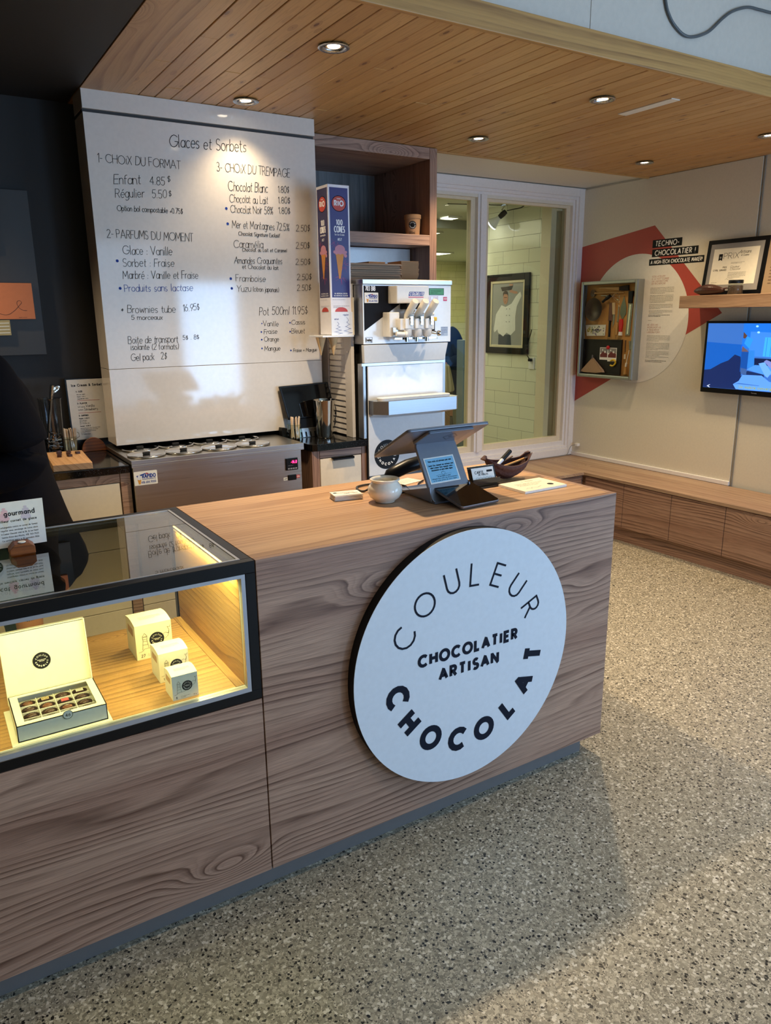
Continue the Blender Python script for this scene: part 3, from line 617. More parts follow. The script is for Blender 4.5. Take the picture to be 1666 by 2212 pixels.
# hinged lid, leaning back
la = R(100); lt = Vector((0, -cos(la), sin(la))); lo = Vector((-.5545, .198, .640)); LW, LH = .190, .172
ln = Vector((0, -sin(la), -cos(la))); n_ = lt.cross(XR); 
lm = Matrix((( 1, 0, 0, lo.x), (0, lt.y, n_.y, lo.y), (0, lt.z, n_.z, lo.z), (0, 0, 0, 1)))
lb = MB(lm); lb.box(0, LW, 0, LH, -.004, -.001)
lb.box(0, .002, 0, LH, -.003, .014); lb.box(LW - .002, LW, 0, LH, -.003, .014); lb.box(0, LW, LH - .002, LH, -.003, .014)
if n_.y > 0: lb = MB(Matrix((( 1, 0, 0, lo.x), (0, lt.y, -n_.y, lo.y), (0, lt.z, -n_.z, lo.z), (0, 0, 0, 1)))); n_ = -n_; lb.box(0, LW, 0, LH, -.004, -.001); lb.box(0, .002, 0, LH, -.003, .014); lb.box(LW - .002, LW, 0, LH, -.003, .014); lb.box(0, LW, LH - .002, LH, -.003, .014)
lid = lb.obj('lid', BOXW, gb, bev=.0006, seg=1)
lc = lo + XR * .085 + lt * .088 + n_ * .0002
logo(lc, XR, lt, .020, 'l', lid, INK, PAPER, n_, bold=1.5)
MB().quad((bx0 - .001, .192, .656), (bx1 + .001, .192, .656), tuple(lo + XR * (LW) - lt * 0.0 ), tuple(lo)).obj('hinge_flap', BOXW, gb, solid=.001)
# price tag
pt = MB().lathe([(.0105, 0), (.0105, .0022), (.0095, .0028)], (-.448, by0 + .001, bz - .001), 28, 'y').obj('price_tag', PAPER, gb, 30)
MB().ring((-.448, by0 - .0019, bz - .001), .0094, .0108).obj('rim', mat('olive', '#6a6a50', .5), pt, smooth='flat2d')
text(MB(), '46', (-.448, by0 - .0022, bz - .005), XR, ZU, .007, .0009, align='c').obj('lettering', INK, pt, smooth='flat2d')
# chocolates in fluted cups
cup0 = None; rows = ['front', 'second', 'third', 'back']; cols = ['leftmost', 'second from left', 'third from left', 'rightmost']
tops = {(0, 0): ('#c9a876', 'with a pale almond top'), (3, 0): ('#5d5650', 'speckled grey'), (2, 0): ('#8d8577', 'with white sprinkles'), (3, 1): ('#d8b98c', 'with cream stripes'), (2, 2): ('#b8454b', 'topped with a red square'), (3, 3): ('#e8e4da', 'with a white transfer pattern'), (1, 2): ('#8b8f92', 'with silvery strokes')}
def cupmesh():
    m = MB(); n = 40; rs = []
    for rr, z in ((.0125, 0), (.0165, .014)):
        rs.append([((rr + (.0009 if i % 2 else -.0006)) * cos(2 * pi * i / n), (rr + (.0009 if i % 2 else -.0006)) * sin(2 * pi * i / n) * .8, z) for i in range(n)])
    return m.ringstack(rs, False)
for r_ in range(4):
    for c_ in range(4):
        xx = ix0 + (ix1 - ix0) * (c_ + .5) / 4; yy = iy0 + (iy1 - iy0) * (r_ + .5) / 4
        kind = tops.get((r_, c_)); sq = kind and kind[0] in ('#d8b98c', '#b8454b', '#e8e4da')
        t = thing('chocolate', f'{"dark round" if not kind else ("square" if sq else "round")} chocolate {kind[1] + " " if kind else ""}in {rows[r_]} row of gift box, {cols[c_]}', 'chocolate', (xx, yy, .6350), 0, 'chocolates in the open gift box')
        if sq: MB().box(-.009, .009, -.008, .008, .001, .016).obj('body', CHOCM, t, world=False, bev=.0015)
        else: MB().lathe([(.0001, .001), (.0110, .001), (.0122, .007), (.0105, .014), (.006, .017), (.0001, .0175)], (0, 0, 0), 24, sy=.8).obj('body', CHOCM if (r_ + c_) % 3 else CHOCL, t, True, world=False)
        if kind:
            km = mat('topping', kind[0], .5)
            tm = MB()
            if sq:
                if kind[0] == '#b8454b': tm.box(-.008, .008, -.007, .007, .0162, .0168)
                else:
                    for q in range(6): tm.box(-.008 + q * .0028, -.0065 + q * .0028, -.007, .007, .0162, .0168)
            else:
                rj2 = random.Random(r_ * 5 + c_)
                for q in range(26):
                    a = rj2.uniform(0, 6.28); d = rj2.uniform(0, .010); tm.disc((d * cos(a), d * sin(a) * .8, .0178 - d * d * 45), .0011, (1, 0, 0), (0, .8, 0), 6)
            tm.obj('topping', km, t, world=False, smooth='flat2d')
        cupmesh().obj('paper_cup', CUPM, t, 30, world=False)

# ---- three small cube boxes with arched tops
def cube_box(x0, y0, w, hgt, num, label):
    z0 = .6202; d = w
    t = thing('chocolate_box', label, 'box', (x0 + w / 2, y0 + d / 2, z0), 0, 'ivory cube chocolate boxes in the display case')
    hw = w / 2; m = MB(); pts = [(-hw, -d / 2, 0)]
    prof = [(-d / 2, hgt)] + [(-d / 2 + d * k / 8, hgt + .006 * sin(pi * k / 8)) for k in range(1, 8)] + [(d / 2, hgt)]
    out = [(-hw, -d / 2, 0)] + [(-hw, y, z) for y, z in prof] + [(-hw, d / 2, 0)]
    m.prism(out, (w, 0, 0)); m.obj('carton', BOXW, t, 25, world=False)
    logo((hw * .15, -d / 2, hgt * .52), XR, ZU, w * .205, 'l', t, INK, PAPER, (0, -1, 0), bold=1.6, world=False)
    a = MB(); e = -d / 2 - .0005; lw = w * .008
    o_ = Vector((0, e, 0))
    def S(p, ww=lw): ribbon(a, [(q[0] * w - hw, q[1] * hgt) for q in p], ww, o_, XR, ZU)
    S([(.06, .22), (.16, .24), (.22, .30), (.45, .30), (.55, .34)]); S([(.17, .28), (.20, .58), (.30, .58), (.34, .30)]); S([(.18, .42), (.32, .42)]); S([(.19, .52), (.31, .52)])
    S([(.19, .58), (.19, .64), (.31, .64), (.31, .58)]); S([(.18, .66), (.25, .76), (.32, .66), (.18, .66)])
    S([(.74, .62), (.82, .66), (.90, .62), (.93, .72), (.88, .82), (.95, .80), (.97, .86)]); S([(.93, .72), (.90, .56), (.80, .48)])
    text(a, num, (-hw + w * .12, e, hgt * .07), XR, ZU, w * .075, w * .012)
    a.box(-hw + w * .32, -hw + w * .325, e, e - .0001, hgt * .06, hgt * .15)
    greek(a, (-hw + w * .36, e, hgt * .115), XR, ZU, w * .3, 2, w * .04, w * .022, 3)
    text(a, '65 g', (hw - w * .2, e, hgt * .07), XR, ZU, w * .035, w * .007)
    greek(a, (-w * .3, -d * .05, hgt + .0063), XR, Vector((0, 1, 0)), w * .6, 4, w * .06, w * .025, 4)
    a.obj('print', INK, t, world=False, smooth='flat2d')
    MB().prism([(-hw - .0004, -d * .28, hgt * .62), (-hw - .0004, d * .28, hgt * .62), (-hw - .0004, d * .28, hgt * .85), (-hw - .0004, -d * .28, hgt * .85)], (.0003, 0, 0)).obj('side_tab', KRAFTG, t, world=False)
cube_box(-.228, .314, .098, .098, '27', 'largest ivory cube box, at the back of the glass case')
cube_box(-.212, .150, .076, .078, '18', 'middle-sized ivory cube box, between the other two in the case')
cube_box(-.212, .040, .063, .063, '8', 'smallest ivory cube box, standing at the front glass')

# ---- certificate in a wooden block on top of the case
ch = thing('card_holder', 'small chamfered walnut block holding a certificate on the glass top', 'card holder', (-.462, .39, .951))
MB().prism([(-.493, .362, .951), (-.493, .362, .966), (-.480, .362, .979), (-.447, .362, .979), (-.435, .362, .969), (-.435, .362, .951)], (0, .05, 0)).obj('block', WALNUT, ch, bev=.0015)
bt = MB().lathe([(.0085, 0), (.0095, .0012), (.0085, .0034), (.0001, .0036)], (-.463, .375, .979), 28).obj('price_button', PAPER, ch, 30)
MB().lathe([(.0096, 0), (.0096, .0018)], (-.463, .375, .9785), 28).obj('button_rim', BLACK, ch, 30)
ct = thing('gift_certificate', 'white ice cream gift certificate sheet standing in walnut block', 'certificate', (-.46, .40, .962), 0)
cu = (Vector((0, .02, .124))).normalized()
cr = Vector((1, .03, 0)).normalized(); co = Vector((-.588, .40, .964))
MB().prism([co, co + cr * .186, co + cr * .190 + cu * .113, co + cr * .002 + cu * .113], Vector((0, .0005, 0))).obj('sheet', PAPER, ct)
q = co - Vector((0, .0006, 0))
a = MB(); text(a, 'Certificat gourmand', q + cr * .012 + cu * .079, cr, cu, .0110, .0021, .155); text(a, 'Vous méritez le meilleur cornet de glace', q + cr * .012 + cu * .063, cr, cu, .0055, .0010, .158)
for i, s in enumerate(('Échangeable contre un cornet de format', 'régulier avec enrobage de votre choix', 'à Couleur Chocolat situé au 36, 2e rue Ouest', 'Sainte-Anne-des-Monts, 418 763-7535', 'Ce certificat expire le 10 septembre 2026')):
    text(a, s, q + cr * .085 + cu * (.049 - i * .0083), cr, cu, .0036, .0005, .085)
a.obj('lettering', INK, ct, smooth='flat2d')
logo(q + cr * .062 + cu * .018, cr, cu, .0165, 'l', ct, INK, PAPER, (0, -1, 0), bold=1.6)
def cone_art(par, base, s, cream, wf):
    m = MB(); c = base
    c = c + Vector((0, .00015, 0)); m.add([c + cr * (-s * .0) + cu * 0, c + cr * s * .28 + cu * s * .8, c - cr * s * .28 + cu * s * .8], [(0, 1, 2)]); m.obj('cone_picture', wf, par, smooth='flat2d')
    m = MB(); c = c - Vector((0, .0001, 0))
    for k, (dx, dz, r_) in enumerate(((0, .9, .34), (-.02, 1.15, .30), (.04, 1.38, .22), (.03, 1.58, .12))): m.disc(c + cr * s * dx + cu * s * dz - Vector((0, .00005 * (k + 1), 0)), s * r_ * .6, cr, cu, 20, rx=s * r_)
    m.obj('ice_cream_picture', cream, par, smooth='flat2d')
cone_art(ct, q + Vector((0, .0004, 0)) + cr * .146 + cu * .040, .036, mat('pale_mauve_ink', '#d9cdd8', .7), mat('pale_cone_ink', '#ece6d6', .7))
cone_art(ct, q + Vector((0, .0004, 0)) + cr * .097 + cu * .040, .036, mat('pale_pink_ink', '#efc3c8', .7), mat('pale_cone_ink', '#ece6d6', .7))

# ================================================================== back bar: granite worktops, cabinets, dipping cabinet
GZ = 0.945
tag(MB().box(-2.6, .058, 1.452, 1.995, .913, GZ).obj('worktop', GRANITE, bev=.003), 'glossy black granite worktop behind the display case, left of the steel cabinet', 'worktop')
gm = MB(); gm.prism([(.838, 1.995, .913), (.838, 1.62, .913), (.875, 1.58, .913), (.875, 1.49, .913), (.885, 1.462, .913), (.905, 1.452, .913), (1.178, 1.452, .913), (1.178, 1.53, .913), (1.155, 1.53, .913), (1.155, 1.995, .913)], (0, 0, GZ - .913))
tag(gm.obj('worktop', GRANITE, bev=.0015), 'small black granite worktop right of the steel cabinet', 'worktop')
tag(MB().box(-2.6, .07, 1.982, 1.999, GZ + .0005, 1.0).obj('backsplash', GRANITE), 'low black backsplash under the framed ice cream menu', 'backsplash')
# left cabinets, cream doors in larch frames
lc_ = thing('base_cabinet', 'base cabinet with cream doors under the left granite worktop', 'cabinet', (-.6, 1.7, 0))
m = MB(); m.box(-2.6, .060, 1.49, 1.99, .10, .912); m.obj('body', CREAM, lc_)
m = MB(); m.box(-2.6, .018, 1.468, 1.488, .876, .912); m.box(.020, .060, 1.468, 1.489, .10, .912); m.obj('face_frame', LARCH, lc_, bev=.001)
MB().box(-2.6, .058, 1.53, 1.56, 0, .10).obj('plinth', BLACK, lc_)
for k in range(5):
    xx = .018 - k * .52
    for z0, z1 in ((.60, .873), (.335, .597), (.11, .332)):
        MB().box(xx - .517, xx - .003, 1.470, 1.488, z0, z1).obj('drawer', CREAM, lc_, bev=.0012)
# low cream units at the back of the display case (seen through its glass)
rc_ = thing('base_cabinet', 'base cabinet with a cream drawer and larch frame beside the soft-serve machine', 'cabinet', (1.03, 1.7, 0))
m = MB(); m.box(.883, 1.150, 1.49, 1.99, .10, .912); m.obj('body', LARCH_Z, rc_)
m = MB(); m.box(.883, .922, 1.468, 1.489, .10, .912); m.box(1.150, 1.178, 1.468, 1.489, .10, .912); m.obj('face_frame', LARCH_Z, rc_, bev=.001)
MB().box(.924, 1.148, 1.468, 1.489, .876, .912).obj('top_rail', LARCH, rc_, bev=.001)
d_ = MB().box(.926, 1.146, 1.469, 1.488, .60, .872).obj('drawer', CREAM, rc_, bev=.0012)
hd = MB(); hd.box(.985, 1.100, 1.452, 1.472, .869, .872); hd.box(.985, 1.100, 1.452, 1.454, .861, .872); hd.obj('handle', BLACK, d_)
MB().box(.926, 1.146, 1.469, 1.488, .34, .597).obj('drawer', CREAM, rc_, bev=.0012)

# stainless dipping cabinet
ss = thing('dipping_cabinet', 'stainless steel ice cream dipping cabinet under the menu whiteboard', 'ice cream freezer', (.48, 1.75, 0))
MB().box(.067, .818, 1.446, 1.97, .45, .944).obj('body', STEEL, ss, bev=.002)
MB().box(.07, .81, 1.49, 1.96, .10, .449).obj('under_unit', CREAM, ss)
for k in range(2): MB().box(.064 + k * .405, .466 + k * .405, 1.472, 1.489, .11, .33).obj('door', CREAM, ss, bev=.0012)
for k in range(2): MB().box(.064 + k * .405, .466 + k * .405, 1.472, 1.489, .333, .447).obj('door', CREAM, ss, bev=.0012)
m = MB(); m.box(.062, .831, 1.440, 1.975, .944, .9625); m.box(.062, .831, 1.440, 1.445, .932, .9445); m.obj('top', STEEL, ss, bev=.0015)
MB().box(.11, .84, 1.57, 1.95, 0, .08).obj('plinth', BLACK, ss)
MB().box(.063, .830, 1.975, 1.985, .93, .968).obj('rear_seal', BLACK, ss)
def sticker(x0, z0, w, h, y, par, world=True):
    st = MB()
    n = 6; c = .004 * h / .06; pts = []
    for cx_, cz_, a0 in ((x0 + w - c, z0 + c, -90), (x0 + w - c, z0 + h - c, 0), (x0 + c, z0 + h - c, 90), (x0 + c, z0 + c, 180)):
        pts += [(cx_ + c * cos(R(a0 + 90 * k / n)), y, cz_ + c * sin(R(a0 + 90 * k / n))) for k in range(n + 1)]
    st.prism(pts, (0, -.0006, 0)); s1 = st.obj('sticker', PAPER, par, world=world)
    yy = y - .0009
    blue = MB(); text(blue, 'RAPIDO', (x0 + w * .36, yy, z0 + h * .52), XR, ZU, h * .24, h * .060, w * .56)
    text(blue, 'EQUIPEMENTS', (x0 + w * .36, yy, z0 + h * .38), XR, ZU, h * .08, h * .018, w * .56)
    blue.quad((x0 + w * .1, yy, z0 + h * .7), (x0 + w * .5, yy, z0 + h * .86), (x0 + w * .52, yy, z0 + h * .80), (x0 + w * .14, yy, z0 + h * .58))
    text(blue, '418.684.9000', (x0 + w * .30, yy, z0 + h * .12), XR, ZU, h * .15, h * .026, w * .62)
    blue.obj('lettering', BLUEI, s1, smooth='flat2d', world=world if world else False)
    rd = MB(); rd.quad((x0 + w * .48, yy - .0002, z0 + h * .80), (x0 + w * .66, yy - .0002, z0 + h * .76), (x0 + w * .55, yy - .0002, z0 + h * .88)); rd.obj('red_roof_mark', mat('red_print', '#b02a30', .5), s1, smooth='flat2d', world=world)
    cn = MB(); cn.add([(x0 + w * .14, yy, z0 + h * .42), (x0 + w * .30, yy, z0 + h * .42), (x0 + w * .26, yy, z0 + h * .08), (x0 + w * .18, yy, z0 + h * .08)], [(0, 1, 2, 3)]); cn.obj('cone_print', mat('cone_orange', '#d99a3c', .5), s1, smooth='flat2d', world=world)
    ic = MB(); ic.disc((x0 + w * .22, yy - .0001, z0 + h * .52), h * .14, n=16, rx=w * .09); ic.disc((x0 + w * .22, yy - .0002, z0 + h * .66), h * .09, n=16, rx=w * .06); ic.obj('ice_cream_print', mat('pale_print', '#dfe3ee', .5), s1, smooth='flat2d', world=world)
sticker(.069, .858, .094, .057, 1.446, ss)
cn_ = MB().box(.739, .797, 1.438, 1.4465, .844, .899).obj('controller', BLACKS, ss, bev=.002)
text(MB(), '-14.0', (.763, 1.4375, .876), XR, ZU, .012, .0022, .027).obj('red_digits', mat('led_digits', '#ff2060', .5, emit='#ff2a6a', estr=5), cn_, smooth='flat2d')
mm = MB()
for k in range(4): mm.box(.746 + k * .012, .755 + k * .012, 1.4372, 1.4378, .849, .855)
greek(mm, (.747, 1.4376, .865), XR, ZU, .035, 1, .01, .003); mm.obj('buttons', mat('grey_print', '#8a8d96', .5), cn_, smooth='flat2d')
sw = MB().box(.748, .788, 1.440, 1.4465, .797, .822).obj('switch', BLACKS, ss, bev=.002)
o1 = MB(); o1.box(.726, .745, 1.4453, 1.446, .799, .812); o1.obj('off_label', PAPER, ss); text(MB(), 'OFF', (.7285, 1.4450, .8025), XR, ZU, .006, .0012, .015).obj('lettering', INK, ss, smooth='flat2d')
o1 = MB(); o1.box(.790, .807, 1.4453, 1.446, .804, .817); o1.obj('on_label', mat('red_label', '#c2323a', .5), ss); text(MB(), 'ON', (.7925, 1.4450, .8075), XR, ZU, .006, .0012, .012).obj('lettering', PAPER, ss, smooth='flat2d')
# pan lids
def lid_proto():
    t = thing('pan_lid', 'x', 'pan lid', (0, 0, 0), 0, 'round lids of the dipping cabinet')
    MB().lathe([(.0740, 0), (.0785, .003), (.0785, .0065), (.0755, .0085), (.0705, .0072), (.068, .0035), (.045, .0050), (.0001, .0065)], (0, 0, 0), 48).obj('disc', CHROME, t, 60, world=False)
    MB().box(-.015, .015, -.005, .005, .0065, .0155).obj('knob', BLACK, t, world=False, bev=.002)
    return t
LP = [(.165, 1.700, 'rear row, leftmost'), (.148, 1.530, 'front row, leftmost'), (.322, 1.700, 'rear row, second from left'), (.305, 1.530, 'front row, second from left'), (.479, 1.700, 'rear row, third from left'), (.462, 1.530, 'front row, third from left'), (.636, 1.700, 'rear row, rightmost'), (.619, 1.530, 'front row, rightmost')]
l0 = lid_proto()
for i, (lx, ly, lb) in enumerate(LP):
    t = l0 if i == 0 else dup(l0, (0, 0, 0))
    t.location = (lx, ly, .9628); t['label'] = 'round steel lid on the dipping cabinet, ' + lb

# ---- menu whiteboard
wb = thing('menu_board', 'tall white menu board with handwritten ice cream prices', 'whiteboard', (.58, 1.8, .982))
MB().box(.0765, 1.088, 1.738, 1.90, 2.3165, 2.388).obj('header_panel', WHITEB, wb, bev=.001)
MB().box(.0775, 1.087, 1.752, 1.90, 2.302, 2.3165).obj('shadow_gap', mat('gap_grey', '#3c3836', .6), wb)
MB().box(.0765, 1.088, 1.738, 1.90, 1.3095, 2.303).obj('writing_panel', WHITEB, wb, bev=.001)
MB().box(.0765, 1.088, 1.738, 1.90, .982, 1.3080).obj('lower_panel', WHITEB, wb, bev=.001)
MB().box(.125, 1.06, 1.90, 1.998, .99, 2.38).obj('rear_box', DARKW, wb)
MARK = mat('marker_black', '#2a2624', .6, spec=.15)
MENU=[
('Glaces et Sorbets', 0.41, 2.208, 0.748, 2.218, 0.046, 'k'),
('1- CHOiX DU FORMAT', 0.115, 2.124, 0.45, 2.125, 0.032, 'k'),
('Enfant', 0.17, 2.046, 0.277, 2.054, 0.036, 'k'),
('4.85', 0.316, 2.055, 0.377, 2.055, 0.031, 'k'),
('$', 0.39, 2.071, 0.402, 2.072, 0.023, 'k'),
('Régulier', 0.171, 1.995, 0.287, 2.003, 0.033, 'k'),
('5.50', 0.32, 2.003, 0.382, 2.006, 0.031, 'k'),
('$', 0.391, 2.015, 0.402, 2.015, 0.022, 'k'),
('Option bol compostable +0.75$', 0.173, 1.945, 0.445, 1.948, 0.021, 'k'),
('2- PARFUMS DU MOMENT', 0.123, 1.84, 0.482, 1.837, 0.033, 'k'),
('Glace : Vanille', 0.18, 1.776, 0.385, 1.778, 0.034, 'k'),
('Sorbet : Fraise', 0.175, 1.727, 0.39, 1.731, 0.032, 'k'),
('Marbré : Vanille et Fraise', 0.171, 1.678, 0.492, 1.684, 0.031, 'k'),
('Produits sans lactase', 0.172, 1.627, 0.464, 1.632, 0.029, 'b'),
('* Brownies tube', 0.15, 1.541, 0.381, 1.541, 0.03, 'k'),
('16.95$', 0.415, 1.544, 0.489, 1.552, 0.029, 'k'),
('5 morceaux', 0.189, 1.512, 0.321, 1.512, 0.019, 'k'),
('Boite de transport', 0.167, 1.414, 0.381, 1.414, 0.03, 'k'),
('5$ . 8$', 0.403, 1.424, 0.477, 1.425, 0.019, 'k'),
('isolante (2 formats)', 0.175, 1.387, 0.381, 1.384, 0.025, 'k'),
('Gel pack   2$', 0.172, 1.341, 0.325, 1.343, 0.029, 'k'),
('3- CHOiX DU TREMPAGE', 0.61, 2.131, 0.954, 2.131, 0.035, 'k'),
('Chocolat Blanc', 0.657, 2.054, 0.842, 2.06, 0.038, 'k'),
('1.80$', 0.894, 2.063, 0.947, 2.066, 0.028, 'k'),
('Chocolat au Lait', 0.659, 2.008, 0.84, 2.012, 0.032, 'k'),
('1.80$', 0.892, 2.018, 0.95, 2.021, 0.027, 'k'),
('Chocolat Noir 58%', 0.661, 1.965, 0.863, 1.97, 0.031, 'k'),
('1.80$', 0.892, 1.974, 0.948, 1.976, 0.027, 'k'),
('Mer et Montagnes 72.5%', 0.664, 1.902, 0.941, 1.902, 0.032, 'k'),
('2.50$', 0.976, 1.901, 1.046, 1.904, 0.028, 'k'),
('Chocolat Signature Exclusif', 0.692, 1.872, 0.892, 1.871, 0.016, 'k'),
('Caramélia', 0.666, 1.818, 0.807, 1.821, 0.033, 'k'),
('2.50$', 0.972, 1.825, 1.041, 1.827, 0.028, 'k'),
('Chocolat au Lait et Caramel', 0.705, 1.804, 0.924, 1.807, 0.015, 'k'),
('Amandes Croquantes', 0.664, 1.752, 0.897, 1.754, 0.028, 'k'),
('2.50$', 0.967, 1.753, 1.042, 1.755, 0.026, 'k'),
('et Chocolat au lait', 0.701, 1.73, 0.878, 1.729, 0.018, 'k'),
('Framboise', 0.667, 1.675, 0.81, 1.675, 0.028, 'k'),
('2.50$', 0.971, 1.684, 1.046, 1.687, 0.027, 'k'),
('Yuzu', 0.667, 1.63, 0.736, 1.631, 0.028, 'k'),
('(citron japonais)', 0.746, 1.631, 0.875, 1.63, 0.021, 'k'),
('2.50$', 0.969, 1.636, 1.041, 1.638, 0.027, 'k'),
('Pot 500ml 11.95$', 0.771, 1.526, 1.019, 1.529, 0.036, 'k'),
('Vanille', 0.788, 1.477, 0.864, 1.475, 0.023, 'k'),
('Cassis', 0.932, 1.481, 1.004, 1.481, 0.022, 'k'),
('Fraise', 0.789, 1.44, 0.856, 1.441, 0.022, 'k'),
('Bleuet', 0.931, 1.44, 1.0, 1.44, 0.023, 'k'),
('Orange', 0.788, 1.407, 0.863, 1.405, 0.021, 'k'),
('Mangue', 0.788, 1.364, 0.868, 1.363, 0.021, 'k'),
('Fraise + Mangue', 0.936, 1.353, 1.062, 1.352, 0.016, 'k'),
]
BUL=[ (0.1540,1.7490,0.0066),(0.1550,1.6400,0.0066),(0.6420,1.9810,0.0066),(0.6440,1.9180,0.0066),(0.6430,1.6860,0.0066),(0.6450,1.6440,0.0066),(0.7820,1.4880,0.0033),(0.7770,1.4500,0.0044),(0.7770,1.4150,0.0044),(0.7760,1.3750,0.0044),(0.9250,1.4900,0.0044),(0.9240,1.4490,0.0044),(0.9240,1.3610,0.0044) ]

for s, x0, z0, x1, z1, h, k in MENU:
    rt = Vector((x1 - x0, 0, z1 - z0))
    text(MB(), s, (x0, 1.7372, z0), rt, (0, 0, 1), h, max(.0019, h * .058), rt.length, slant=.06, jit=.07, sp=.13).obj('handwritten_line', MARK if k == 'k' else BLUEI, wb, smooth='flat2d')
for x, z, r_ in BUL: MB().disc((x, 1.7372, z), r_ * .9, n=12).obj('blue_dot', BLUEI, wb, smooth='flat2d')

# ---- framed ice cream menu, leaning at the back of the left worktop
fm = thing('framed_menu', 'black framed white Ice Cream and Sorbet menu on the left worktop', 'framed menu', (.02, 1.95, GZ))
fu = Vector((0, .022, .31)).normalized(); fo = Vector((-.069, 1.935, .9455)); fr_ = XR; FW, FH = .175, .318
fn = Vector((0, -fu.z, fu.y))
MB().prism([fo, fo + fr_ * FW, fo + fr_ * FW + fu * FH, fo + fu * FH], Vector((0, .012, 0))).obj('frame', BLACKS, fm)
po = fo + fr_ * .006 + fu * .048 + fn * .0004; pw, ph = .158, .266
MB().prism([po, po + fr_ * pw, po + fr_ * pw + fu * ph, po + fu * ph], fn * .0005).obj('sheet', PAPER, fm)
a = MB(); q = po + fn * .0009
text(a, 'Ice Cream & Sorbet', q + fr_ * .018 + fu * .236, fr_, fu, .0095, .0022, .128)
text(a, '1- SIZE', q + fr_ * .034 + fu * .210, fr_, fu, .0058, .0014, .026)
for i, s in enumerate(('Kids size  4.85 $', 'Regular  5.50 $', 'Compostable bowl  +0.75 $')): text(a, s, q + fr_ * .036 + fu * (.198 - i * .0095), fr_, fu, .0038, .0006, (.034, .034, .046)[i])
text(a, '2- FLAVOR', q + fr_ * .034 + fu * .158, fr_, fu, .0058, .0014, .040)
text(a, 'Soft serve:', q + fr_ * .034 + fu * .143, fr_, fu, .0048, .0007, .030); text(a, 'Sorbet:', q + fr_ * .034 + fu * .130, fr_, fu, .0048, .0007, .022)
text(a, '3- DIPPING', q + fr_ * .034 + fu * .104, fr_, fu, .0058, .0014, .040)
text(a, 'Regular  (+1.80 $)', q + fr_ * .034 + fu * .092, fr_, fu, .0044, .001, .042)
for i, s in enumerate(('White Chocolate', 'Milk Chocolate', 'Dark Chocolate 58%')): text(a, s, q + fr_ * .034 + fu * (.083 - i * .0068), fr_, fu, .0034, .0005, (.03, .028, .040)[i])
text(a, 'Gourmet  (+2.50 $)', q + fr_ * .034 + fu * .058, fr_, fu, .0044, .001, .044)
for i, s in enumerate(('Signature Exclusive Dark Chocolate 72.5%', 'Caramelia, milk chocolate and caramel', 'Crunchy almonds and milk chocolate', 'Raspberry', 'Yuzu (japanese lemon)')): text(a, s, q + fr_ * .034 + fu * (.049 - i * .0068), fr_, fu, .0034, .0005, (.084, .074, .064, .018, .040)[i])
a.obj('lettering', INK, fm, smooth='flat2d')
a = MB(); text(a, 'Vanilla', q + fr_ * .068 + fu * .143, fr_, fu, .011, .0010, .036, jit=.06); text(a, 'Strawberry', q + fr_ * .060 + fu * .128, fr_, fu, .011, .0010, .058, jit=.06); a.obj('handwriting', INK, fm, smooth='flat2d')
a = MB()
for zz in (.173, .118): ribbon(a, [(0, 0), (.096, 0)], .0012, q + fr_ * .034 + fu * zz, fr_, fu, False)
a.obj('red_rules', mat('red_rule', '#c23a3a', .6), fm, smooth='flat2d')
# half-round walnut piece
m = MB(); pts = [(.010 + .052 * cos(pi * k / 24), 1.90, GZ + .0005 + .060 * sin(pi * k / 24)) for k in range(25)]
tag(m.prism(pts, (0, -.016, 0)).obj('wooden_half_disc', WALNUT, bev=.001), 'half-round walnut piece standing on granite in front of the framed menu', 'wooden stand')
# chopping board with chocolate pieces
bd = MB(); bd.prism([(-.225, 1.470, GZ + .0005), (-.082, 1.455, GZ + .0005), (-.062, 1.775, GZ + .0005), (-.205, 1.80, GZ + .0005)], (0, 0, .027))
tag(bd.obj('serving_board', MAPLE, bev=.002), 'pale maple board with dark chocolate squares on the left granite worktop', 'serving board')
for i, (x, y, lb) in enumerate([(-.172, 1.648, 'nearest in the left column'), (-.166, 1.685, 'second from front in the left column'), (-.162, 1.722, 'third from front in the left column'), (-.156, 1.752, 'furthest of the left column'), (-.134, 1.640, 'nearest in the middle column'), (-.130, 1.690, 'middle of the centre column'), (-.122, 1.735, 'furthest of the middle column'), (-.094, 1.690, 'alone at the right side')]):
    t = thing('chocolate_square', 'dark chocolate square on the maple board, ' + lb, 'chocolate', (x, y, GZ + .0278), R(i * 37 % 30 - 10), 'chocolate squares on the maple board')
    MB().box(-.0085, .0085, -.0085, .0085, 0, .0095).obj('body', CHOCM, t, world=False, bev=.0012)
# measuring pitcher with a ladle and small steel parts
pg = thing('measuring_jug', 'tall clear measuring jug beside the person in black, left worktop', 'jug', (-.155, 1.86, GZ))
MB().lathe([(.0001, .003), (.037, .003), (.040, .006), (.0455, .240), (.0485, .248), (.0470, .2485), (.0435, .240), (.0385, .008), (.0001, .006)], (-.155, 1.86, GZ), 40, cap=False).obj('jug', ACRYL, pg, True)
ld = thing('ladle', 'steel ladle handle leaning in the clear measuring jug', 'ladle', (-.155, 1.86, GZ + .01))
m = MB(); m.tube([(-.185, 1.86, GZ + .015), (-.168, 1.855, GZ + .14), (-.142, 1.845, GZ + .292), (-.138, 1.843, GZ + .304)], [.007, .007, .0085, .0085], 12); m.obj('handle', CHROME, ld, True)
m = MB(); m.lathe([(.0001, -.012), (.010, -.009), (.0165, 0), (.0155, 0), (.009, -.007), (.0001, -.010)], (0, 0, 0), 20, sx=.6, sy=1.5); m.M = Matrix()
bo = m.obj('bowl', CHROME, ld, True, world=False); bo.location = (.030, .01, .272); bo.rotation_euler = (R(70), R(60), 0)
m = MB(); rj = random.Random(9)
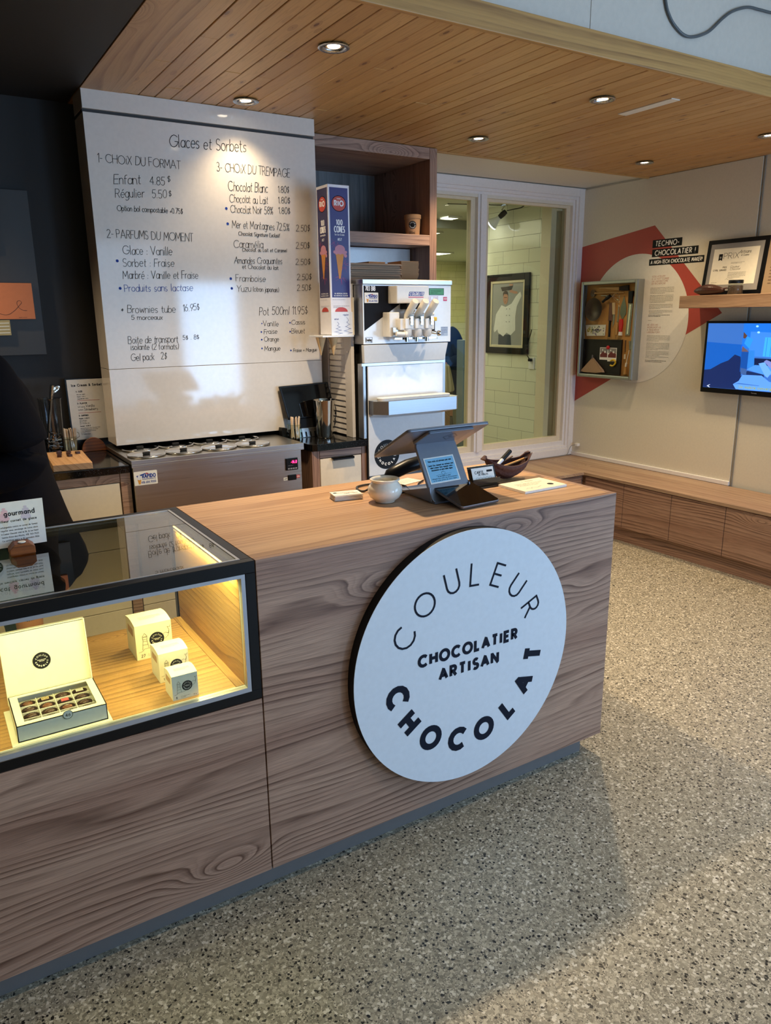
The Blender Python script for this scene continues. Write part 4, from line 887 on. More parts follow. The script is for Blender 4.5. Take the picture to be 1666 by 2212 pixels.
for k in range(16):
    a_ = rj.uniform(0, 6.28); z_ = GZ + .014 + k * .0052
    m.tube([(-.155 + .031 * cos(a_), 1.86 + .031 * sin(a_), z_), (-.155 - .031 * cos(a_), 1.86 - .031 * sin(a_), z_ + .014)], .0035, 8)
tag(m.obj('metal_rods', CHROME, smooth=True, kind='stuff'), 'jumble of small steel pieces at the bottom of the measuring jug', 'steel pieces')
# two jars with wooden sticks
def stick_jar(x, y, lb, fill, clip, seed):
    t = thing('glass_jar', lb, 'jar', (x, y, GZ + .0005), 0, 'glass jars of wooden sticks')
    MB().lathe([(.0001, .002), (.036, .002), (.0385, .006), (.0385, .040), (.033, .056), (.031, .060), (.033, .066), (.034, .074), (.032, .074), (.030, .062), (.0365, .038), (.0365, .007), (.0001, .005)], (0, 0, 0), 36, cap=False).obj('body', GLASS, t, True, world=False)
    w = MB()
    if clip:
        w.tube([(.034 * cos(2 * pi * k / 24), .034 * sin(2 * pi * k / 24), .064) for k in range(24)], .0012, 6, True)
        w.tube([(.034, 0, .064), (.044, 0, .068), (.043, 0, .084), (.036, .004, .088)], .0012, 6); w.tube([(-.034, 0, .064), (-.038, 0, .08)], .0012, 6)
    else: w.tube([(.0345 * cos(2 * pi * k / 24), .0345 * sin(2 * pi * k / 24), .071) for k in range(24)], .0016, 6, True)
    w.obj('wire_bail' if clip else 'rim', CHROME if clip else GLASS, t, True, world=False)
    rj = random.Random(seed); st0 = None
    for k in range(13):
        a_ = 2 * pi * k / 13 + rj.uniform(-.2, .2); rr = .012 + .013 * rj.random(); tilt = rj.uniform(.02, .10); px, py = rr * cos(a_), rr * sin(a_)
        if st0 is None:
            st = thing('wooden_stick', 'x', 'wooden stick', (0, 0, 0), 0); h = .098
            MB().prism([(-.0045, 0, 0), (.0045, 0, 0), (.0045, 0, h - .004), (.0025, 0, h), (-.0025, 0, h), (-.0045, 0, h - .004)], (0, .002, 0)).obj('stick', STICK, st, world=False); st0 = st
        else: st = dup(st0, (0, 0, 0))
        st.location = (x + px, y + py, GZ + .0065 + rj.uniform(0, .006)); st.rotation_euler = (-sin(a_) * tilt, cos(a_) * tilt, a_)
        st['label'] = f'flat wooden stirring stick standing in the {fill}'; st['group'] = f'wooden sticks in the {fill}'
stick_jar(-.088, 1.90, 'glass clip-top jar of wooden sticks beside the measuring jug', 'left clip-top jar', True, 3)
stick_jar(.884, 1.652, 'small glass jar of wooden sticks next to the dipping cabinet', 'jar right of the whiteboard', False, 5)
# steel milkshake cup
mk = thing('mixing_cup', 'tall polished steel mixing cup on the right granite worktop', 'cup', (1.034, 1.620, GZ))
MB().lathe([(.0001, .001), (.036, .001), (.0385, .006), (.039, .016), (.0405, .022), (.0535, .176), (.0555, .183), (.0545, .184), (.0525, .178), (.0375, .01), (.0001, .006)], (1.034, 1.620, GZ), 48, cap=False).obj('body', CHROME, mk, 60)
MB().tube(smooth([(1.083, 1.630, GZ + .165), (1.099, 1.635, GZ + .15), (1.106, 1.637, GZ + .12), (1.100, 1.635, GZ + .09), (1.085, 1.630, GZ + .07), (1.076, 1.627, GZ + .055)], 6), .0022, 8).obj('handle', BLACK, mk, True)
# staff-side touch terminal leaning at the board
tt = thing('touch_terminal', 'black touchscreen till on the right granite worktop, leaning against the whiteboard', 'till', (.98, 1.79, GZ))
so = Vector((.872, 1.686, 1.036)); su = Vector((-.030, .026, .160)); sr = Vector((.262, 0, .008)); sn = sr.cross(su).normalized()
if sn.y > 0: sn = -sn
MB().prism([so, so + sr, so + sr + su, so + su], -sn * .012).obj('screen', BLACKS, tt, bev=.003)
MB().prism([so + sr * .03 + su * .04 + sn * .0002, so + sr * .97 + su * .04 + sn * .0002, so + sr * .97 + su * .96 + sn * .0002, so + sr * .03 + su * .96 + sn * .0002], sn * .0006).obj('glass', SCREENB, tt)
MB().prism([(.840, 1.695, GZ + .001), (.840, 1.695, GZ + .055), (.868, 1.695, GZ + .050), (.868, 1.695, GZ + .001)], (0, .038, 0)).obj('side_block', BLACK, tt, bev=.002)
MB().box(.935, 1.03, 1.690, 1.735, GZ + .001, GZ + .095).obj('printer', BLACK, tt, bev=.003)
cr0 = thing('cone_rack', 'low steel rack with black slots in front of the black till', 'rack', (.99, 1.68, GZ))
m = MB().prism([(.925, 1.687, GZ + .001), (1.065, 1.687, GZ + .001), (1.065, 1.687, GZ + .046), (.925, 1.687, GZ + .046)], (0, -.008, 0)); m.obj('body', STEEL, cr0, bev=.001)
for k in range(4): MB().prism([(.935 + k * .024, 1.679, GZ + .003), (.942 + k * .024, 1.679, GZ + .003), (.938 + k * .024, 1.679, GZ + .028), (.931 + k * .024, 1.679, GZ + .028)], (0, -.003, 0)).obj('slot', BLACK, cr0)
tag(MB().box(1.105, 1.125, 1.745, 1.78, GZ + .0005, GZ + .055).obj('power_adapter', WHITE, bev=.002), 'white power adapter behind the steel mixing cup', 'power adapter')
# louvred white panel
lv = thing('louvred_panel', 'white louvred side panel between the granite worktop and the soft-serve machine', 'panel', (1.157, 1.75, GZ))
m = MB(); m.box(1.140, 1.1555, 1.532, 1.598, 0.9455, 1.662); m.box(1.140, 1.1555, 1.770, 1.96, 0.9455, 1.662); m.box(1.140, 1.1555, 1.598, 1.770, 1.61, 1.662)
m.obj('frame', TRIMW, lv, bev=.001)
m = MB()
for k in range(24):
    z = .952 + k * .0276
    m.prism([(1.1435, 1.5985, z), (1.1475, 1.5985, z + .0276), (1.1550, 1.5985, z + .0276), (1.1550, 1.5985, z)], (0, .171, 0))
m.obj('slats', TRIMW, lv)
MB().lathe([(.004, 0), (.004, .003), (.002, .004)], (1.1365, 1.565, 1.352), 12, 'x').obj('screw', CHROME, lv)
lv['label'] = 'white louvred side panel beside the soft-serve machine'
# ---- cone boxes in a clear wall dispenser
PUR = mat('deep_purple_print', '#2b2470', .35); PURD = mat('dark_purple_print', '#221c52', .35); RED2 = mat('red_oval_print', '#c23a26', .4); WPR = mat('white_print', '#f4f2f4', .4); WAF = mat('waffle_print', '#cf8a3a', .5); PNK = mat('pink_ice_print', '#c8889a', .5); FWK = mat('firework_print', '#a8407e', .5)
bx = thing('cone_box', 'tall purple box of 100 cones standing in the wall dispenser', 'box', (1.09, 1.57, 1.432))
X0, X1, Y0, Z0, Z1 = 1.032, 1.140, 1.520, 1.434, 2.080
MB().box(X0, X1, Y0, Y0 + .11, Z0, Z1).obj('carton', mat('white_carton', '#eceaf0', .4), bx, bev=.001)
yy = Y0 - .0004
MB().quad((X0 + .008, yy, 1.600), (X1 - .008, yy, 1.600), (X1 - .008, yy, Z1 - .012), (X0 + .008, yy, Z1 - .012)).obj('front_print', PUR, bx, smooth='flat2d')
MB().quad((X0 - .0004, Y0 + .006, 1.600), (X0 - .0004, Y0 + .104, 1.600), (X0 - .0004, Y0 + .104, Z1 - .012), (X0 - .0004, Y0 + .006, Z1 - .012)).obj('side_print', PURD, bx, smooth='flat2d')
def rio(o, rt, nrm, cx_, en):
    o = Vector(o) + Vector(nrm) * .0004; up = ZU; rt = Vector(rt)
    MB().disc(o + up * 2.002, .0335, rt, up, 36, rx=.037).obj('white_oval', WPR, bx, smooth='flat2d')
    MB().disc(o + up * 2.002 + Vector(nrm) * .0003, .031, rt, up, 36, rx=.0345).obj('red_oval', RED2, bx, smooth='flat2d')
    a = MB(); q = o + Vector(nrm) * .0006
    text(a, 'RIO', q + up * 1.993, rt, up, .020, .0056, .044, align='c', rnd=False)
    text(a, 'SCHWARZ', q + up * 2.020, rt, up, .004, .0008, .02, align='c')
    text(a, '100', q + up * 1.913, rt, up, .021, .0042, .030, align='c', rnd=False); text(a, 'CONES' if en else 'CORNETS', q + up * 1.882, rt, up, .024, .0046, .052, align='c', rnd=False, sp=.12)
    text(a, 'for Ice Cream' if en else 'pour creme glacee', q + up * 1.868, rt, up, .0075, .0012, .048, align='c'); text(a, '#57', q + up * 1.846, rt, up, .010, .0018, .020, align='c')
    text(a, 'NO ARTIFICIAL COLORS', q + up * 1.615, rt, up, .0045, .0010, .066, align='c'); text(a, 'NO ARTIFICIAL FLAVORS', q + up * 1.6055, rt, up, .0045, .0010, .072, align='c')
    a.obj('lettering', WPR, bx, smooth='flat2d')
    a = MB(); rj = random.Random(2)
    for cxx, czz in ((-.02, 1.835), (.005, 1.69), (.02, 1.74)):
        for k in range(18):
            an = rj.uniform(0, 6.28); l = rj.uniform(.012, .034); ribbon(a, [(.006 * cos(an), .006 * sin(an)), (l * cos(an), l * sin(an) - .004)], .0007, o + Vector(nrm) * .0002 + rt * cxx + up * czz, rt, up, False)
    a.obj('fireworks_print', FWK, bx, smooth='flat2d')
    c = q + Vector(nrm) * .0001
    a = MB(); a.add([c + rt * -.022 + up * 1.790, c + rt * .020 + up * 1.790, c + rt * .0 + up * 1.682, c + rt * -.008 + up * 1.682], [(0, 1, 2, 3)]); c = c + Vector(nrm) * .0001; a.disc(c + rt * -.001 + up * 1.79, .012, rt, up, 20, rx=.025); a.obj('cone_picture', WAF, bx, smooth='flat2d')
    a = MB(); a.disc(c + up * 1.808 + Vector(nrm) * .0001, .020, rt, up, 24, rx=.026)
    for k in range(7): a.disc(c + rt * (-.028 + k * .0095) + up * (1.797 - .004 * (k % 2)) + Vector(nrm) * (.00015 + .00004 * k), .007, rt, up, 12)
    a.disc(c + rt * .028 + up * 1.782 + Vector(nrm) * .00015, .008, rt, up, 12); a.obj('ice_cream_picture', PNK, bx, smooth='flat2d')
    a = MB(); a.add([q + up * 1.537 + rt * (.033 * cos(pi * k / 16)) + up * (.020 * sin(pi * k / 16)) for k in range(17)], [tuple(range(17))]); a.obj('lower_red_print', RED2, bx, smooth='flat2d')
    a = MB(); greek(a, q + rt * -.045 + up * 1.590, rt, up, .09, 1, .01, .003); greek(a, q + rt * -.042 + up * 1.562, rt, up, .084, 2, .006, .003); a.obj('small_print', mat('grey_small_print', '#9a9aa2', .6), bx, smooth='flat2d')
rio(((X0 + X1) / 2, Y0, 0), XR, (0, -1, 0), 0, True)
rio((X0, Y0 + .055, 0), (0, -1, 0), (-1, 0, 0), 0, False)
dp = thing('cone_dispenser', 'clear acrylic cone dispenser with ice cream line drawing, under the cone box', 'dispenser', (1.08, 1.57, 1.42))
m = MB(); m.box(.975, 1.139, 1.500, 1.640, 1.424, 1.432); m.obj('shelf', mat('frosted_acrylic', '#e4e8ee', .2), dp, bev=.001)
pl_ = MB().box(1.028, 1.146, 1.512, 1.516, 1.432, 1.536).obj('front_plate', mat('white_acrylic_plate', '#e3e7ee', .2), dp, bev=.0008)
MB().box(1.1405, 1.1445, 1.505, 1.531, 1.432, 1.60).obj('side_plate', CREAMF, dp)
a = MB()
def swirl(cx_, z_, w, h):
    pts = []
    for k in range(46):
        t = k / 45; ww = w * (1 - t) ** .8; pts.append((cx_ + ww * sin(t * 22) + .1 * w * t, z_ + h * t * .9 + .03 * h * sin(t * 44)))
    pts.append((cx_ - w * .2, z_ + h)); ribbon(a, pts, .0009, Vector((0, 1.5112, 0)), XR, ZU)
swirl(1.062, 1.437, .024, .055); swirl(1.112, 1.437, .025, .075)
text(a, 'enfant', (1.044, 1.5112, 1.501), XR, ZU, .007, .0009, .022, jit=.05); text(a, 'régulier', (1.090, 1.5112, 1.520), XR, ZU, .007, .0009, .028, jit=.05)
a.obj('line_drawing', BLUEI, pl_, smooth='flat2d')
CONEM = mat('sugar_cone', '#d9b482', .6, bump=(300, .3))
for i, (x, y) in enumerate(((1.050, 1.54), (.995, 1.56))):
    t = thing('ice_cream_cone', ('sugar cone poking out under the dispenser, in front' if i == 0 else 'sugar cone under the dispenser, next to the whiteboard edge'), 'cone', (x, y, 1.342), 0, 'cones hanging in the dispenser')
    MB().lathe([(.0025, 0), (.006, .015), (.022, .074), (.024, .081), (.022, .081), (.005, .018), (.0001, .016)], (0, 0, 0), 28, cap=False).obj('cone', CONEM, t, 40, world=False)

# ================================================================== shelf unit behind the machine
su_ = thing('shelf_unit', 'tall open wood-grain shelf unit between the whiteboard and the window', 'shelf unit', (1.5, 2.25, 0))
MB().box(1.095, 1.897, 1.971, 2.55, 2.330, 2.386).obj('top_panel', LARCH, su_, bev=.001)
MB().box(1.899, 1.946, 1.971, 2.598, 0, 2.386).obj('side_panel', LARCH_Z, su_, bev=.001)
MB().box(1.092, 1.112, 1.971, 2.55, .95, 2.33).obj('side_panel', LARCH_Z, su_)
MB().box(1.112, 1.899, 2.55, 2.565, 0, 2.33).obj('back_panel', wood('grey_larch_back', '#8d8d8c', '#7b7b7c', '#5c5c5e', 'z', 20, 6, 14, knots=False), su_)
MB().box(1.112, 1.899, 1.971, 2.54, 1.889, 1.944).obj('shelf', LARCH, su_, bev=.001)
cp = thing('takeaway_tub', 'kraft 500 ml ice cream tub with black round label on the shelf', 'tub', (1.868, 2.07, 1.9445))
MB().lathe([(.0001, 0), (.0375, 0), (.0385, .004), (.0445, .100), (.0001, .100)], (1.845, 2.06, 1.9448), 40).obj('cup', KRAFT, cp, 50)
MB().lathe([(.0465, .088), (.0475, .090), (.0475, .108), (.0455, .110), (.0001, .109)], (1.845, 2.06, 1.9448), 40).obj('lid', KRAFT, cp, 50)
def on_cyl(cx_, cy_, r0, r1, z0, z1, ang, mb):
    """wrap flat lettering (x=arc, z=height) around a tapered tub"""
    vs = []
    for (x, y, z) in mb.v:
        t = (z - z0) / (z1 - z0); rr = r0 + (r1 - r0) * t + .0006 - y * 1.0; a = ang + x / ((r0 + r1) / 2)
        vs.append((cx_ + rr * cos(a), cy_ + rr * sin(a), z))
    mb.v = vs; return mb
a0 = math.atan2(-3.69, -2.48)
dm = MB()
for ri in range(8): 
    for k in range(24):
        r0_, r1_ = .021 * ri / 8, .021 * (ri + 1) / 8; t0, t1 = 2 * pi * k / 24, 2 * pi * (k + 1) / 24
        dm.add([(r0_ * cos(t0), 0, 1.999 + r0_ * sin(t0)), (r1_ * cos(t0), 0, 1.999 + r1_ * sin(t0)), (r1_ * cos(t1), 0, 1.999 + r1_ * sin(t1)), (r0_ * cos(t1), 0, 1.999 + r0_ * sin(t1))], [(0, 1, 2, 3)])
on_cyl(1.845, 2.06, .0378, .0445, 1.9448, 2.0448, a0, dm).obj('label', BLACK, cp, smooth='flat2d')
lm_ = MB(); r_ = .021
for ch, a in zip('COULEUR', (153, 128.6, 105, 86.6, 67, 47, 24.8)):
    d = Vector((cos(R(a)), 0, sin(R(a)))); tr = Vector((sin(R(a)), 0, -cos(R(a)))); h = r_ * .2; text(lm_, ch, Vector((0, -.0004, 1.999)) + d * (r_ * .657 - h / 2), tr, d, h, r_ * .03, align='c')
for ch, a in zip('CHOCOLAT', (-167.5, -145.5, -122.5, -99, -76.4, -54, -33.5, -11.5)):
    d = Vector((cos(R(a)), 0, sin(R(a)))); tr = Vector((-sin(R(a)), 0, cos(R(a)))); h = r_ * .2; text(lm_, ch, Vector((0, -.0004, 1.999)) + d * (r_ * .7 + h / 2), tr, -d, h, r_ * .06, align='c')
on_cyl(1.845, 2.06, .0378, .0445, 1.9448, 2.0448, a0, lm_).obj('lettering', PAPER, cp, smooth='flat2d')
lm_ = MB(); text(lm_, '500ml', (-.004, -.0004, 1.953), XR, ZU, .013, .0013, .036, align='c', jit=.05); on_cyl(1.845, 2.06, .0378, .0445, 1.9448, 2.0448, a0, lm_).obj('handwriting', INK, cp, smooth='flat2d')
wp = MB(); wp.box(1.20, 1.925 - .03, 2.16, 2.166, 1.30, 1.884)
tag(wp.obj('white_board_sheet', WHITEM, bev=.001), 'blank white board standing behind the soft-serve machine under the shelf', 'board')

# ---- folded kraft boxes and nested trays on top of the machine
rj = random.Random(12); p0 = None
for k in range(9):
    z = 1.6805 + k * .0100
    if k < 8:
        t = thing('folded_box', 'x', 'box', (1.33, 1.69, z), rj.uniform(-.02, .03), 'flat kraft take-away boxes on the machine') if p0 is None else dup(p0, (1.33 + rj.uniform(-.006, .006), 1.69 + rj.uniform(-.004, .004), z), rj.uniform(-.03, .03))
        if p0 is None:
            m = MB(); m.box(-.145, .145, -.085, .085, 0, .0028); m.prism([(-.145, -.085, .0028), (.145, -.085, .0028), (.143, -.083, .0068), (-.143, -.083, .0068)], (0, .16, 0)); m.box(-.140, .140, -.080, .078, .0062, .0094)
            m.obj('card', KRAFTG, t, world=False, bev=.0008, seg=1); p0 = t
        t['label'] = 'flat kraft take-away box, ' + ('topmost of the pile on the soft-serve machine' if k == 7 else 'lowest of the pile on the soft-serve machine' if k == 0 else 'in the middle of the pile on the soft-serve machine')
p1 = None
for k in range(10):
    z = 1.6805 + k * .0072
    t = thing('kraft_tray', 'x', 'tray', (1.545, 1.70, z), 0, 'nested kraft trays on the machine') if p1 is None else dup(p1, (1.545 + rj.uniform(-.002, .002), 1.70, z), rj.uniform(-.01, .01))
    if p1 is None:
        m = MB(); b, h = .044, .032
        ri = [(-b, -b - .01, .001), (b, -b - .01, .001), (b, b + .01, .001), (-b, b + .01, .001)]; ro = [(-b - .009, -b - .02, h), (b + .009, -b - .02, h), (b + .009, b + .02, h), (-b - .009, b + .02, h)]
        ri2 = [(x * .97, y * .97, .003) for x, y, z_ in ri]; ro2 = [(x * .97, y * .97, h) for x, y, z_ in ro]
        m.ringstack([ri, ro, ro2, ri2], True); m.obj('card', KRAFT, t, world=False, bev=.0008, seg=1); p1 = t
    t['label'] = 'nested kraft tray, ' + ('uppermost of the stack beside the folded boxes' if k == 9 else 'lowest of the stack beside the folded boxes' if k == 0 else 'inside the stack beside the folded boxes')
t = dup(p1, (1.45, 1.87, 1.6805), 0.1, 'single kraft tray turned over behind the folded boxes'); t.scale = (1, 1, 3.2)

# ================================================================== soft-serve machine
sm = thing('soft_serve_machine', 'large steel and white soft-serve ice cream machine with three levers', 'ice cream machine', (1.4, 1.75, 0))
MB().box(1.158, 1.657, 1.4515, 2.08, 1.3895, 1.656).obj('upper_body', STEELZ, sm, bev=.002)
MB().box(1.154, 1.661, 1.440, 2.09, 1.656, 1.6795).obj('top_cover', STEEL, sm, bev=.003)
m = MB(); m.box(1.180, 1.640, 1.462, 2.08, .10, 1.385); m.obj('lower_body', STEELZ, sm, bev=.002)
MB().box(1.1755, 1.640, 1.46, 2.07, .02, .10).obj('base', BLACK, sm)
MB().box(1.1775, 1.620, 1.445, 1.463, .70, .760).obj('base_strip', mat('dark_grey_metal', '#4c5560', .4, .6), sm)
fp = MB().box(1.158, 1.657, 1.446, 1.4512, 1.3895, 1.656).obj('front_panel', WHITEM, sm, bev=.001)
MB().add([(1.163, 1.4455, 1.650), (1.490, 1.4455, 1.650), (1.163, 1.4455, 1.449)], [(0, 1, 2)]).obj('black_graphic', INK, fp, smooth='flat2d')
m = MB(); text(m, '703 BIB', (1.172, 1.4450, 1.629), XR, ZU, .0185, .0032, .052, rnd=False); m.obj('model_lettering', WPR, fp, smooth='flat2d')
sticker(1.166, 1.574, .074, .046, 1.4452, sm)
m = MB()
for a, b, c_, d in ((1.168, 1.205, 1.396, 1.397), (1.168, 1.205, 1.420, 1.421), (1.168, 1.169, 1.396, 1.421), (1.204, 1.205, 1.396, 1.421)): m.box(a, b, 1.4450, 1.4458, c_, d)
text(m, 'Dialog', (1.1705, 1.4450, 1.4025), XR, ZU, .013, .0022, .030, rnd=False); m.obj('brand_lettering', INK, fp, smooth='flat2d')
lcd = MB().box(1.528, 1.612, 1.4445, 1.4462, 1.612, 1.640).obj('display', mat('lcd_green', '#1c5a1e', .2, emit='#1f8a25', estr=.35), fp)
MB().box(1.526, 1.614, 1.4452, 1.4461, 1.610, 1.642).obj('display_bezel', BLACK, fp)
m = MB(); greek(m, (1.535, 1.4440, 1.628), XR, ZU, .06, 2, .009, .004, 5); m.obj('display_text', BLACK, lcd, smooth='flat2d')
PK = mat('pink_red_print', '#c8376a', .4)
m = MB()
for k in range(3):
    x = 1.512 + k * .0235
    for j in range(2 if k != 1 else 2):
        z = 1.588 - j * .021
        for (a, b, c_, d) in ((x, x + .019, z, z + .0008), (x, x + .019, z + .0165, z + .0173), (x, x + .0008, z, z + .017), (x + .0182, x + .019, z, z + .017)): m.box(a, b, 1.4452, 1.4458, c_, d)
        if (k + j) % 2 == 0: m.ring((x + .0095, 1.4450, z + .0085), .0035, .0045, n=12)
m.obj('touch_icons', PK, fp)
sb = MB().box(1.611, 1.633, 1.4450, 1.4458, 1.583, 1.602).obj('stop_button', PK, fp); m = MB(); text(m, 'STOP', (1.6135, 1.4446, 1.589), XR, ZU, .007, .0014, .017); m.obj('stop_lettering', WPR, sb, smooth='flat2d')
m = MB()
for z0, z1 in ((1.443, 1.462), (1.418, 1.441)): m.box(1.598, 1.640, 1.4451, 1.4458, z0, z1)
il = m.obj('info_label', mat('pale_blue_label', '#a9bcd6', .5), fp); m = MB(); greek(m, (1.601, 1.4447, 1.456), XR, ZU, .036, 5, .0075, .0032, 8); m.obj('label_print', BLUEI, il, smooth='flat2d')
# motor shroud with brand mark
sh = MB().box(1.293, 1.472, 1.368, 1.4455, 1.571, 1.649).obj('shroud', WHITE, sm, bev=.004)
m = MB(); m.prism([(1.356, 1.3675, 1.604), (1.440, 1.3675, 1.604), (1.446, 1.3675, 1.622), (1.362, 1.3675, 1.622)], (0, -.0004, 0)); br = m.obj('brand_plate', mat('royal_blue_print', '#2a3c92', .4), sh)
m = MB(); text(m, 'COLDELITE', (1.362, 1.3667, 1.6075), XR, ZU, .011, .0024, .078, slant=.25, rnd=False); m.obj('brand_lettering', WPR, br, smooth='flat2d')
MB().box(1.356, 1.440, 1.3670, 1.3676, 1.5965, 1.600).obj('red_line', PK, sh)
MB().box(1.350, 1.425, 1.372, 1.43, 1.545, 1.5715).obj('mount_recess', BLACK, sm)
m = MB(); m.lathe([(.016, 0), (.016, .012), (.009, .014), (.009, .035)], (1.385, 1.40, 1.535), 20); m.cyl((1.372, 1.385, 1.565), (1.40, 1.385, 1.535), .006); m.cyl((1.40, 1.372, 1.562), (1.372, 1.388, 1.532), .005); m.obj('linkage', CHROME, sm, 40)
# dispensing head
m = MB(); m.box(1.262, 1.318, 1.385, 1.4455, 1.420, 1.532); m.box(1.318, 1.49, 1.41, 1.4455, 1.42, 1.50); m.obj('back_plate', WHITE, sm, bev=.004)
m = MB(); m.box(1.300, 1.492, 1.352, 1.42, 1.452, 1.503); m.obj('head_block', WHITE, sm, bev=.003)
for k, x in enumerate((1.345, 1.402, 1.459)):
    m = MB(); m.box(x - .026, x + .020, 1.338, 1.36, 1.458, 1.503); m.lathe([(.012, 1.418), (.021, 1.428), (.023, 1.459)], (x - .002, 1.362, 0), 20)
    m.obj('spout', WHITE, sm, 40, bev=.0015)
    m = MB(); m.box(x - .002, x + .012, 1.330, 1.340, 1.474, 1.512); m.cyl((x + .004, 1.328, 1.486), (x + .004, 1.34, 1.486), .006); m.box(x - .006, x + .014, 1.336, 1.352, 1.500, 1.507); m.obj('lever_pivot', CHROME, sm, 40)
    h = MB(); h.tube([(x + .004, 1.374, 1.505), (x + .004, 1.365, 1.519), (x + .004, 1.303, 1.577), (x + .004, 1.300, 1.580)], [.0135, .0165, .0175, .0150], 24); h.obj('lever', CERAM, sm, 45)
    m = MB(); m.cyl((x + .028, 1.372, 1.50), (x + .028, 1.360, 1.527), .0095, n=16); m.obj('knob', WHITE, sm, 45)
    m = MB(); m.lathe([(.010, 1.402), (.010, 1.418)], (x - .002, 1.365, 0), 16); m.lathe([(.0075, 1.398), (.0075, 1.402)], (x - .002, 1.365, 0), 16); m.obj('nozzle', CHROME, sm, 40)
m = MB(); m.box(1.285, 1.520, 1.375, 1.385, 1.409, 1.417); m.cyl((1.28, 1.38, 1.411), (1.53, 1.38, 1.411), .004); m.cyl((1.49, 1.375, 1.440), (1.515, 1.375, 1.436), .008); m.lathe([(.006, -.006), (.013, 0), (.013, .008), (.007, .013)], (1.530, 1.375, 1.433), 16, 'x'); m.obj('clamp_bar', CHROME, sm, 40)
m = MB(); m.cyl((1.275, 1.348, 1.436), (1.318, 1.340, 1.433), .010, n=16); m.cyl((1.318, 1.340, 1.433), (1.326, 1.338, 1.432), .013, n=16); m.obj('side_knob', WHITE, sm, 40)
m = MB(); m.box(1.274, 1.300, 1.372, 1.386, 1.425, 1.463); m.box(1.505, 1.520, 1.40, 1.4455, 1.43, 1.50); m.obj('side_bracket', STEEL, sm)
MB().box(1.512, 1.522, 1.390, 1.400, 1.440, 1.500).obj('black_seal', BLACK, sm)
MB().box(1.508, 1.532, 1.385, 1.405, 1.490, 1.508).obj('yellow_tab', mat('yellow_plastic', '#e2b81c', .4), sm, bev=.003)
# band and door
m = MB(); m.prism([(1.150, 1.432, 1.386), (1.632, 1.432, 1.386), (1.618, 1.440, 1.303), (1.158, 1.440, 1.303)], (0, .022, 0)); m.obj('band_panel', WHITEM, sm, bev=.002)
MB().box(1.145, 1.622, 1.444, 1.463, 1.290, 1.302).obj('steel_edge', STEEL, sm)
MB().box(1.1535, 1.172, 1.452, 1.50, .947, 1.30).obj('left_steel_trim', STEELZ, sm, bev=.003)
MB().box(1.172, 1.176, 1.4475, 1.463, .760, 1.290).obj('seal', BLACK, sm)
dr = MB().box(1.1765, 1.613, 1.445, 1.4615, .762, 1.290).obj('door', WHITEM, sm, bev=.003)
logo((1.278, 1.4448, .862), XR, ZU, .072, 'l', dr, BLACK, PAPER, (0, -1, 0), bold=1.3)
# drip tray
o_ = [(1.178, 1.4445), (1.178, 1.402), (1.232, 1.350), (1.628, 1.350), (1.650, 1.372), (1.650, 1.4445)]
o2 = [(1.185, 1.4445), (1.190, 1.430), (1.238, 1.385), (1.54, 1.385), (1.56, 1.40), (1.56, 1.4445)]
dt = MB().ringstack([[(x, y, 1.051) for x, y in o2], [(x, y, 1.066) for x, y in o_], [(x, y, 1.130) for x, y in o_]], True).obj('drip_tray', brushed('blue_steel', '#a5adb8', .28), sm, bev=.001)
m = MB(); n = 12; ring = []
for cx_, s0 in ((1.585, -90), (1.222, 90)):
    ring += [(cx_ + .024 * cos(R(s0 + 180 * k / n)), 1.393 + .030 * sin(R(s0 + 180 * k / n))) for k in range(n + 1)]
cx0_, cy0_ = 1.40, 1.393
def sc(f, z, g=1): return [(cx0_ + (x - cx0_) * f, cy0_ + (y - cy0_) * g, z) for x, y in ring]
m.ringstack([sc(.99, 1.1305, .9), sc(1.0, 1.143, 1), sc(.985, 1.144, .85), sc(.975, 1.134, .75)], True); m.obj('tray_insert', WHITE, dt, 40)

# ================================================================== bench running under the window and along the right wall
bn = thing('corner_bench', 'low L-shaped wood-grain bench with drawers along the window and right wall', 'bench', (3.0, 2.0, 0))
tp = MB(); tp.prism([(1.96, 2.598, .414), (1.96, 2.050, .414), (3.2907, 2.050, .414), (3.2907, -2.6, .414), (3.715, -2.6, .414), (3.715, 2.598, .414)], (0, 0, .0195))
tp.obj('top', wood('larch_bench', '#c6a789', '#ad8a70', '#8a6a55', 'y', 20, 5.0, 8.0), bn)
m = MB(); m.box(3.326, 3.715, -2.6, 2.598, .10, .413); m.box(1.96, 3.326, 2.085, 2.598, .10, .413); m.obj('carcass', LARCH_Y, bn)
ys = [2.050, 1.7045, 1.325, .946, .567, .188, -.19, -.57, -.95, -1.33, -1.71, -2.09, -2.47]
for a, b in zip(ys[1:], ys[:-1]): MB().box(3.307, 3.325, a + .0018, b - .0018, .108, .406).obj('drawer_front', LARCH_Y, bn, bev=.0008, seg=1)
for k in range(3): MB().box(2.0 + k * .43, 2.427 + k * .43, 2.067, 2.084, .108, .406).obj('drawer_front', LARCH, bn, bev=.0008, seg=1)
m = MB(); m.box(3.345, 3.36, -2.6, 2.598, 0, .10); m.box(1.96, 3.345, 2.10, 2.115, 0, .10); m.obj('plinth', LARCH_Y, bn)

# ================================================================== things on the counter
CZ = H + .0004
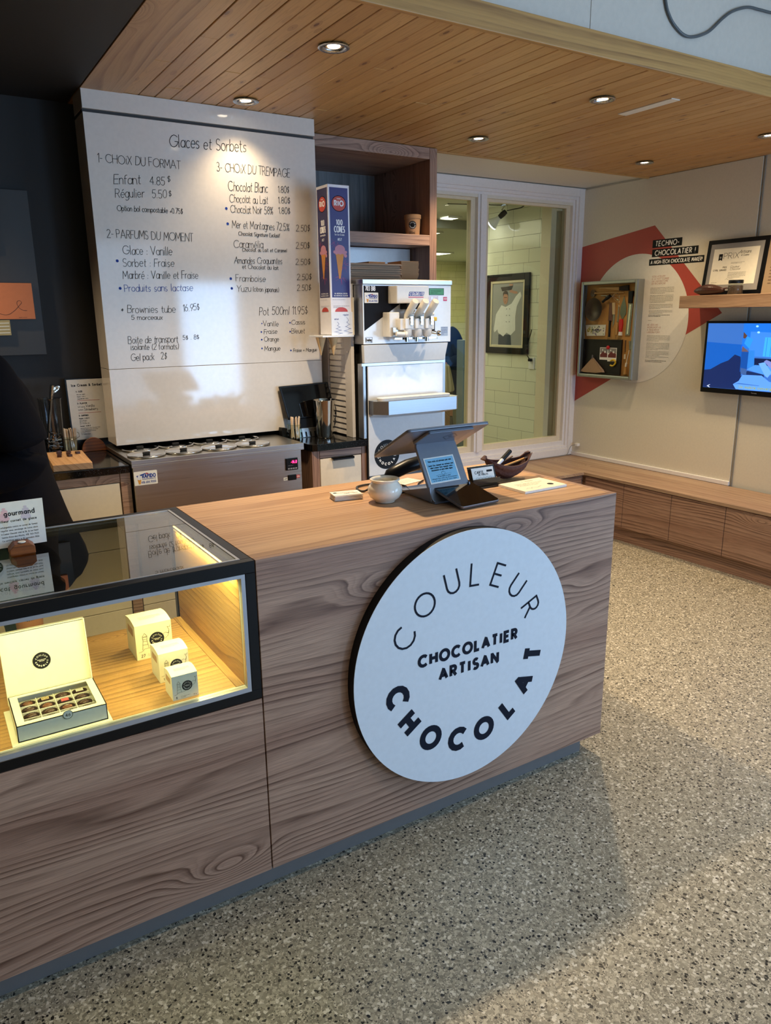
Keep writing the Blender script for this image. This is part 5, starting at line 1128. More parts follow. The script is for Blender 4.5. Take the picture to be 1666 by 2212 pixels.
# card stack
rj = random.Random(21); c0 = None
for k in range(11):
    if c0 is None:
        t = thing('business_card', 'x', 'card', (0, 0, 0), 0, 'white cards stacked on the counter'); MB().box(-.0465, .0465, -.0275, .0275, 0, .0014).obj('card', PAPER, t, world=False); c0 = t
    else: t = dup(c0, (0, 0, 0))
    t.location = (.492 + rj.uniform(-.0015, .0015), .432 + rj.uniform(-.002, .002), CZ + k * .00165); t.rotation_euler = (0, 0, R(-12) + rj.uniform(-.03, .03))
    t['label'] = 'white card lying in the neat stack left of the ceramic sugar bowl'
    if k == 10:
        t['label'] = 'topmost printed card of the stack left of the sugar bowl'
        m = MB(); text(m, 'CARTE CADEAU', (-.008, -.012, .0017), XR, YR, .0055, .0012, .045); greek(m, (-.030, .008, .0017), XR, YR, .06, 3, .005, .0025, 4); m.disc((-.034, .008, .00165), .006, XR, YR, 20)
        m.obj('print', INK, t, world=False, smooth='flat2d')
sbw = thing('sugar_bowl', 'round ivory ceramic bowl on the counter, between the cards and the till', 'bowl', (.572, .325, CZ))
MB().lathe([(.0001, .003), (.026, .001), (.031, .001), (.033, .006), (.047, .016), (.0545, .032), (.0535, .048), (.044, .060), (.0405, .064), (.042, .067), (.0465, .070), (.047, .0735), (.0445, .075), (.040, .072), (.0375, .066), (.047, .048), (.048, .030), (.038, .012), (.0001, .010)], (.572, .325, CZ), 56, cap=False).obj('body', CERAM, sbw, 60)
MB().lathe([(.0455, .0175), (.048, .019), (.0475, .021)], (.572, .325, CZ), 56, cap=False).obj('ridge', CERAM, sbw, True)
MB().lathe([(.0001, 0), (.046, 0), (.0001, .003)], (.572, .325, CZ + .046), 40).obj('contents', mat('raw_sugar', '#b7ab90', .9, bump=(500, .8)), sbw)

# point-of-sale terminal
ps = thing('till_terminal', 'grey double-screen payment terminal on the counter with a blue notice', 'till', (.76, .26, CZ))
A_, B_, C_, D_ = Vector((.587, .215, 1.181)), Vector((.895, .215, 1.181)), Vector((.912, .42, 1.073)), Vector((.597, .42, 1.073))
C_.z = 1.073; pn = (B_ - A_).cross(D_ - A_).normalized()
if pn.z < 0: pn = -pn
def rrect(o, ux, uy, w, h, r, n=6):
    pts = []
    for cx_, cy_, a0 in ((w - r, r, -90), (w - r, h - r, 0), (r, h - r, 90), (r, r, 180)):
        pts += [o + ux * (cx_ + r * cos(R(a0 + 90 * k / n))) + uy * (cy_ + r * sin(R(a0 + 90 * k / n))) for k in range(n + 1)]
    return pts
ux = (B_ - A_).normalized(); uy = (D_ - A_); uy = (uy - ux * uy.dot(ux)).normalized()
MB().prism(rrect(A_ + ux * .002, ux, uy, .310, .232, .012), pn * .010).obj('staff_screen', GREYPL, ps, bev=.002)
MB().prism(rrect(A_ + ux * .012 + uy * .01 + pn * .0102, ux, uy, .29, .212, .006), pn * .001).obj('screen_glass', SCREENB, ps)
MB().prism(rrect(A_ + ux * .075 + uy * .004 - pn * .0005, ux, uy, .175, .10, .008), -pn * .010).obj('hinge_block', mat('blue_grey_plastic', '#5d6675', .35, .3), ps, bev=.002)
m = MB(); dc_ = A_ + ux * .185 + uy * .052 - pn * .0110
dia = [(-.030, 0), (0, -.030), (.030, 0), (0, .030)]
for i in range(4):
    a, b = dia[i], dia[(i + 1) % 4]; ribbon(m, [(a[0] * .9, a[1] * .9), (b[0] * .9, b[1] * .9)], .004, dc_, ux, uy)
m.add([dc_ + ux * .008, dc_ + uy * .008, dc_ - ux * .008, dc_ - uy * .008], [(0, 1, 2, 3)])
m.obj('emblem', mat('slate_mark', '#272f3d', .4), ps, smooth='flat2d')
# stand
s0 = Vector((.672, .232, 1.003)); s1 = Vector((.664, .302, 1.130)); sx_ = Vector((.158, .004, .002)); sn_ = Vector((0, -.876, .48)); suv = (s1 - s0); sl = suv.length; sxn = sx_.normalized(); suy = (suv - sxn * suv.dot(sxn)).normalized(); nn_ = sxn.cross(suy); nn_ = -nn_ if nn_.y > 0 else nn_
low = s0 - suy * .056
MB().prism(rrect(low, sxn, suy, .158, sl + .056, .018), -nn_ * .010).obj('stand', GREYPL, ps, bev=.002)
m = MB(); m.prism([(.678, .205, CZ), (.832, .205, CZ), (.832, .44, CZ), (.690, .44, CZ)], (0, 0, .007)); m.prism([(.672, .215, CZ + .007), (.672, .225, CZ + .05), (.672, .40, CZ + .007)], (.004, 0, 0)); m.prism([(.826, .215, CZ + .007), (.826, .225, CZ + .05), (.826, .40, CZ + .007)], (.004, 0, 0)); m.obj('foot', GREYPL, ps, bev=.001)
no_ = s0 + sxn * .012 + suy * .004 + nn_ * .0006; nw, nh = .118, .086
nt_ = MB().prism([no_, no_ + sxn * nw, no_ + sxn * nw + suy * nh, no_ + suy * nh], nn_ * .0006).obj('notice', PAPER, ps)
q = no_ + nn_ * .0009; m = MB(); m.quad(q + sxn * .004 + suy * .004, q + sxn * (nw - .004) + suy * .004, q + sxn * (nw - .004) + suy * (nh - .004), q + sxn * .004 + suy * (nh - .004)); m.obj('blue_print', mat('sky_blue_paper', '#84bfdf', .6), nt_, smooth='flat2d')
q = q + nn_ * .0003; m = MB()
text(m, 'Votre visite est précieuse pour nous', q + sxn * nw / 2 + suy * .070, sxn, suy, .0050, .0010, .090, align='c')
for i, s in enumerate(('Savoir d\'où viennent nos visiteurs nous', 'aide à mieux faire rayonner notre', 'chocolaterie et notre belle région.')): text(m, s, q + sxn * nw / 2 + suy * (.0565 - i * .0078), sxn, suy, .0048, .0010, (.098, .086, .084)[i], align='c')
for i, s in enumerate(('Sur une feuille à la caisse', 'indiquez-nous votre lieu de provenance', 'ou le code postal de votre région')): text(m, s, q + sxn * nw / 2 + suy * (.0195 - i * .0062), sxn, suy, .0036, .0005, (.05, .098, .092)[i], align='c')
hp = [(0, -.006)] + [(.0075 * sin(k / 12 * pi) ** 1 * (1.0), -.006 + .013 * k / 12) for k in range(1, 12)] + [(0, .0035)]
ribbon(m, hp, .0006, q + sxn * nw / 2 + suy * .0305, sxn, suy); ribbon(m, [(-a, b) for a, b in hp], .0006, q + sxn * nw / 2 + suy * .0305, sxn, suy)
ribbon(m, [(-.03, -.006), (-.015, -.004), (0, -.006), (.015, -.003), (.03, -.005)], .0005, q + sxn * nw / 2 + suy * .0305, sxn, suy)
m.obj('lettering', INK, nt_, smooth='flat2d')
# customer tablet
t0 = Vector((.7000, .098, CZ + .003)); tu = Vector((-.020, .156, .040)); tw = Vector((.154, .010, 0)); tun = (tu - tw.normalized() * tu.dot(tw.normalized())).normalized(); twn = tw.normalized(); tn = twn.cross(tun); tn = -tn if tn.z < 0 else tn
tl = .170
MB().prism(rrect(t0, twn, tun, .156, tl, .010), tn * .008).obj('customer_screen', mat('space_grey', '#77767c', .35, .6), ps, bev=.0015)
MB().prism(rrect(t0 + twn * .002 + tun * .002 + tn * .0082, twn, tun, .152, tl - .004, .009), tn * .0006).obj('customer_glass', SCREENB, ps)
MB().prism([(.690, .215, CZ), (.690, .265, CZ), (.690, .262, CZ + .040), (.690, .225, CZ + .036)], (.03, 0, 0)).obj('bracket', BLACK, ps, bev=.002)
# scanner and cable
scn = thing('barcode_scanner', 'black handheld barcode scanner lying behind the grey till', 'scanner', (.72, .47, CZ))
m = MB(); m.tube([(.668, .47, .990), (.678, .468, .998), (.705, .465, 1.008), (.745, .460, 1.022), (.79, .455, 1.030), (.83, .45, 1.030)], [.012, .020, .0225, .024, .024, .018], 20); m.obj('grip', BLACKS, scn, True)
m = MB(); m.lathe([(.0001, 0), (.018, .002), (.021, .02), (.016, .045), (.0001, .05)], (.682, .468, .960), 24, sx=.8); m.obj('head', BLACK, scn, True)
tag(MB().tube(smooth([(.672, .469, .998), (.645, .465, .992), (.62, .462, .978), (.585, .47, .9555), (.575, .50, .9545), (.60, .545, .9545), (.66, .55, .9545), (.72, .50, .9545), (.735, .46, .9545), (.72, .42, .9545), (.70, .36, .9545)]), .0035, 8).obj('scanner_cable', mat('dark_cable', '#3a3836', .5), smooth=True), 'dark scanner cable looping on the counter behind the sugar bowl', 'cable')
tag(MB().tube(smooth([(.625, .40, .9540), (.66, .385, .9540), (.70, .375, .9541), (.75, .41, .9545), (.80, .47, .9545), (.84, .50, .9545)]), .0028, 8).obj('power_cable', BLACK, smooth=True), 'thin black cable running under the till stand', 'cable')
tag(MB().box(.655, .685, .525, .548, CZ, CZ + .018).obj('cable_adapter', BLACK, bev=.003), 'small black adapter block on the counter behind the sugar bowl', 'adapter')
# papers behind
for i, (x, y, rz, lb, cc) in enumerate(((.78, .53, .25, 'loose printed leaflet flat on the counter behind the scanner', '#e9dfd6'), (.955, .50, -.3, 'cream leaflet on the counter behind the loyalty cards', '#efe2cb'))):
    t = thing('leaflet', lb, 'paper', (x, y, CZ), rz); MB().box(-.055, .055, -.035, .035, 0, .0012).obj('sheet', mat('leaflet_paper', cc, .7), t, world=False)
    m = MB(); greek(m, (-.045, .02, .0015), XR, YR, .09, 5, .009, .004, i); m.obj('print', mat('faded_print', '#a58d86', .7), t, world=False, smooth='flat2d')
# loyalty card holder
hd_ = thing('loyalty_card_stand', 'smoked acrylic stand with CARTE DE FIDÉLITÉ cards, by the till', 'card stand', (.965, .33, CZ))
hx = Vector((1, -.02, 0)).normalized(); hu = Vector((0, .35, .94)).normalized(); ho = Vector((.912, .318, CZ + .006)); hn = hx.cross(hu); hn = -hn if hn.y > 0 else hn
SMK = mat('smoked_acrylic', '#2a2624', .15, alpha=.92)
m = MB(); m.prism([ho - hx * .004, ho + hx * .110, ho + hx * .110 + hu * .066, ho - hx * .004 + hu * .066], -hn * .003); m.prism([ho - hx * .004 - Vector((0, .028, .005)), ho + hx * .112 - Vector((0, .028, .005)), ho + hx * .112 + Vector((0, .02, -.005)), ho - hx * .004 + Vector((0, .02, -.005))], (0, 0, .004)); m.prism([ho - hx * .004 + hn * .012, ho + hx * .112 + hn * .012, ho + hx * .112 + hn * .018 + hu * .018, ho - hx * .004 + hn * .018 + hu * .018], hn * .002)
m.obj('stand', SMK, hd_, bev=.0008, seg=1)
q0 = ho + hx * .003 + hn * .004 + hu * .004
for k in range(4):
    t = thing('loyalty_card', ('front loyalty card reading CARTE DE FIDÉLITÉ in the smoked stand' if k == 3 else 'loyalty card behind the front one in the smoked stand'), 'card', q0, 0, 'loyalty cards in the stand')
    oo = q0 + hn * (k * .0018) + hx * (.0015 * (3 - k)); MB().prism([oo, oo + hx * .092, oo + hx * .092 + hu * .054, oo + hu * .054], hn * .0009).obj('card', PAPER, t)
    if k == 3:
        q = oo + hn * .0013; m = MB(); text(m, 'CARTE', q + hx * .012 + hu * .034, hx, hu, .0085, .0016, .036, rnd=False); text(m, 'DE FIDÉLITÉ'.replace('É', 'E'), q + hx * .026 + hu * .0275, hx, hu, .0048, .0010, .040)
        m.quad(q + hx * .062 + hu * .037, q + hx * .086 + hu * .037, q + hx * .086 + hu * .044, q + hx * .062 + hu * .044)
        for j in range(5): m.ring(q + hx * (.019 + j * .0135) + hu * .016, .0052, .0057, hx, hu, 20)
        m.obj('print', INK, t, smooth='flat2d')
# certificate pad
pd = thing('certificate_pad', 'pad of cream certificates lying at the right end of the counter', 'pad', (1.095, .218, CZ))
pv = [Vector((1.000, .285, CZ)), Vector((.999, .150, CZ)), Vector((1.190, .156, CZ)), Vector((1.190, .290, CZ))]
MB().prism(pv, (0, 0, .0075)).obj('sheets', PAPER, pd); MB().prism([v + Vector((0, 0, .0076)) for v in pv], (0, 0, .0006)).obj('top_sheet', mat('cream_paper', '#efe6cc', .7), pd)
m = MB(); z = CZ + .0085
text(m, '9  50,000', (1.085, .262, z), XR, YR, .009, .0008, .05, jit=.06)
for i in range(3): text(m, ('Certificat valide pour une visite guidee', 'ou une degustation a notre atelier', 'de chocolaterie artisanale')[i], (1.035, .240 - i * .013, z), XR, YR, .0048, .0006, (.12, .10, .08)[i])
ribbon(m, [(0, 0), (.012, .006), (.02, -.004), (.03, .008), (.05, 0), (.075, .012)], .0008, Vector((1.03, .178, z)), XR, YR)
m.disc((1.150, .193, z), .0115, XR, YR, 24); m.obj('print', INK, pd, smooth='flat2d')
# dried cocoa pod used as a pen tray
PODM = mat('dried_cocoa_husk', '#4a2a26', .7, bump=(90, 1.5)); PODI = mat('cocoa_husk_inside', '#7a4a22', .8, bump=(120, 1))
pod = thing('cocoa_pod_tray', 'dried cocoa pod half used as a pen tray on the counter', 'pen tray', (1.10, .37, CZ))
def podmesh(L, Wd, Hh, z0, inner=False):
    m = MB(); rs = []; n = 28; N = 15
    for i in range(N):
        t = i / (N - 1); x = -L / 2 + L * t; prof = max(.10, (sin(pi * min(1, t * .96 + .02))) ** .62); up_ = .012 * (2 * t - 1) ** 2 * 2 + (.010 if t > .9 else 0)
        ring = []
        for k in range(n + 1):
            a = pi + pi * k / n; rid = 1 + .05 * sin(a * 10) * (0 if inner else 1)
            ring.append((x, Wd * prof * cos(a) * rid, z0 + up_ + Hh * (1 + 0) + Hh * prof * sin(a) * rid))
        for k in range(n + 1):
            a = 2 * pi - pi * k / n; ring.append((x, (Wd * prof - .004) * cos(a), z0 + up_ + Hh + (Hh * prof - .004) * sin(a)))
        rs.append(ring)
    return m.ringstack(rs, True)
m = podmesh(.200, .040, .056, 0); m.M = Matrix()
po_ = m.obj('husk', PODM, pod, 60, world=False); po_.rotation_euler = (R(8), R(2), R(-3)); po_.location = (.003, 0, .003)
m = MB(); m.tube([(.098, 0, .078), (.108, .002, .082), (.113, .004, .072)], [.010, .008, .005], 10); m.tube([(-.095, 0, .078), (-.088, .002, .092)], [.014, .005], 10); m.obj('stalk', PODM, pod, True, world=False)
def pen(name, lb, cat, p0, p1, r, m1, parts):
    p0, p1 = Vector(p0), Vector(p1); t = thing(name, lb, cat, p0); d = (p1 - p0)
    for nm, a, b, ra, rb, mm in parts: MB().cyl(p0 + d * a, p0 + d * b, ra, rb, 14).obj(nm, mm, t, 50)
    return t
pen('marker', 'black and white marker resting in the cocoa pod tray', 'marker', (1.055, .365, 1.000), (1.135, .385, 1.045), .007, None, [('barrel', 0, .45, .0050, .0065, WHITE), ('cap', .45, 1.0, .0085, .0080, BLACK)])
pen('pencil', 'yellow pencil with silver end lying across the cocoa pod tray', 'pencil', (1.055, .345, 1.000), (1.200, .362, 1.020), .0035, None, [('shaft', 0, .85, .0035, .0035, mat('pencil_yellow', '#c98a3a', .4)), ('ferrule', .85, 1.0, .0042, .0042, CHROME)])
pen('pen', 'brown pen half hidden in the cocoa pod tray', 'pen', (1.06, .385, .995), (1.155, .395, 1.022), .004, None, [('barrel', 0, 1, .004, .003, mat('brown_pen', '#6a4420', .4))])
# wall outlet and charger
ol = thing('wall_outlet', 'white double wall outlet with USB ports above the corner bench', 'outlet', (3.739, 2.503, .545))
MB().box(3.732, 3.7395, 2.443, 2.563, .487, .604).obj('plate', WHITE, ol, bev=.002)
for y0 in (2.475, 2.532):
    MB().box(3.729, 3.7322, y0 - .019, y0 + .019, .503, .588).obj('socket', WHITE, ol, bev=.002)
    m = MB()
    for dz in (.518, .573):
        m.box(3.7285, 3.7292, y0 - .008, y0 - .0055, dz - .005, dz + .005); m.box(3.7285, 3.7292, y0 + .0055, y0 + .008, dz - .005, dz + .005); m.disc((3.7286, y0, dz - .010), .0025, YR, ZU, 10)
    m.box(3.7285, 3.7292, y0 - .004, y0 + .004, .540, .551); m.obj('slots', BLACK, ol)
chg = thing('phone_charger', 'small white plug with a cable in the wall outlet', 'charger', (3.715, 2.535, .53))
MB().box(3.700, 3.7284, 2.520, 2.550, .512, .535).obj('plug', WHITE, chg, bev=.003)
MB().tube(smooth([(3.70, 2.54, .522), (3.685, 2.565, .515), (3.68, 2.58, .49), (3.67, 2.585, .455), (3.64, 2.585, .4385), (3.50, 2.588, .4385), (3.2, 2.588, .4385), (2.9, 2.588, .4385)]), .0022, 8).obj('cable', mat('grey_usb_cable', '#8b8a86', .5), chg, True)

# ================================================================== right wall: graphic, shadow box, shelf, television
WX = 3.7275
MR = Vector((0, -1, 0))
wg = thing('wall_graphic', 'red angular graphic with a white circle and TECHNO-CHOCOLATIER text on the right wall', 'wall graphic', (WX, 2.0, 1.5))
MB().add([(WX, 2.60, 1.994), (WX, 1.954, 2.082), (WX, 1.389, 1.510), (WX, 2.60, .858)], [(0, 1, 2, 3)]).obj('red_shape', REDP, wg, smooth='flat2d')
cc = Vector((WX - .0004, 2.068, 1.472))
MB().disc(cc, .437, MR, ZU, 96).obj('white_circle', mat('white_vinyl', '#e9e4d8', .5), wg, smooth='flat2d')
MB().ring(cc - XR * .0002, .4363, .4375, MR, ZU, 96, 225, 345).obj('thin_outline', mat('outline_grey', '#cfc9bd', .5), wg, smooth='flat2d')
for (ya, yb, za, zb, s, h, L) in ((1.961, 1.728, 1.9385, 1.988, 'TECHNO-', .0300, .185), (1.960, 1.601, 1.8795, 1.928, 'CHOCOLATIER !', .0300, .312), (1.979, 1.553, 1.8255, 1.8665, 'A HIGH-TECH CHOCOLATE MAKER!', .0215, .398)):
    b = MB().add([(WX - .0008, ya, za), (WX - .0008, yb, za), (WX - .0008, yb, zb), (WX - .0008, ya, zb)], [(0, 1, 2, 3)]).obj('black_label', BLACK, wg, smooth='flat2d')
    t = MB(); text(t, s, (WX - .0012, ya - (ya - yb - L) / 2 + .0, za + (zb - za - h) / 2), MR, ZU, h, h * .19, L, slant=.10, rnd=False); t.obj('lettering', PAPER, b, smooth='flat2d')
m = MB()
for i, s in enumerate(('SON ATELIER', 'IL LE VOIT COMME', 'UN LABORATOIRE', 'DE RECHERCHE')): text(m, s, (WX - .0010, 1.945, 1.748 - i * .0155), MR, ZU, .0105, .0013, (.105, .137, .130, .112)[i], slant=.15)
for i, s in enumerate(('HE SEES HIS', 'WORKSHOP AS', 'A RESEARCH', 'LABORATORY')): text(m, s, (WX - .0010, 1.955, 1.431 - i * .0165), MR, ZU, .0105, .0013, (.088, .112, .098, .106)[i], slant=.15)
m.obj('pale_red_headings', mat('pale_salmon_print', '#c79a8c', .6), wg, smooth='flat2d')
m = MB(); sd = 1
for z, n in ((1.678, 5), (1.628, 6), (1.569, 4), (1.529, 3), (1.363, 5), (1.313, 6), (1.257, 4), (1.221, 2)):
    greek(m, (WX - .0010, 1.951, z), MR, ZU, .190, n, .0088, .0042, sd, .0011); sd += 1
for z in (1.500, 1.196): greek(m, (WX - .0010, 1.953, z), MR, ZU, .175, 2, .0088, .0044, sd, .0019); sd += 1
ribbon(m, [(0, 0), (.03, 0)], .0012, Vector((WX - .001, 1.953, 1.466)), MR, ZU)
m.obj('body_text', mat('grey_print_text', '#4c4846', .6), wg, smooth='flat2d')

# shadow box with kitchen tools
bxm = brushed('antique_silver_frame', '#8d9088', .32, 'z', .8)
sbx = thing('shadow_box_frame', 'silver shadow box of old baking tools hung on the red graphic', 'framed display', (3.70, 2.265, 1.40))
fx0, fx1, fz0, fz1 = 2.003, 2.527, 1.055, 1.742
def yframe(x0, x1, y0, y1, z0, z1, w, mb=None):
    mb = mb or MB(); mb.box(x0, x1, y0, y0 + w, z0, z1); mb.box(x0, x1, y1 - w, y1, z0, z1); mb.box(x0, x1, y0 + w, y1 - w, z0, z0 + w); mb.box(x0, x1, y0 + w, y1 - w, z1 - w, z1); return mb
yframe(3.662, 3.7262, fx0, fx1, fz0, fz1, .012).obj('outer_frame', bxm, sbx, bev=.003)
yframe(3.657, 3.680, fx0 + .004, fx1 - .004, fz0 + .004, fz1 - .004, .020).obj('front_moulding', bxm, sbx, bev=.004)
yframe(3.668, 3.69, fx0 + .02, fx1 - .02, fz0 + .02, fz1 - .02, .006).obj('inner_lip', mat('dark_frame_lip', '#5a584e', .4, .5), sbx, bev=.001)
MB().box(3.714, 3.7262, fx0 + .012, fx1 - .012, fz0 + .012, fz1 - .012).obj('backing', mat('tan_backing', '#b98a4c', .8, bump=(200, .2)), sbx)
BX = 3.713
ALU = mat('worn_aluminium', '#8e8a80', .35, .9); OLDW = mat('old_wood_handle', '#b98d50', .5); DKW = mat('dark_wood', '#5b4128', .5); BRS = mat('brass_bristle', '#2c2622', .9)
def tl(name, lb, cat, y, z): return thing(name, lb, cat, (BX, y, z), 0, 'old baking tools in the shadow box')
t = tl('frying_pan', 'dark frying pan fixed in the upper left of the shadow box', 'pan', 2.418, 1.545)
MB().lathe([(.0001, .004), (.054, .004), (.079, .030), (.082, .031), (.081, .027), (.056, .0), (.0001, .0)], (0, 0, 0), 48, 'x').obj('pan', mat('seasoned_pan', '#4b4034', .4, .5), t, 60, world=False)
o = t.children if False else None
for ob in [o_ for o_ in bpy.data.objects if o_.parent == t]: ob.rotation_euler = (0, 0, pi)
m = MB(); m.tube([(-.022, -.080, .052), (-.026, -.115, .072)], [.009, .010], 12); m.tube([(-.026, -.115, .072), (-.028, -.152, .092)], [.013, .012], 12); m.obj('handle', BLACK, t, 50, world=False)
def flat(name, lb, cat, parts, y, z):
    t = tl(name, lb, cat, y, z)
    for nm, pts, th, mm in parts: MB().prism([(BX - .001, a, b) for a, b in pts], (-th, 0, 0)).obj(nm, mm, t, bev=.0008, seg=1)
    return t
def rod(name, lb, cat, parts):
    t = tl(name, lb, cat, parts[0][1][0], parts[0][1][1])
    for nm, p, q_, ra, rb, mm in parts: MB().cyl((BX - .010, p[0], p[1]), (BX - .010, q_[0], q_[1]), ra, rb, 14).obj(nm, mm, t, 50)
    return t
flat('pastry_brush', 'wide wooden pastry brush lying along the top of the shadow box', 'brush', [('handle', [(2.396, 1.700), (2.205, 1.696), (2.205, 1.672), (2.396, 1.692)], .008, OLDW), ('bristles', [(2.205, 1.698), (2.122, 1.706), (2.118, 1.668), (2.205, 1.671)], .010, BRS)], 2.3, 1.69)
t = rod('wooden_spoon', 'long dark wooden spoon below the pastry brush in the shadow box', 'spoon', [('handle', (2.43, 1.660), (2.16, 1.657), .0055, .0045, OLDW)])
m = MB(); m.lathe([(.0001, -.010), (.018, -.006), (.026, .002), (.024, .002), (.0001, -.004)], (0, 0, 0), 24, 'x', sy=1.0, sx=.9); o = m.obj('bowl', DKW, t, True, world=False); o.location = (-.008, .02, 0); o.rotation_euler = (0, 0, pi)
t = rod('whisk', 'small wire whisk above the frying pan handle in the shadow box', 'whisk', [('handle', (2.366, 1.641), (2.262, 1.635), .004, .004, ALU)])
m = MB()
for k in range(4):
    s_ = (k - 1.5) * .014; m.tube(smooth([(BX - .010, 2.262, 1.635), (BX - .012, 2.235, 1.630 + s_), (BX - .014, 2.200, 1.618 + s_ * 1.4), (BX - .012, 2.196, 1.605), (BX - .010, 2.225, 1.612)], 5), .0009, 5)
m.obj('wires', CHROME, t, True)
flat('palette_knife', 'broad brown palette knife with black handle in the shadow box', 'palette knife', [('blade', [(2.292, 1.590), (2.262, 1.590), (2.257, 1.462), (2.294, 1.462)], .003, mat('rusty_blade', '#6d4a3c', .5, .4)), ('handle', [(2.280, 1.465), (2.267, 1.465), (2.266, 1.350), (2.279, 1.350)], .010, BLACK)], 2.275, 1.46)
flat('kitchen_knife', 'knife with a pale wooden handle next to the palette knife', 'knife', [('handle', [(2.260, 1.590), (2.237, 1.590), (2.233, 1.508), (2.252, 1.508)], .010, mat('pale_handle', '#c9b083', .5)), ('blade', [(2.254, 1.510), (2.234, 1.510), (2.236, 1.450), (2.250, 1.415)], .002, ALU)], 2.245, 1.5)
flat('table_knife', 'slim knife with a turned yellow handle beside the trowel', 'knife', [('blade', [(2.207, 1.575), (2.198, 1.560), (2.199, 1.455), (2.212, 1.455)], .002, ALU), ('handle', [(2.215, 1.452), (2.197, 1.452), (2.200, 1.367), (2.213, 1.367)], .010, OLDW)], 2.206, 1.46)
flat('cake_trowel', 'pointed steel server with a bright red handle in the shadow box', 'cake server', [('blade', [(2.160, 1.635), (2.135, 1.560), (2.133, 1.512), (2.150, 1.492), (2.160, 1.470), (2.175, 1.492), (2.190, 1.512), (2.186, 1.560)], .003, mat('greenish_steel', '#75796c', .3, .8)), ('handle', [(2.180, 1.475), (2.157, 1.475), (2.152, 1.44), (2.158, 1.388), (2.178, 1.388), (2.184, 1.44)], .014, mat('red_handle', '#c4202a', .3)), ('tip', [(2.180, 1.387), (2.158, 1.387), (2.155, 1.362), (2.183, 1.362)], .014, WHITE)], 2.165, 1.47)
flat('grater', 'long steel zester with a black handle at the right of the shadow box', 'grater', [('handle', [(2.115, 1.665), (2.078, 1.665), (2.080, 1.585), (2.112, 1.585)], .014, BLACK), ('blade', [(2.118, 1.583), (2.076, 1.583), (2.086, 1.362), (2.128, 1.364)], .004, ALU), ('groove', [(2.106, 1.575), (2.090, 1.575), (2.100, 1.372), (2.114, 1.372)], .0055, CHROME)], 2.10, 1.5)
t = flat('floral_card', 'small card with purple and yellow flower print in the shadow box', 'card', [('card', [(2.508, 1.434), (2.312, 1.436), (2.316, 1.358), (2.490, 1.354)], .006, mat('floral_card_base', '#d8d6c2', .6))], 2.41, 1.395)
for nm, c_, sd_ in (('purple_print', '#75618c', 2), ('yellow_print', '#c9b63c', 5), ('green_print', '#8f9a70', 7)):
    m = MB(); rj = random.Random(sd_)
    for k in range(26):
        yy_ = (2.40 if sd_ == 2 else 2.47 if sd_ == 5 else 2.41) + rj.gauss(0, .020 if sd_ != 7 else .05); zz_ = 1.397 + rj.gauss(0, .016)
        if 2.325 < yy_ < 2.49 and 1.362 < zz_ < 1.430: m.ring((BX - .0075 - .0001 * sd_, yy_, zz_), .002, .005, MR, ZU, 10)
    m.obj(nm, mat(nm, c_, .6), t, smooth='flat2d')
flat('baking_tray', 'black baking tray filling the lower left of the shadow box', 'baking tray', [('tray', [(2.507, 1.330), (2.145, 1.333), (2.145, 1.090), (2.510, 1.082)], .006, mat('burnt_tray', '#1f1c19', .45, .3))], 2.33, 1.2)
m = yframe(BX - .016, BX - .0068, 2.145, 2.508, 1.084, 1.332, .007); tr2 = [o_ for o_ in bpy.data.objects if o_.name.startswith('baking_tray')][0]; m.obj('rim', mat('burnt_tray_rim', '#2c2925', .4, .5), tr2)
TB = BX - .0082
for i, (a, b, c_, d) in enumerate(((2.349, 2.273, 1.186, 1.274), (2.273, 2.190, 1.176, 1.274))):
    t = thing('pinned_photo', ('left' if i == 0 else 'right') + ' of two old red-toned photos pinned on the black tray', 'photograph', (TB, (a + b) / 2, c_), 0, 'photos pinned on the black tray')
    MB().box(TB - .0008, TB, b, a, c_, d).obj('print', PAPER, t)
    m = MB(); m.quad((TB - .0010, a - .004, 1.235), (TB - .0010, b + .004, 1.235), (TB - .0010, b + .004, d - .004), (TB - .0010, a - .004, d - .004)); m.obj('grey_area', mat('photo_grey', '#8a8682', .6), t, smooth='flat2d')
    m = MB(); m.quad((TB - .0012, a - .004, 1.204), (TB - .0012, b + .004, 1.204), (TB - .0012, b + .004, 1.232), (TB - .0012, a - .030, 1.246), (TB - .0012, a - .004, 1.222)); m.obj('red_area', mat('photo_maroon', '#6b2a2a', .6), t, smooth='flat2d')
    m = MB(); m.disc((TB - .0014, (a + b) / 2 - .012, 1.243), .008, MR, ZU, 12); m.disc((TB - .0014, a - .026, 1.256), .006, MR, ZU, 12); m.obj('pale_area', PAPER, t, smooth='flat2d')
t = thing('red_magnet', 'round red magnet holding the two pinned photos', 'magnet', (TB, 2.270, 1.275)); MB().lathe([(.014, 0), (.0135, .007), (.011, .009), (.0001, .009)], (0, 0, 0), 24, 'x').obj('magnet', mat('red_plastic', '#c21f22', .35), t, 40, world=False)
for ob in [o_ for o_ in bpy.data.objects if o_.parent == t]: ob.rotation_euler = (0, 0, pi); ob.location = (-.002, 0, 0)
YEL = mat('yellow_plastic_toy', '#d9b41e', .4)
t = thing('toy_figure', 'small yellow plastic toy under the two pinned photos', 'toy', (TB, 2.215, 1.165))
m = MB(); m.tube(smooth([(TB - .006, 2.238, 1.180), (TB - .008, 2.212, 1.190), (TB - .008, 2.190, 1.178), (TB - .008, 2.196, 1.158), (TB - .008, 2.215, 1.146), (TB - .008, 2.236, 1.150)], 5), [.006] * 26, 8); m.obj('body', YEL, t, True)
t = thing('folded_cloth', 'folded patterned cloth pyramid on the black tray in the shadow box', 'cloth', (TB, 2.40, 1.09))
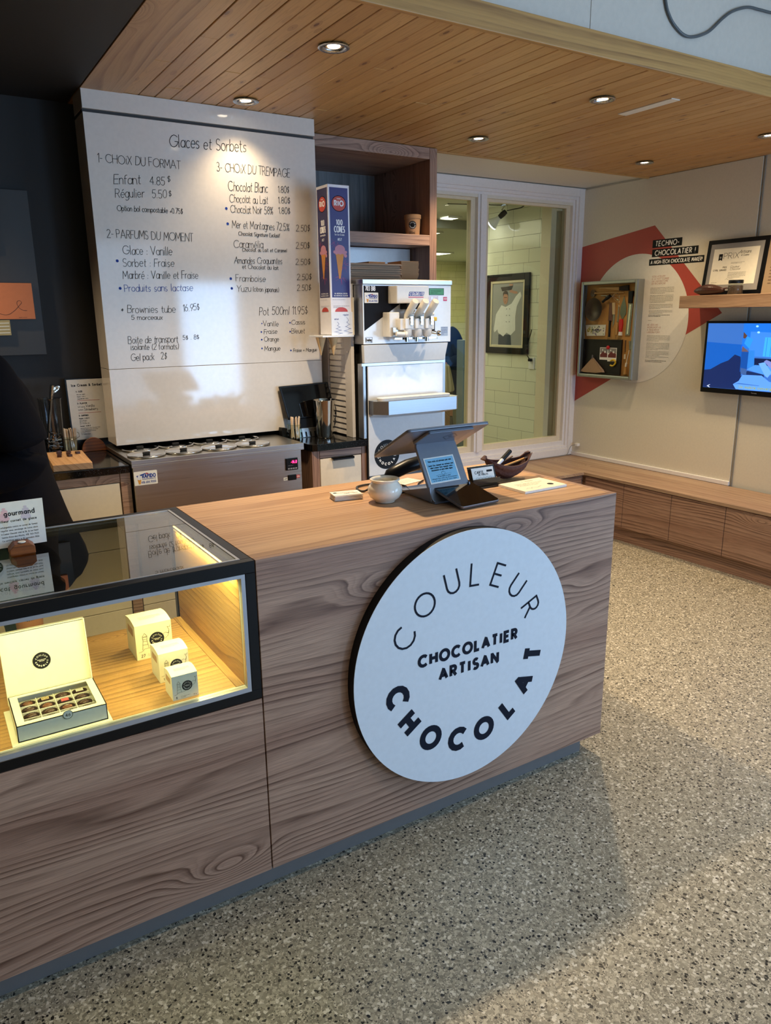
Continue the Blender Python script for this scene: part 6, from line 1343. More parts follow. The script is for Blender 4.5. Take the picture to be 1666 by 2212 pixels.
m = MB(); b_ = [(0, 2.508, 1.090), (0, 2.470, 1.086), (0, 2.35, 1.086), (0, 2.290, 1.094), (0, 2.300, 1.112)]; ap = (TB - .014, 2.405, 1.200)
pts = [(TB - .002, y, z) for _, y, z in b_]; mid = [(TB - .030, (pts[i][1] + 0), pts[i][2] + .004) for i in range(len(pts))]
m.add(pts + mid + [ap, (TB - .001, 2.41, 1.20)], [(0, 5, 6, 1), (1, 6, 7, 2), (2, 7, 8, 3), (3, 8, 9, 4), (5, 10, 6), (6, 10, 7), (7, 10, 8), (8, 10, 9), (0, 11, 10, 5), (4, 9, 10, 11)])
m.obj('cloth', mat('floral_cloth', '#a58566', .9, bump=(40, .8)), t, solid=.001)
m = MB(); m.tube([(TB - .016, 2.405, 1.195), (TB - .018, 2.404, 1.218)], [.006, .004], 8); m.obj('knot', mat('grey_knot', '#6a625c', .8), t, True)
rod('piping_brush', 'thin white-handled brush at the lower right of the shadow box', 'brush', [('shaft', (2.077, 1.262), (2.094, 1.172), .0028, .0028, WHITE), ('collar', (2.094, 1.172), (2.098, 1.146), .007, .007, WHITE), ('bristles', (2.098, 1.146), (2.100, 1.092), .006, .014, OLDW)])
flat('scraper', 'small grey metal scraper at the right of the black tray', 'scraper', [('blade', [(2.093, 1.325), (2.073, 1.325), (2.068, 1.268), (2.084, 1.262)], .003, ALU)], 2.08, 1.3)
rod('honey_dipper', 'slim brown tool with a white end beside the scraper', 'tool', [('shaft', (2.115, 1.330), (2.112, 1.245), .005, .003, DKW), ('end', (2.112, 1.232), (2.112, 1.200), .007, .007, mat('bone_white', '#d8d0bc', .5))])

# shelf on the right wall with its things
tag(MB().box(3.52, 3.7275, -1.0, 1.553, 1.541, 1.6155).obj('wall_shelf', wood('larch_shelf', '#b89878', '#a3826a', '#77563f', 'y', 20, 6.5, 22.0, knots=False), bev=.0015), 'thick wood-grain wall shelf above the television', 'shelf')
cf = thing('framed_certificate', 'black framed PRIX award certificate leaning on the wall shelf', 'framed certificate', (3.68, 1.31, 1.616))
cu2 = Vector((.045, 0, .328)).normalized(); co2 = Vector((3.660, 1.512, 1.6165)); cn2 = Vector((-cu2.z, 0, cu2.x)); CW, CH = .405, .332
MB().prism([co2, co2 + MR * CW, co2 + MR * CW + cu2 * CH, co2 + cu2 * CH], -cn2 * .016).obj('frame', BLACKS, cf, bev=.002)
def onc(a, b, e=0): return co2 + MR * a + cu2 * b + cn2 * e
MB().quad(onc(.026, .026, .0006), onc(CW - .026, .026, .0006), onc(CW - .026, CH - .026, .0006), onc(.026, CH - .026, .0006)).obj('mount', mat('grey_mount', '#8a8784', .7), cf, smooth='flat2d')
MB().prism([onc(.052, .062, .0008), onc(CW - .052, .062, .0008), onc(CW - .052, CH - .056, .0008), onc(.052, CH - .056, .0008)], cn2 * .0006).obj('sheet', mat('cream_certificate', '#e6dfcc', .7), cf)
m = MB(); E_ = .0018
text(m, 'PRIX', onc(.125, .215, E_), MR, cu2, .034, .0022, .100); text(m, 'Artisans', onc(.226, .242, E_), MR, cu2, .018, .0018, .074, jit=.05, slant=.2); text(m, '& Cuisine', onc(.240, .226, E_), MR, cu2, .010, .0012, .05, slant=.2)
text(m, 'PRIX', onc(.130, .160, E_), MR, cu2, .0095, .0016, .026); text(m, 'CYRIL SIMARD', onc(.066, .144, E_), MR, cu2, .0095, .0016, .090)
text(m, 'Couleur', onc(.180, .160, E_), MR, cu2, .012, .0010, .060, slant=.3, jit=.05); text(m, 'Chocolat', onc(.180, .146, E_), MR, cu2, .012, .0010, .068, slant=.3, jit=.05)
greek(m, onc(.180, .190, E_), MR, cu2, .090, 2, .0055, .003, 3); greek(m, onc(.172, .131, E_), MR, cu2, .118, 5, .0072, .0036, 4); greek(m, onc(.066, .075, E_), MR, cu2, .06, 1, .006, .003, 5); greek(m, onc(.19, .075, E_), MR, cu2, .12, 1, .006, .003, 6)
ribbon(m, [(0, 0), (.01, .008), (.016, 0), (.03, .006), (.05, .004)], .001, onc(.160, .090, E_), MR, cu2)
for a, b, c_, d in ((.090, .116, .205, .245),): m.quad(onc(a, c_, E_), onc((a + b) / 2, c_ + .006, E_), onc(b, c_, E_), onc(b, d, E_), onc(a, d, E_))
m.obj('lettering', INK, cf, smooth='flat2d'); m = MB(); m.disc(onc(.103, .224, E_ + .0003), .006, MR, cu2, 16); m.obj('seal', mat('grey_seal', '#8c8a86', .5), cf, smooth='flat2d')
f2 = thing('framed_print', 'second frame on the wall shelf with brown printed text, cut by the photo edge', 'framed print', (3.69, .95, 1.616))
co3 = co2 + MR * (CW + .004)
MB().prism([co3, co3 + MR * .33, co3 + MR * .33 + cu2 * CH, co3 + cu2 * CH], -cn2 * .010).obj('frame', mat('brown_print_board', '#8f7a60', .7), f2)
m = MB(); greek(m, co3 + MR * .03 + cu2 * .20 + cn2 * .0005, MR, cu2, .25, 9, .018, .010, 8, .003); m.obj('print', mat('dark_brown_print', '#4a382a', .7), f2, smooth='flat2d')
pd2 = thing('cocoa_pod', 'whole dried cocoa pod on the wall shelf before the certificate', 'cocoa pod', (3.60, 1.40, 1.6158))
m = MB(); rs = []; N = 17
for i in range(N):
    t_ = i / (N - 1); x = .108 - .205 * t_; pr = max(.02, sin(pi * min(.985, t_ * .9 + .04)) ** .75) * (1 - .18 * t_)
    rs.append([(.036 * pr * cos(2 * pi * k / 30) * (1 + .06 * sin(2 * pi * k / 30 * 10)), x, .034 + .034 * pr * sin(2 * pi * k / 30) * (1 + .06 * sin(2 * pi * k / 30 * 10)) - .006 * (1 - sin(pi * t_))) for k in range(30)])
m.ringstack(rs); m.obj('husk', mat('glossy_dark_husk', '#3a1f18', .3, bump=(60, 1)), pd2, 70, world=False)
MB().tube([(0, -.090, .035), (0, -.112, .040), (0, -.122, .038)], [.006, .004, .003], 8).obj('stalk', PODM, pd2, True, world=False)
jr = thing('spice_jar', 'small glass jar of dark nibs with a black lid on the wall shelf', 'jar', (3.60, 1.228, 1.6158))
MB().lathe([(.0001, 0), (.040, 0), (.043, .004), (.043, .056), (.038, .062), (.036, .064)], (0, 0, 0), 36, cap=False).obj('body', GLASS, jr, True, world=False)
MB().lathe([(.0001, .003), (.039, .003), (.0405, .006), (.0405, .052), (.0001, .053)], (0, 0, 0), 30).obj('nibs', mat('cocoa_nibs', '#4b392b', .8, bump=(220, 2)), jr, 50, world=False)
MB().lathe([(.0415, .064), (.0420, .066), (.0420, .081), (.0405, .083), (.0001, .083)], (0, 0, 0), 36).obj('lid', BLACKS, jr, 40, world=False)

# television
tv = thing('television', 'wall television showing a blue kitchen scene, below the shelf', 'television', (3.70, .95, 1.02))
TX = 3.680; ty0, ty1, tz0, tz1 = .36, 1.461, 1.027, 1.462
tm = MB(); tm.box(TX, TX + .035, ty0, ty1, tz0 - .008, tz1); tm.obj('housing', BLACKS, tv, bev=.004); MB().box(TX + .035, 3.7275, .75, 1.1, 1.12, 1.38).obj('bracket', BLACK, tv)
def em(name, c, s): return mat(name, c, .4, emit=c, estr=s)
sy0, sy1, sz0, sz1 = ty0 + .018, ty1 - .018, tz0 + .024, tz1 - .014
def pic(name, pts, c, lay, s=.9):
    return MB().add([(TX - .0004 - .0002 * lay, y, z) for y, z in pts], [tuple(range(len(pts)))]).obj(name, em('screen_' + name, c, s), scr, smooth='flat2d')
scr = MB().box(TX - .0003, TX + .0005, sy0, sy1, sz0, sz1).obj('screen', em('screen_base', '#3a72c8', .9), tv)
pic('wall_glow', [(1.443, 1.334), (1.194, 1.322), (1.19, 1.18), (1.443, 1.16)], '#0f5fc4', 1); pic('shadow_figure', [(1.443, 1.160), (1.40, 1.165), (1.33, 1.205), (1.28, 1.225), (1.24, 1.262), (1.20, 1.25), (1.185, 1.16), (1.19, 1.052), (1.443, 1.052)], '#11275e', 2)
pic('bright_wall', [(1.20, sz1), (sy0, sz1), (sy0, 1.30), (1.20, 1.30)], '#1d78ea', 1); pic('back_wall', [(1.150, 1.40), (sy0, 1.375), (sy0, 1.245), (1.150, 1.255)], '#3f8df2', 2)
pic('door_edge', [(1.196, 1.398), (1.170, 1.375), (1.182, 1.358), (1.196, 1.362)], '#5a4038', 3); pic('brown_post', [(1.196, 1.315), (1.155, 1.285), (1.150, 1.28), (1.196, 1.28)], '#6a5a66', 3)
pic('cabinet', [(1.196, 1.282), (1.150, 1.282), (1.150, 1.16), (1.196, 1.16)], '#0f4fa8', 3); pic('window_blind', [(1.055, 1.368), (.90, 1.368), (.90, 1.250), (1.058, 1.258)], '#3aa0ff', 3, 1.2)
for k in range(5): pic('blind_rail', [(1.040 - k * .028, 1.366), (1.038 - k * .028, 1.366), (1.040 - k * .028, 1.258), (1.042 - k * .028, 1.258)], '#1558b8', 4)
pic('dark_bench', [(1.115, 1.245), (sy0, 1.235), (sy0, 1.17), (1.12, 1.20)], '#0b1d48', 3); pic('machine_stack', [(1.150, 1.29), (1.112, 1.29), (1.105, 1.19), (1.150, 1.185)], '#2f86e6', 4)
pic('lamp_blob', [(1.112 + .009 * cos(a * .6), 1.431 + .006 * sin(a * .6)) for a in range(10)], '#8fc8ff', 3, 1.4); pic('lamp_blob', [(1.100 + .009 * cos(a * .6), 1.396 + .006 * sin(a * .6)) for a in range(10)], '#8fc8ff', 3, 1.4)
pic('table_top', [(1.152, 1.176), (1.10, 1.205), (sy0, 1.19), (sy0, 1.150), (1.045, 1.152)], '#4f9af5', 5); pic('table_front', [(1.145, 1.168), (1.04, 1.152), (1.0, 1.06), (1.19, 1.09), (1.19, 1.13)], '#152c5e', 4)
pic('rack', [(1.192, 1.184), (1.152, 1.178), (1.150, 1.145), (1.188, 1.148)], '#3f62a0', 5); pic('mirror_panel', [(1.170, 1.373), (1.130, 1.355), (1.150, 1.30), (1.185, 1.33)], '#2f9af5', 4)
pic('book', [(1.232, 1.082), (1.195, 1.105), (1.175, 1.143), (1.050, 1.145), (1.0, 1.112), (.88, 1.09), (.88, 1.055), (1.21, 1.054)], '#5d9cf5', 6, 1.0); pic('book_shadow', [(1.232, 1.080), (1.195, 1.092), (1.06, 1.085), (1.06, 1.082), (1.20, 1.086)], '#3a70c0', 7)
pic('held_page', [(1.078, 1.215), (1.040, 1.224), (.990, 1.165), (1.012, 1.134), (1.03, 1.145)], '#6aa8fa', 8, 1.05); pic('hand', [(1.045, 1.228), (1.030, 1.238), (.985, 1.222), (.93, 1.22), (.93, 1.185), (1.0, 1.19)], '#7f8fd8', 9)
m = MB()
text(m, 'Un mobile convergence', (TX - .0026, 1.189, 1.062), MR, ZU, .015, .0030, .26, slant=.1); m.obj('subtitle', em('subtitle_yellow', '#9fb04a', .7), scr, smooth='flat2d')
m = MB(); m.quad((TX - .0026, 1.414, 1.060), (TX - .0026, 1.396, 1.052), (TX - .0026, 1.388, 1.052), (TX - .0026, 1.402, 1.062), (TX - .0026, 1.388, 1.070), (TX - .0026, 1.396, 1.070)); m.obj('arrow_icon', em('icon_white', '#c9d8f4', .9), scr, smooth='flat2d')
m = MB(); text(m, 'Panasonic', (TX - .0006, 1.105, 1.034), MR, ZU, .007, .0013, .034); m.obj('brand_lettering', mat('grey_letter', '#8d8d92', .4), tv, smooth='flat2d')

# ================================================================== left dark wall: panel with small pictures
dpn = thing('wall_panel', 'charcoal display panel mounted on the dark wall at the left', 'wall panel', (-.6, 1.99, 1.4))
MB().box(-1.30, -.128, 1.958, 1.975, 1.372, 2.030).obj('board', DARKP, dpn, bev=.001); MB().box(-1.2, -.25, 1.975, 1.999, 1.45, 1.95).obj('batten', BLACK, dpn)
def wallpic(lb, x0, x1, z0, z1, c, y=1.957, art=None):
    t = thing('small_picture', lb, 'picture', ((x0 + x1) / 2, y, z0), 0, 'small pictures on the charcoal panel')
    MB().box(x0, x1, y - .020, y, z0, z1).obj('canvas', mat('picture_' + c[1:], c, .7), t, bev=.001)
    return t
t = wallpic('small orange picture with a looping line drawing, on the charcoal panel', -.335, -.158, 1.520, 1.665, '#c9774a', 1.955)
m = MB(); ribbon(m, smooth([(-.33, 0, 0), (-.32, .004, 0), (-.31, .055, 0), (-.303, .060, 0), (-.296, .045, 0), (-.292, .010, 0), (-.262, .004, 0), (-.235, .020, 0), (-.215, .040, 0), (-.205, .052, 0), (-.212, .060, 0), (-.222, .054, 0), (-.220, .036, 0), (-.205, .022, 0), (-.188, .020, 0)]), .0014, Vector((0, 1.9345, 1.535)), XR, ZU)
ribbon(m, [(-.33, .010), (-.30, .009)], .0012, Vector((0, 1.9345, 1.535)), XR, ZU); greek(m, (-.222, 1.9345, 1.526), XR, ZU, .04, 1, .003, .003, 2); m.obj('line_drawing', mat('brown_line', '#5a2a18', .6), t, smooth='flat2d')
t = wallpic('pale striped picture showing under the orange one', -.38, -.258, 1.455, 1.518, '#a8986a', 1.957)
m = MB()
for k in range(4): m.quad((-.375, 1.9365, 1.462 + k * .013), (-.262, 1.9365, 1.464 + k * .013), (-.262, 1.9365, 1.468 + k * .013), (-.375, 1.9365, 1.466 + k * .013))
m.obj('stripes', mat('stripe_white', '#d8d4c0', .7), t, smooth='flat2d')
wallpic('small yellow-grey picture at the very left edge, above the orange one', -.42, -.262, 1.800, 1.925, '#8f865a', 1.957)

# ================================================================== kitchen seen through the window
struct(MB().box(1.10, 7.2, 2.76, 9.0, -.12, 0.0).obj('floor_kitchen', mat('kitchen_floor', '#8e8a7c', .5)))
struct(MB().box(3.50, 3.62, 2.80, 3.665, 0, 2.35).obj('wall_kitchen_right', TILE))
struct(MB().box(1.5, 7.4, 8.5, 8.6, 0, 2.4).obj('wall_kitchen_back', TILEX))
struct(MB().box(7.2, 7.3, 2.7, 8.6, 0, 2.4).obj('wall_kitchen_far', TILE)); struct(MB().box(1.0, 1.1, 2.2, 8.6, 0, 2.4).obj('wall_kitchen_left', TILE)); struct(MB().box(3.62, 7.3, 2.76, 2.80, 0, 2.4).obj('wall_kitchen_front', TILE))
struct(MB().box(1.0, 7.4, 2.76, 8.6, 2.345, 2.42).obj('ceiling_kitchen', mat('kitchen_ceiling', '#c9ccb8', .7)))
struct(MB().box(1.0, 7.4, 4.15, 4.19, 2.27, 2.345).obj('trim_7', mat('ceiling_channel', '#9a9c90', .5)))
PAN = em('ceiling_panel_glow', '#fffbe6', 4.0)
for i, (x, y, lb) in enumerate(((3.55, 4.0, 'nearest'), (3.9, 5.1, 'middle'), (5.45, 7.2, 'farthest'))):
    t = thing('ceiling_light_panel', f'{lb} glowing ceiling light panel seen through the left window pane', 'ceiling light', (x, y, 2.335), 0, 'light panels in the kitchen')
    w_, d_ = ((.10, .12), (.55, .20), (.80, .30))[i]
    MB().box(-w_ / 2, w_ / 2, -d_ / 2, d_ / 2, -.004, .008).obj('diffuser', PAN, t, world=False); frame_ = MB(); frame_.box(-w_ / 2 - .02, w_ / 2 + .02, -d_ / 2 - .02, -d_ / 2, -.006, .009); frame_.box(-w_ / 2 - .02, w_ / 2 + .02, d_ / 2, d_ / 2 + .02, -.006, .009); frame_.obj('frame', WHITE, t, world=False)
lamp('AREA', 'kitchen_light', (5.2, 6.6, 2.30), 55, (1, .93, .62), (0, 0, 0), shape='RECTANGLE', size=2.4, size_y=2.0)
lamp('AREA', 'kitchen_light_near', (2.4, 4.0, 2.25), 24, (1, .93, .68), (0, 0, 0), shape='RECTANGLE', size=1.6, size_y=1.6)
# framed portrait on the tiled wall
PX = 3.499
fp_ = thing('framed_portrait', 'black framed portrait of a person in a white chef jacket, on the kitchen tiles', 'framed picture', (PX, 3.15, 1.51))
yframe(PX - .022, PX - .001, 2.893, 3.403, 1.208, 1.828, .050).obj('frame', BLACKS, fp_, bev=.003); yframe(PX - .016, PX - .001, 2.943, 3.353, 1.258, 1.778, .020).obj('mount', mat('cream_mount', '#d8cdae', .6), fp_, bev=.002)
MB().box(PX - .009, PX - .001, 2.962, 3.334, 1.277, 1.759).obj('print', mat('grey_backdrop', '#9b9c9a', .6), fp_)
def pp(nm, pts, c, lay, r_=.6): MB().add([(PX - .0092 - .0003 * lay, y, z) for y, z in pts], [tuple(range(len(pts)))]).obj(nm, mat('portrait_' + nm, c, r_), fp_, smooth='flat2d')
pp('trousers_picture', [(3.25, 1.36), (3.10, 1.36), (3.09, 1.278), (3.25, 1.278)], '#3c4450', 1)
pp('jacket_picture', [(3.22, 1.590), (3.17, 1.575), (3.10, 1.60), (3.05, 1.655), (3.00, 1.69), (2.985, 1.655), (3.035, 1.58), (3.05, 1.50), (3.045, 1.395), (3.10, 1.355), (3.15, 1.375), (3.19, 1.345), (3.255, 1.375), (3.262, 1.40), (3.30, 1.375), (3.31, 1.40), (3.285, 1.52)], '#e2e2de', 2)
pp('arm_picture', [(3.13, 1.69), (3.07, 1.675), (3.03, 1.675), (3.035, 1.69), (3.09, 1.70), (3.115, 1.72)], '#b98d78', 3)
pp('face_picture', [(3.172 + .030 * cos(k * .45), 1.640 + .045 * sin(k * .45)) for k in range(14)], '#b5876e', 4)
pp('hair_picture', [(3.202, 1.655), (3.205, 1.685), (3.18, 1.70), (3.15, 1.695), (3.140, 1.66), (3.150, 1.672), (3.19, 1.675)], '#3f322c', 5)
pp('eyes_picture', [(3.190, 1.652), (3.155, 1.650), (3.155, 1.646), (3.190, 1.648)], '#4a352c', 6); pp('mouth_picture', [(3.182, 1.618), (3.164, 1.617), (3.173, 1.611)], '#8a5a4c', 6)
pp('pan_picture', [(3.235, 1.728), (3.09, 1.735), (3.105, 1.705), (3.215, 1.698)], '#3a342e', 5); pp('hand_picture', [(3.13, 1.752), (3.085, 1.748), (3.09, 1.736), (3.13, 1.736)], '#b5876e', 6)
m = MB()
for k in range(6):
    m.disc((PX - .0112, 3.155 - .012 * (k % 2) * 3, 1.56 - (k // 2) * .05), .0035, MR, ZU, 8)
m.obj('buttons_picture', INK, fp_, smooth='flat2d')
# clamp spotlight on a cord
sl_ = thing('clamp_spotlight', 'white reflector bulb on a black socket hanging above the framed portrait', 'spotlight', (3.40, 3.19, 2.3))
def dirv(a, b): return (Vector(b) - Vector(a)).normalized()
P0, P1 = Vector((3.43, 3.13, 2.285)), Vector((3.38, 3.245, 2.195)); d = P1 - P0
MB().tube([P0, P0 + d * .18, P0 + d * .40], [.018, .022, .019], 20).obj('socket', BLACK, sl_, 50)
MB().tube([P0 + d * .40, P0 + d * .55, P0 + d * .92], [.016, .020, .046], 28).obj('reflector_bulb', WHITE, sl_, 50)
MB().tube([P0 + d * .92, P0 + d * .97, P0 + d * 1.0], [.046, .046, .030], 28).obj('bulb_face', em('bulb_glow', '#ffffff', 9), sl_, 50)
m = MB(); m.tube([(3.44, 3.16, 2.345), (3.44, 3.16, 2.325), (3.425, 3.17, 2.30), (3.43, 3.14, 2.28)], .006, 8); m.tube([(3.45, 3.20, 2.34), (3.44, 3.13, 2.34)], .012, 8); m.obj('clamp', CHROME, sl_, True)
MB().tube(smooth([(3.435, 3.12, 2.29), (3.45, 3.06, 2.295), (3.46, 2.98, 2.30), (3.47, 2.92, 2.33), (3.48, 2.90, 2.344)], 6), .0035, 6).obj('cord', BLACK, sl_, True)
MB().tube([(3.0, 3.30, 2.335), (3.45, 3.19, 2.338)], .0035, 6).obj('support_wire', mat('dark_wire', '#4a4a44', .5), sl_, True)
lamp('SPOT', 'kitchen_spot_beam', tuple(P1 + d * .1), 7, (1, .95, .8), d.to_track_quat('-Z', 'Y').to_euler(), spot_size=R(110), spot_blend=.6, shadow_soft_size=.04)
kc = thing('lamp_lead', 'black power cord plugged in low on the kitchen tiles', 'cord', (3.49, 2.84, 1.17))
kf = MB(); kf.tube(smooth([(3.49, 2.845, 1.172), (3.475, 2.86, 1.185), (3.475, 2.885, 1.22), (3.475, 2.875, 1.30), (3.48, 2.855, 1.37), (3.48, 2.845, 1.40)], 6), .0035, 6); kf.obj('cord', BLACK, kc, True); MB().box(3.468, 3.488, 2.835, 2.865, 1.160, 1.182).obj('plug', BLACK, kc, bev=.003)
MB().box(3.490, 3.4995, 2.82, 2.88, 1.10, 1.19).obj('outlet_plate', WHITE, kc, bev=.002)
# grey-blue steel cupboard edge, table and floor-standing bits
tag(MB().box(3.40, 3.499, 3.60, 3.69, 0.0, 1.31).obj('steel_post_cabinet', mat('blue_grey_steel', '#6d7f86', .4, .3), bev=.003), 'narrow blue-grey steel unit at the end of the kitchen tile wall', 'steel unit')
tb_ = thing('butcher_block', 'maple butcher block table in the kitchen behind the soft-serve machine', 'table', (3.3, 4.3, 0))
MB().box(2.55, 3.52, 3.85, 4.5, .72, .80).obj('top', MAPLE, tb_, bev=.004)
for a in (2.6, 3.44):
    for b in (3.9, 4.42): MB().box(a, a + .05, b, b + .05, 0, .72).obj('leg', MAPLE, tb_)
kt = thing('steel_counter', 'steel kitchen counter with dark blue tubs behind the person in navy', 'counter', (5.2, 6.4, 0))
MB().box(4.55, 6.2, 5.9, 6.6, .86, .90).obj('top', STEEL, kt); MB().box(4.60, 6.15, 5.95, 6.55, 0, .86).obj('body', mat('grey_unit', '#8b8f80', .5), kt)
for k in range(3): 
    t = thing('blue_tub', 'dark blue tub on the steel kitchen counter', 'tub', (4.72 + k * .2, 6.1, .9), 0, 'blue tubs on the kitchen counter'); MB().lathe([(.06, 0), (.08, .12), (.075, .12), (.0001, .11)], (0, 0, 0), 20).obj('tub', mat('navy_plastic', '#1a2c5c', .4), t, 50, world=False)

# ================================================================== people
def chain_body(pts, edges, name, m, par, sub=1):
    """one continuous skinned surface: pts = {key: (xyz, radius)}"""
    ks = list(pts); me = bpy.data.meshes.new(name); me.from_pydata([pts[k][0] for k in ks], [(ks.index(a), ks.index(b)) for a, b in edges], []); me.materials.append(m)
    o = bpy.data.objects.new(name, me); COL.objects.link(o); o.parent = par
    sk = o.modifiers.new('skin', 'SKIN'); sk.use_smooth_shade = True
    for i, k in enumerate(ks):
        r_ = pts[k][1]; me.skin_vertices[0].data[i].radius = (r_ if isinstance(r_, tuple) else (r_, r_)) if False else ((r_[0], r_[1]) if isinstance(r_, tuple) else (r_, r_))
    me.skin_vertices[0].data[0].use_root = True
    s = o.modifiers.new('sub', 'SUBSURF'); s.levels = sub + 1; s.render_levels = sub + 1
    return o
def ell(z, cx_, a, b, cy_=0, n=28): return [(cx_ + a * cos(2 * pi * k / n), cy_ + b * sin(2 * pi * k / n), z) for k in range(n)]
def person(label, loc, rz, shirtm, pantm, hairm, sc_=1.0):
    """stands facing local -x; near arm bent forward"""
    P_ = thing('person', label, 'person', loc, rz); P_.scale = (sc_,) * 3
    b = {'pelvis': ((.01, 0, .90), .085), 'waist': ((.0, 0, 1.05), .10), 'chest': ((-.01, 0, 1.24), .115), 'neck0': ((-.045, 0, 1.42), .055), 'neck': ((-.075, 0, 1.50), .050), 'skull0': ((-.095, 0, 1.575), .068), 'skull': ((-.090, 0, 1.655), .078), 'crown': ((-.085, 0, 1.705), .045), 'jaw': ((-.150, 0, 1.56), .028)}
    e = [('pelvis', 'waist'), ('waist', 'chest'), ('chest', 'neck0'), ('neck0', 'neck'), ('neck', 'skull0'), ('skull0', 'skull'), ('skull', 'crown'), ('skull0', 'jaw')]
    for s, n in ((-1, 'n'), (1, 'f')):
        b[n + 'sh'] = ((-.02, .165 * s, 1.37), .055); b[n + 'el'] = ((.040, .210 * s, 1.14), .020); b[n + 'wr'] = ((-.13, .20 * s, 1.045), .022); b[n + 'pa'] = ((-.185, .195 * s, 1.035), .028)
        e += [('chest', n + 'sh'), (n + 'sh', n + 'el'), (n + 'el', n + 'wr'), (n + 'wr', n + 'pa')]
        for i in range(4):
            y = (.195 + (i - 1.5) * .019) * s; l = (.036, .040, .038, .030)[i]
            b[n + 'k%d' % i] = ((-.215, y, 1.030), .0095); b[n + 'm%d' % i] = ((-.215 - l, y, 1.016), .0085); b[n + 't%d' % i] = ((-.215 - l * 1.35, y, .990), .0070)
            e += [(n + 'pa', n + 'k%d' % i), (n + 'k%d' % i, n + 'm%d' % i), (n + 'm%d' % i, n + 't%d' % i)]
        b[n + 'th0'] = ((-.180, (.195 - .030) * s, 1.042), .0105); b[n + 'th1'] = ((-.215, (.195 - .044) * s, 1.030), .0085); e += [(n + 'pa', n + 'th0'), (n + 'th0', n + 'th1')]
        b[n + 'hip'] = ((.01, .085 * s, .84), .060); b[n + 'kn'] = ((.006, .10 * s, .48), .040); b[n + 'an'] = ((.030, .10 * s, .09), .030); b[n + 'to'] = ((-.12, .11 * s, .035), .032)
        e += [('pelvis', n + 'hip'), (n + 'hip', n + 'kn'), (n + 'kn', n + 'an'), (n + 'an', n + 'to')]
    chain_body(b, e, 'body', SKIN, P_, 1)
    # nose, ears and eyes
    m = MB(); m.tube([(-.165, 0, 1.64), (-.190, 0, 1.605), (-.168, 0, 1.598)], [.008, .013, .008], 10); m.obj('nose', SKIN, P_, True, world=False)
    for s in (-1, 1):
        m = MB(); m.lathe([(.0001, -.010), (.014, -.006), (.018, 0), (.014, .006), (.0001, .008)], (-.085, .078 * s, 1.61), 14, 'y', sx=.7, sy=1.3); m.obj('ear', SKIN, P_, True, world=False)
        m = MB(); m.lathe([(.0001, -.009), (.009, -.003), (.009, .003), (.0001, .009)], (-.160, .030 * s, 1.635), 12, 'x'); m.obj('eye', WHITE, P_, True, world=False)
    m = MB(); m.tube([(-.168, -.022, 1.572), (-.178, 0, 1.570), (-.168, .022, 1.572)], [.004, .007, .004], 8); m.obj('mouth', mat('lips', '#9a5a4c', .5), P_, True, world=False)
    rs = [[(-.072 + .088 * cos(2 * pi * k / 24) * f_ + (.010 if cos(2 * pi * k / 24) < 0 else 0), .080 * sin(2 * pi * k / 24) * f_, z if cos(2 * pi * k / 24) > -.15 or z > 1.685 else 1.685) for k in range(24)] for z, f_ in ((1.545, .86), (1.60, 1.0), (1.66, 1.04), (1.71, .95), (1.745, .65), (1.757, .2))]
    MB().ringstack(rs).obj('hair', hairm, P_, True, world=False, sub=1)
    # shirt: torso with sleeves
    T = [(.680, .055, .140, .195), (.700, .062, .145, .205), (.742, .075, .158, .215), (.800, .058, .155, .210), (.870, .035, .148, .200), (.960, .018, .140, .190), (1.060, .004, .133, .190), (1.150, -.006, .137, .200), (1.220, -.010, .139, .215), (1.285, -.020, .132, .222), (1.335, -.032, .120, .215), (1.375, -.042, .098, .180), (1.405, -.050, .078, .130), (1.430, -.058, .066, .085), (1.455, -.066, .060, .068)]
    rj = random.Random(5); R_ = []
    for z, c_, a, bb in T:
        R_.append([(x + .006 * sin(k * 1.9 + z * 21) * (1.45 - z), y + .006 * cos(k * 2.3 + z * 17), z + .012 * sin(k * .8) * (1 if z < .75 else 0)) for k, (x, y, z) in enumerate(ell(z, c_, a, bb))])
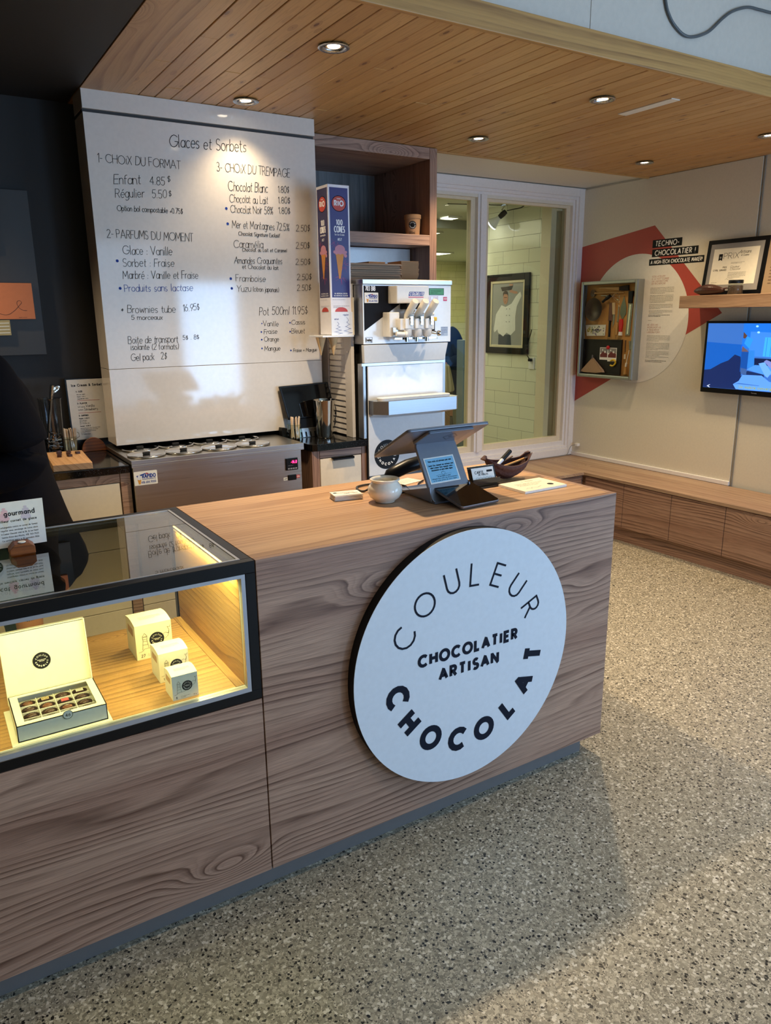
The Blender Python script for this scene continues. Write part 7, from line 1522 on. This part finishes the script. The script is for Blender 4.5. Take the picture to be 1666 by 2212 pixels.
    m = MB(); m.ringstack(R_, False)
    m.obj('shirt', shirtm, P_, True, world=False, sub=1)
    for s in (-1, 1):
        sp_ = smooth([(-.03, .13 * s, 1.375, ), (-.018, .172 * s, 1.345), (.015, .200 * s, 1.25), (.045, .212 * s, 1.17), (.048, .213 * s, 1.12), (.005, .212 * s, 1.085), (-.06, .208 * s, 1.068), (-.130, .202 * s, 1.047)], 3)
        MB().tube(sp_, [.070 + (.078 - .070) * min(1, i / 3) - .034 * max(0, i / (len(sp_) - 1) - .35) / .65 for i in range(len(sp_))], 18).obj('sleeve', shirtm, P_, True, world=False, sub=1)
        MB().tube([(.012, .075 * s, .90), (.012, .090 * s, .80), (.006, .098 * s, .62), (.0, .102 * s, .48), (.018, .102 * s, .28), (.030, .102 * s, .075)], [.105, .102, .088, .074, .066, .062], 20).obj('trouser_leg', pantm, P_, True, world=False, sub=1)
        MB().tube([(.055, .105 * s, .040), (.0, .106 * s, .046), (-.08, .11 * s, .040), (-.165, .112 * s, .032)], [.034, .042, .042, .028], 14).obj('shoe', BLACK, P_, True, world=False, sub=1)
    return P_
person('person in a loose black shirt and teal jeans, seen from behind the display case', (-.432, 1.02, 0), 0, SHIRT, JEANS, mat('dark_brown_hair', '#2a1c14', .6))
kp = person('person in a navy top working in the kitchen behind the machine', (4.215, 5.0, 0), R(4), mat('navy_cotton', '#1d3252', .9), mat('grey_trousers', '#55564e', .9), mat('black_hair', '#1c1815', .6), .98)
tw_ = thing('dish_towel', 'cream dish towel hanging from the hand of the person in navy', 'towel', (4.06, 4.80, .95))
rs = []
for i, z in enumerate((1.03, .99, .93, .86, .79, .73)):
    w_ = .03 + .055 * i / 5
    rs.append([(4.075 + .03 * i / 5 + w_ * cos(2 * pi * k / 20) * 1.1, 4.765 + .030 * sin(2 * pi * k / 20) + .010 * sin(k * 2.2), z) for k in range(20)])
MB().ringstack(rs).obj('cloth', mat('cream_towel', '#d4ccb2', .9, bump=(70, 1)), tw_, True, sub=1)
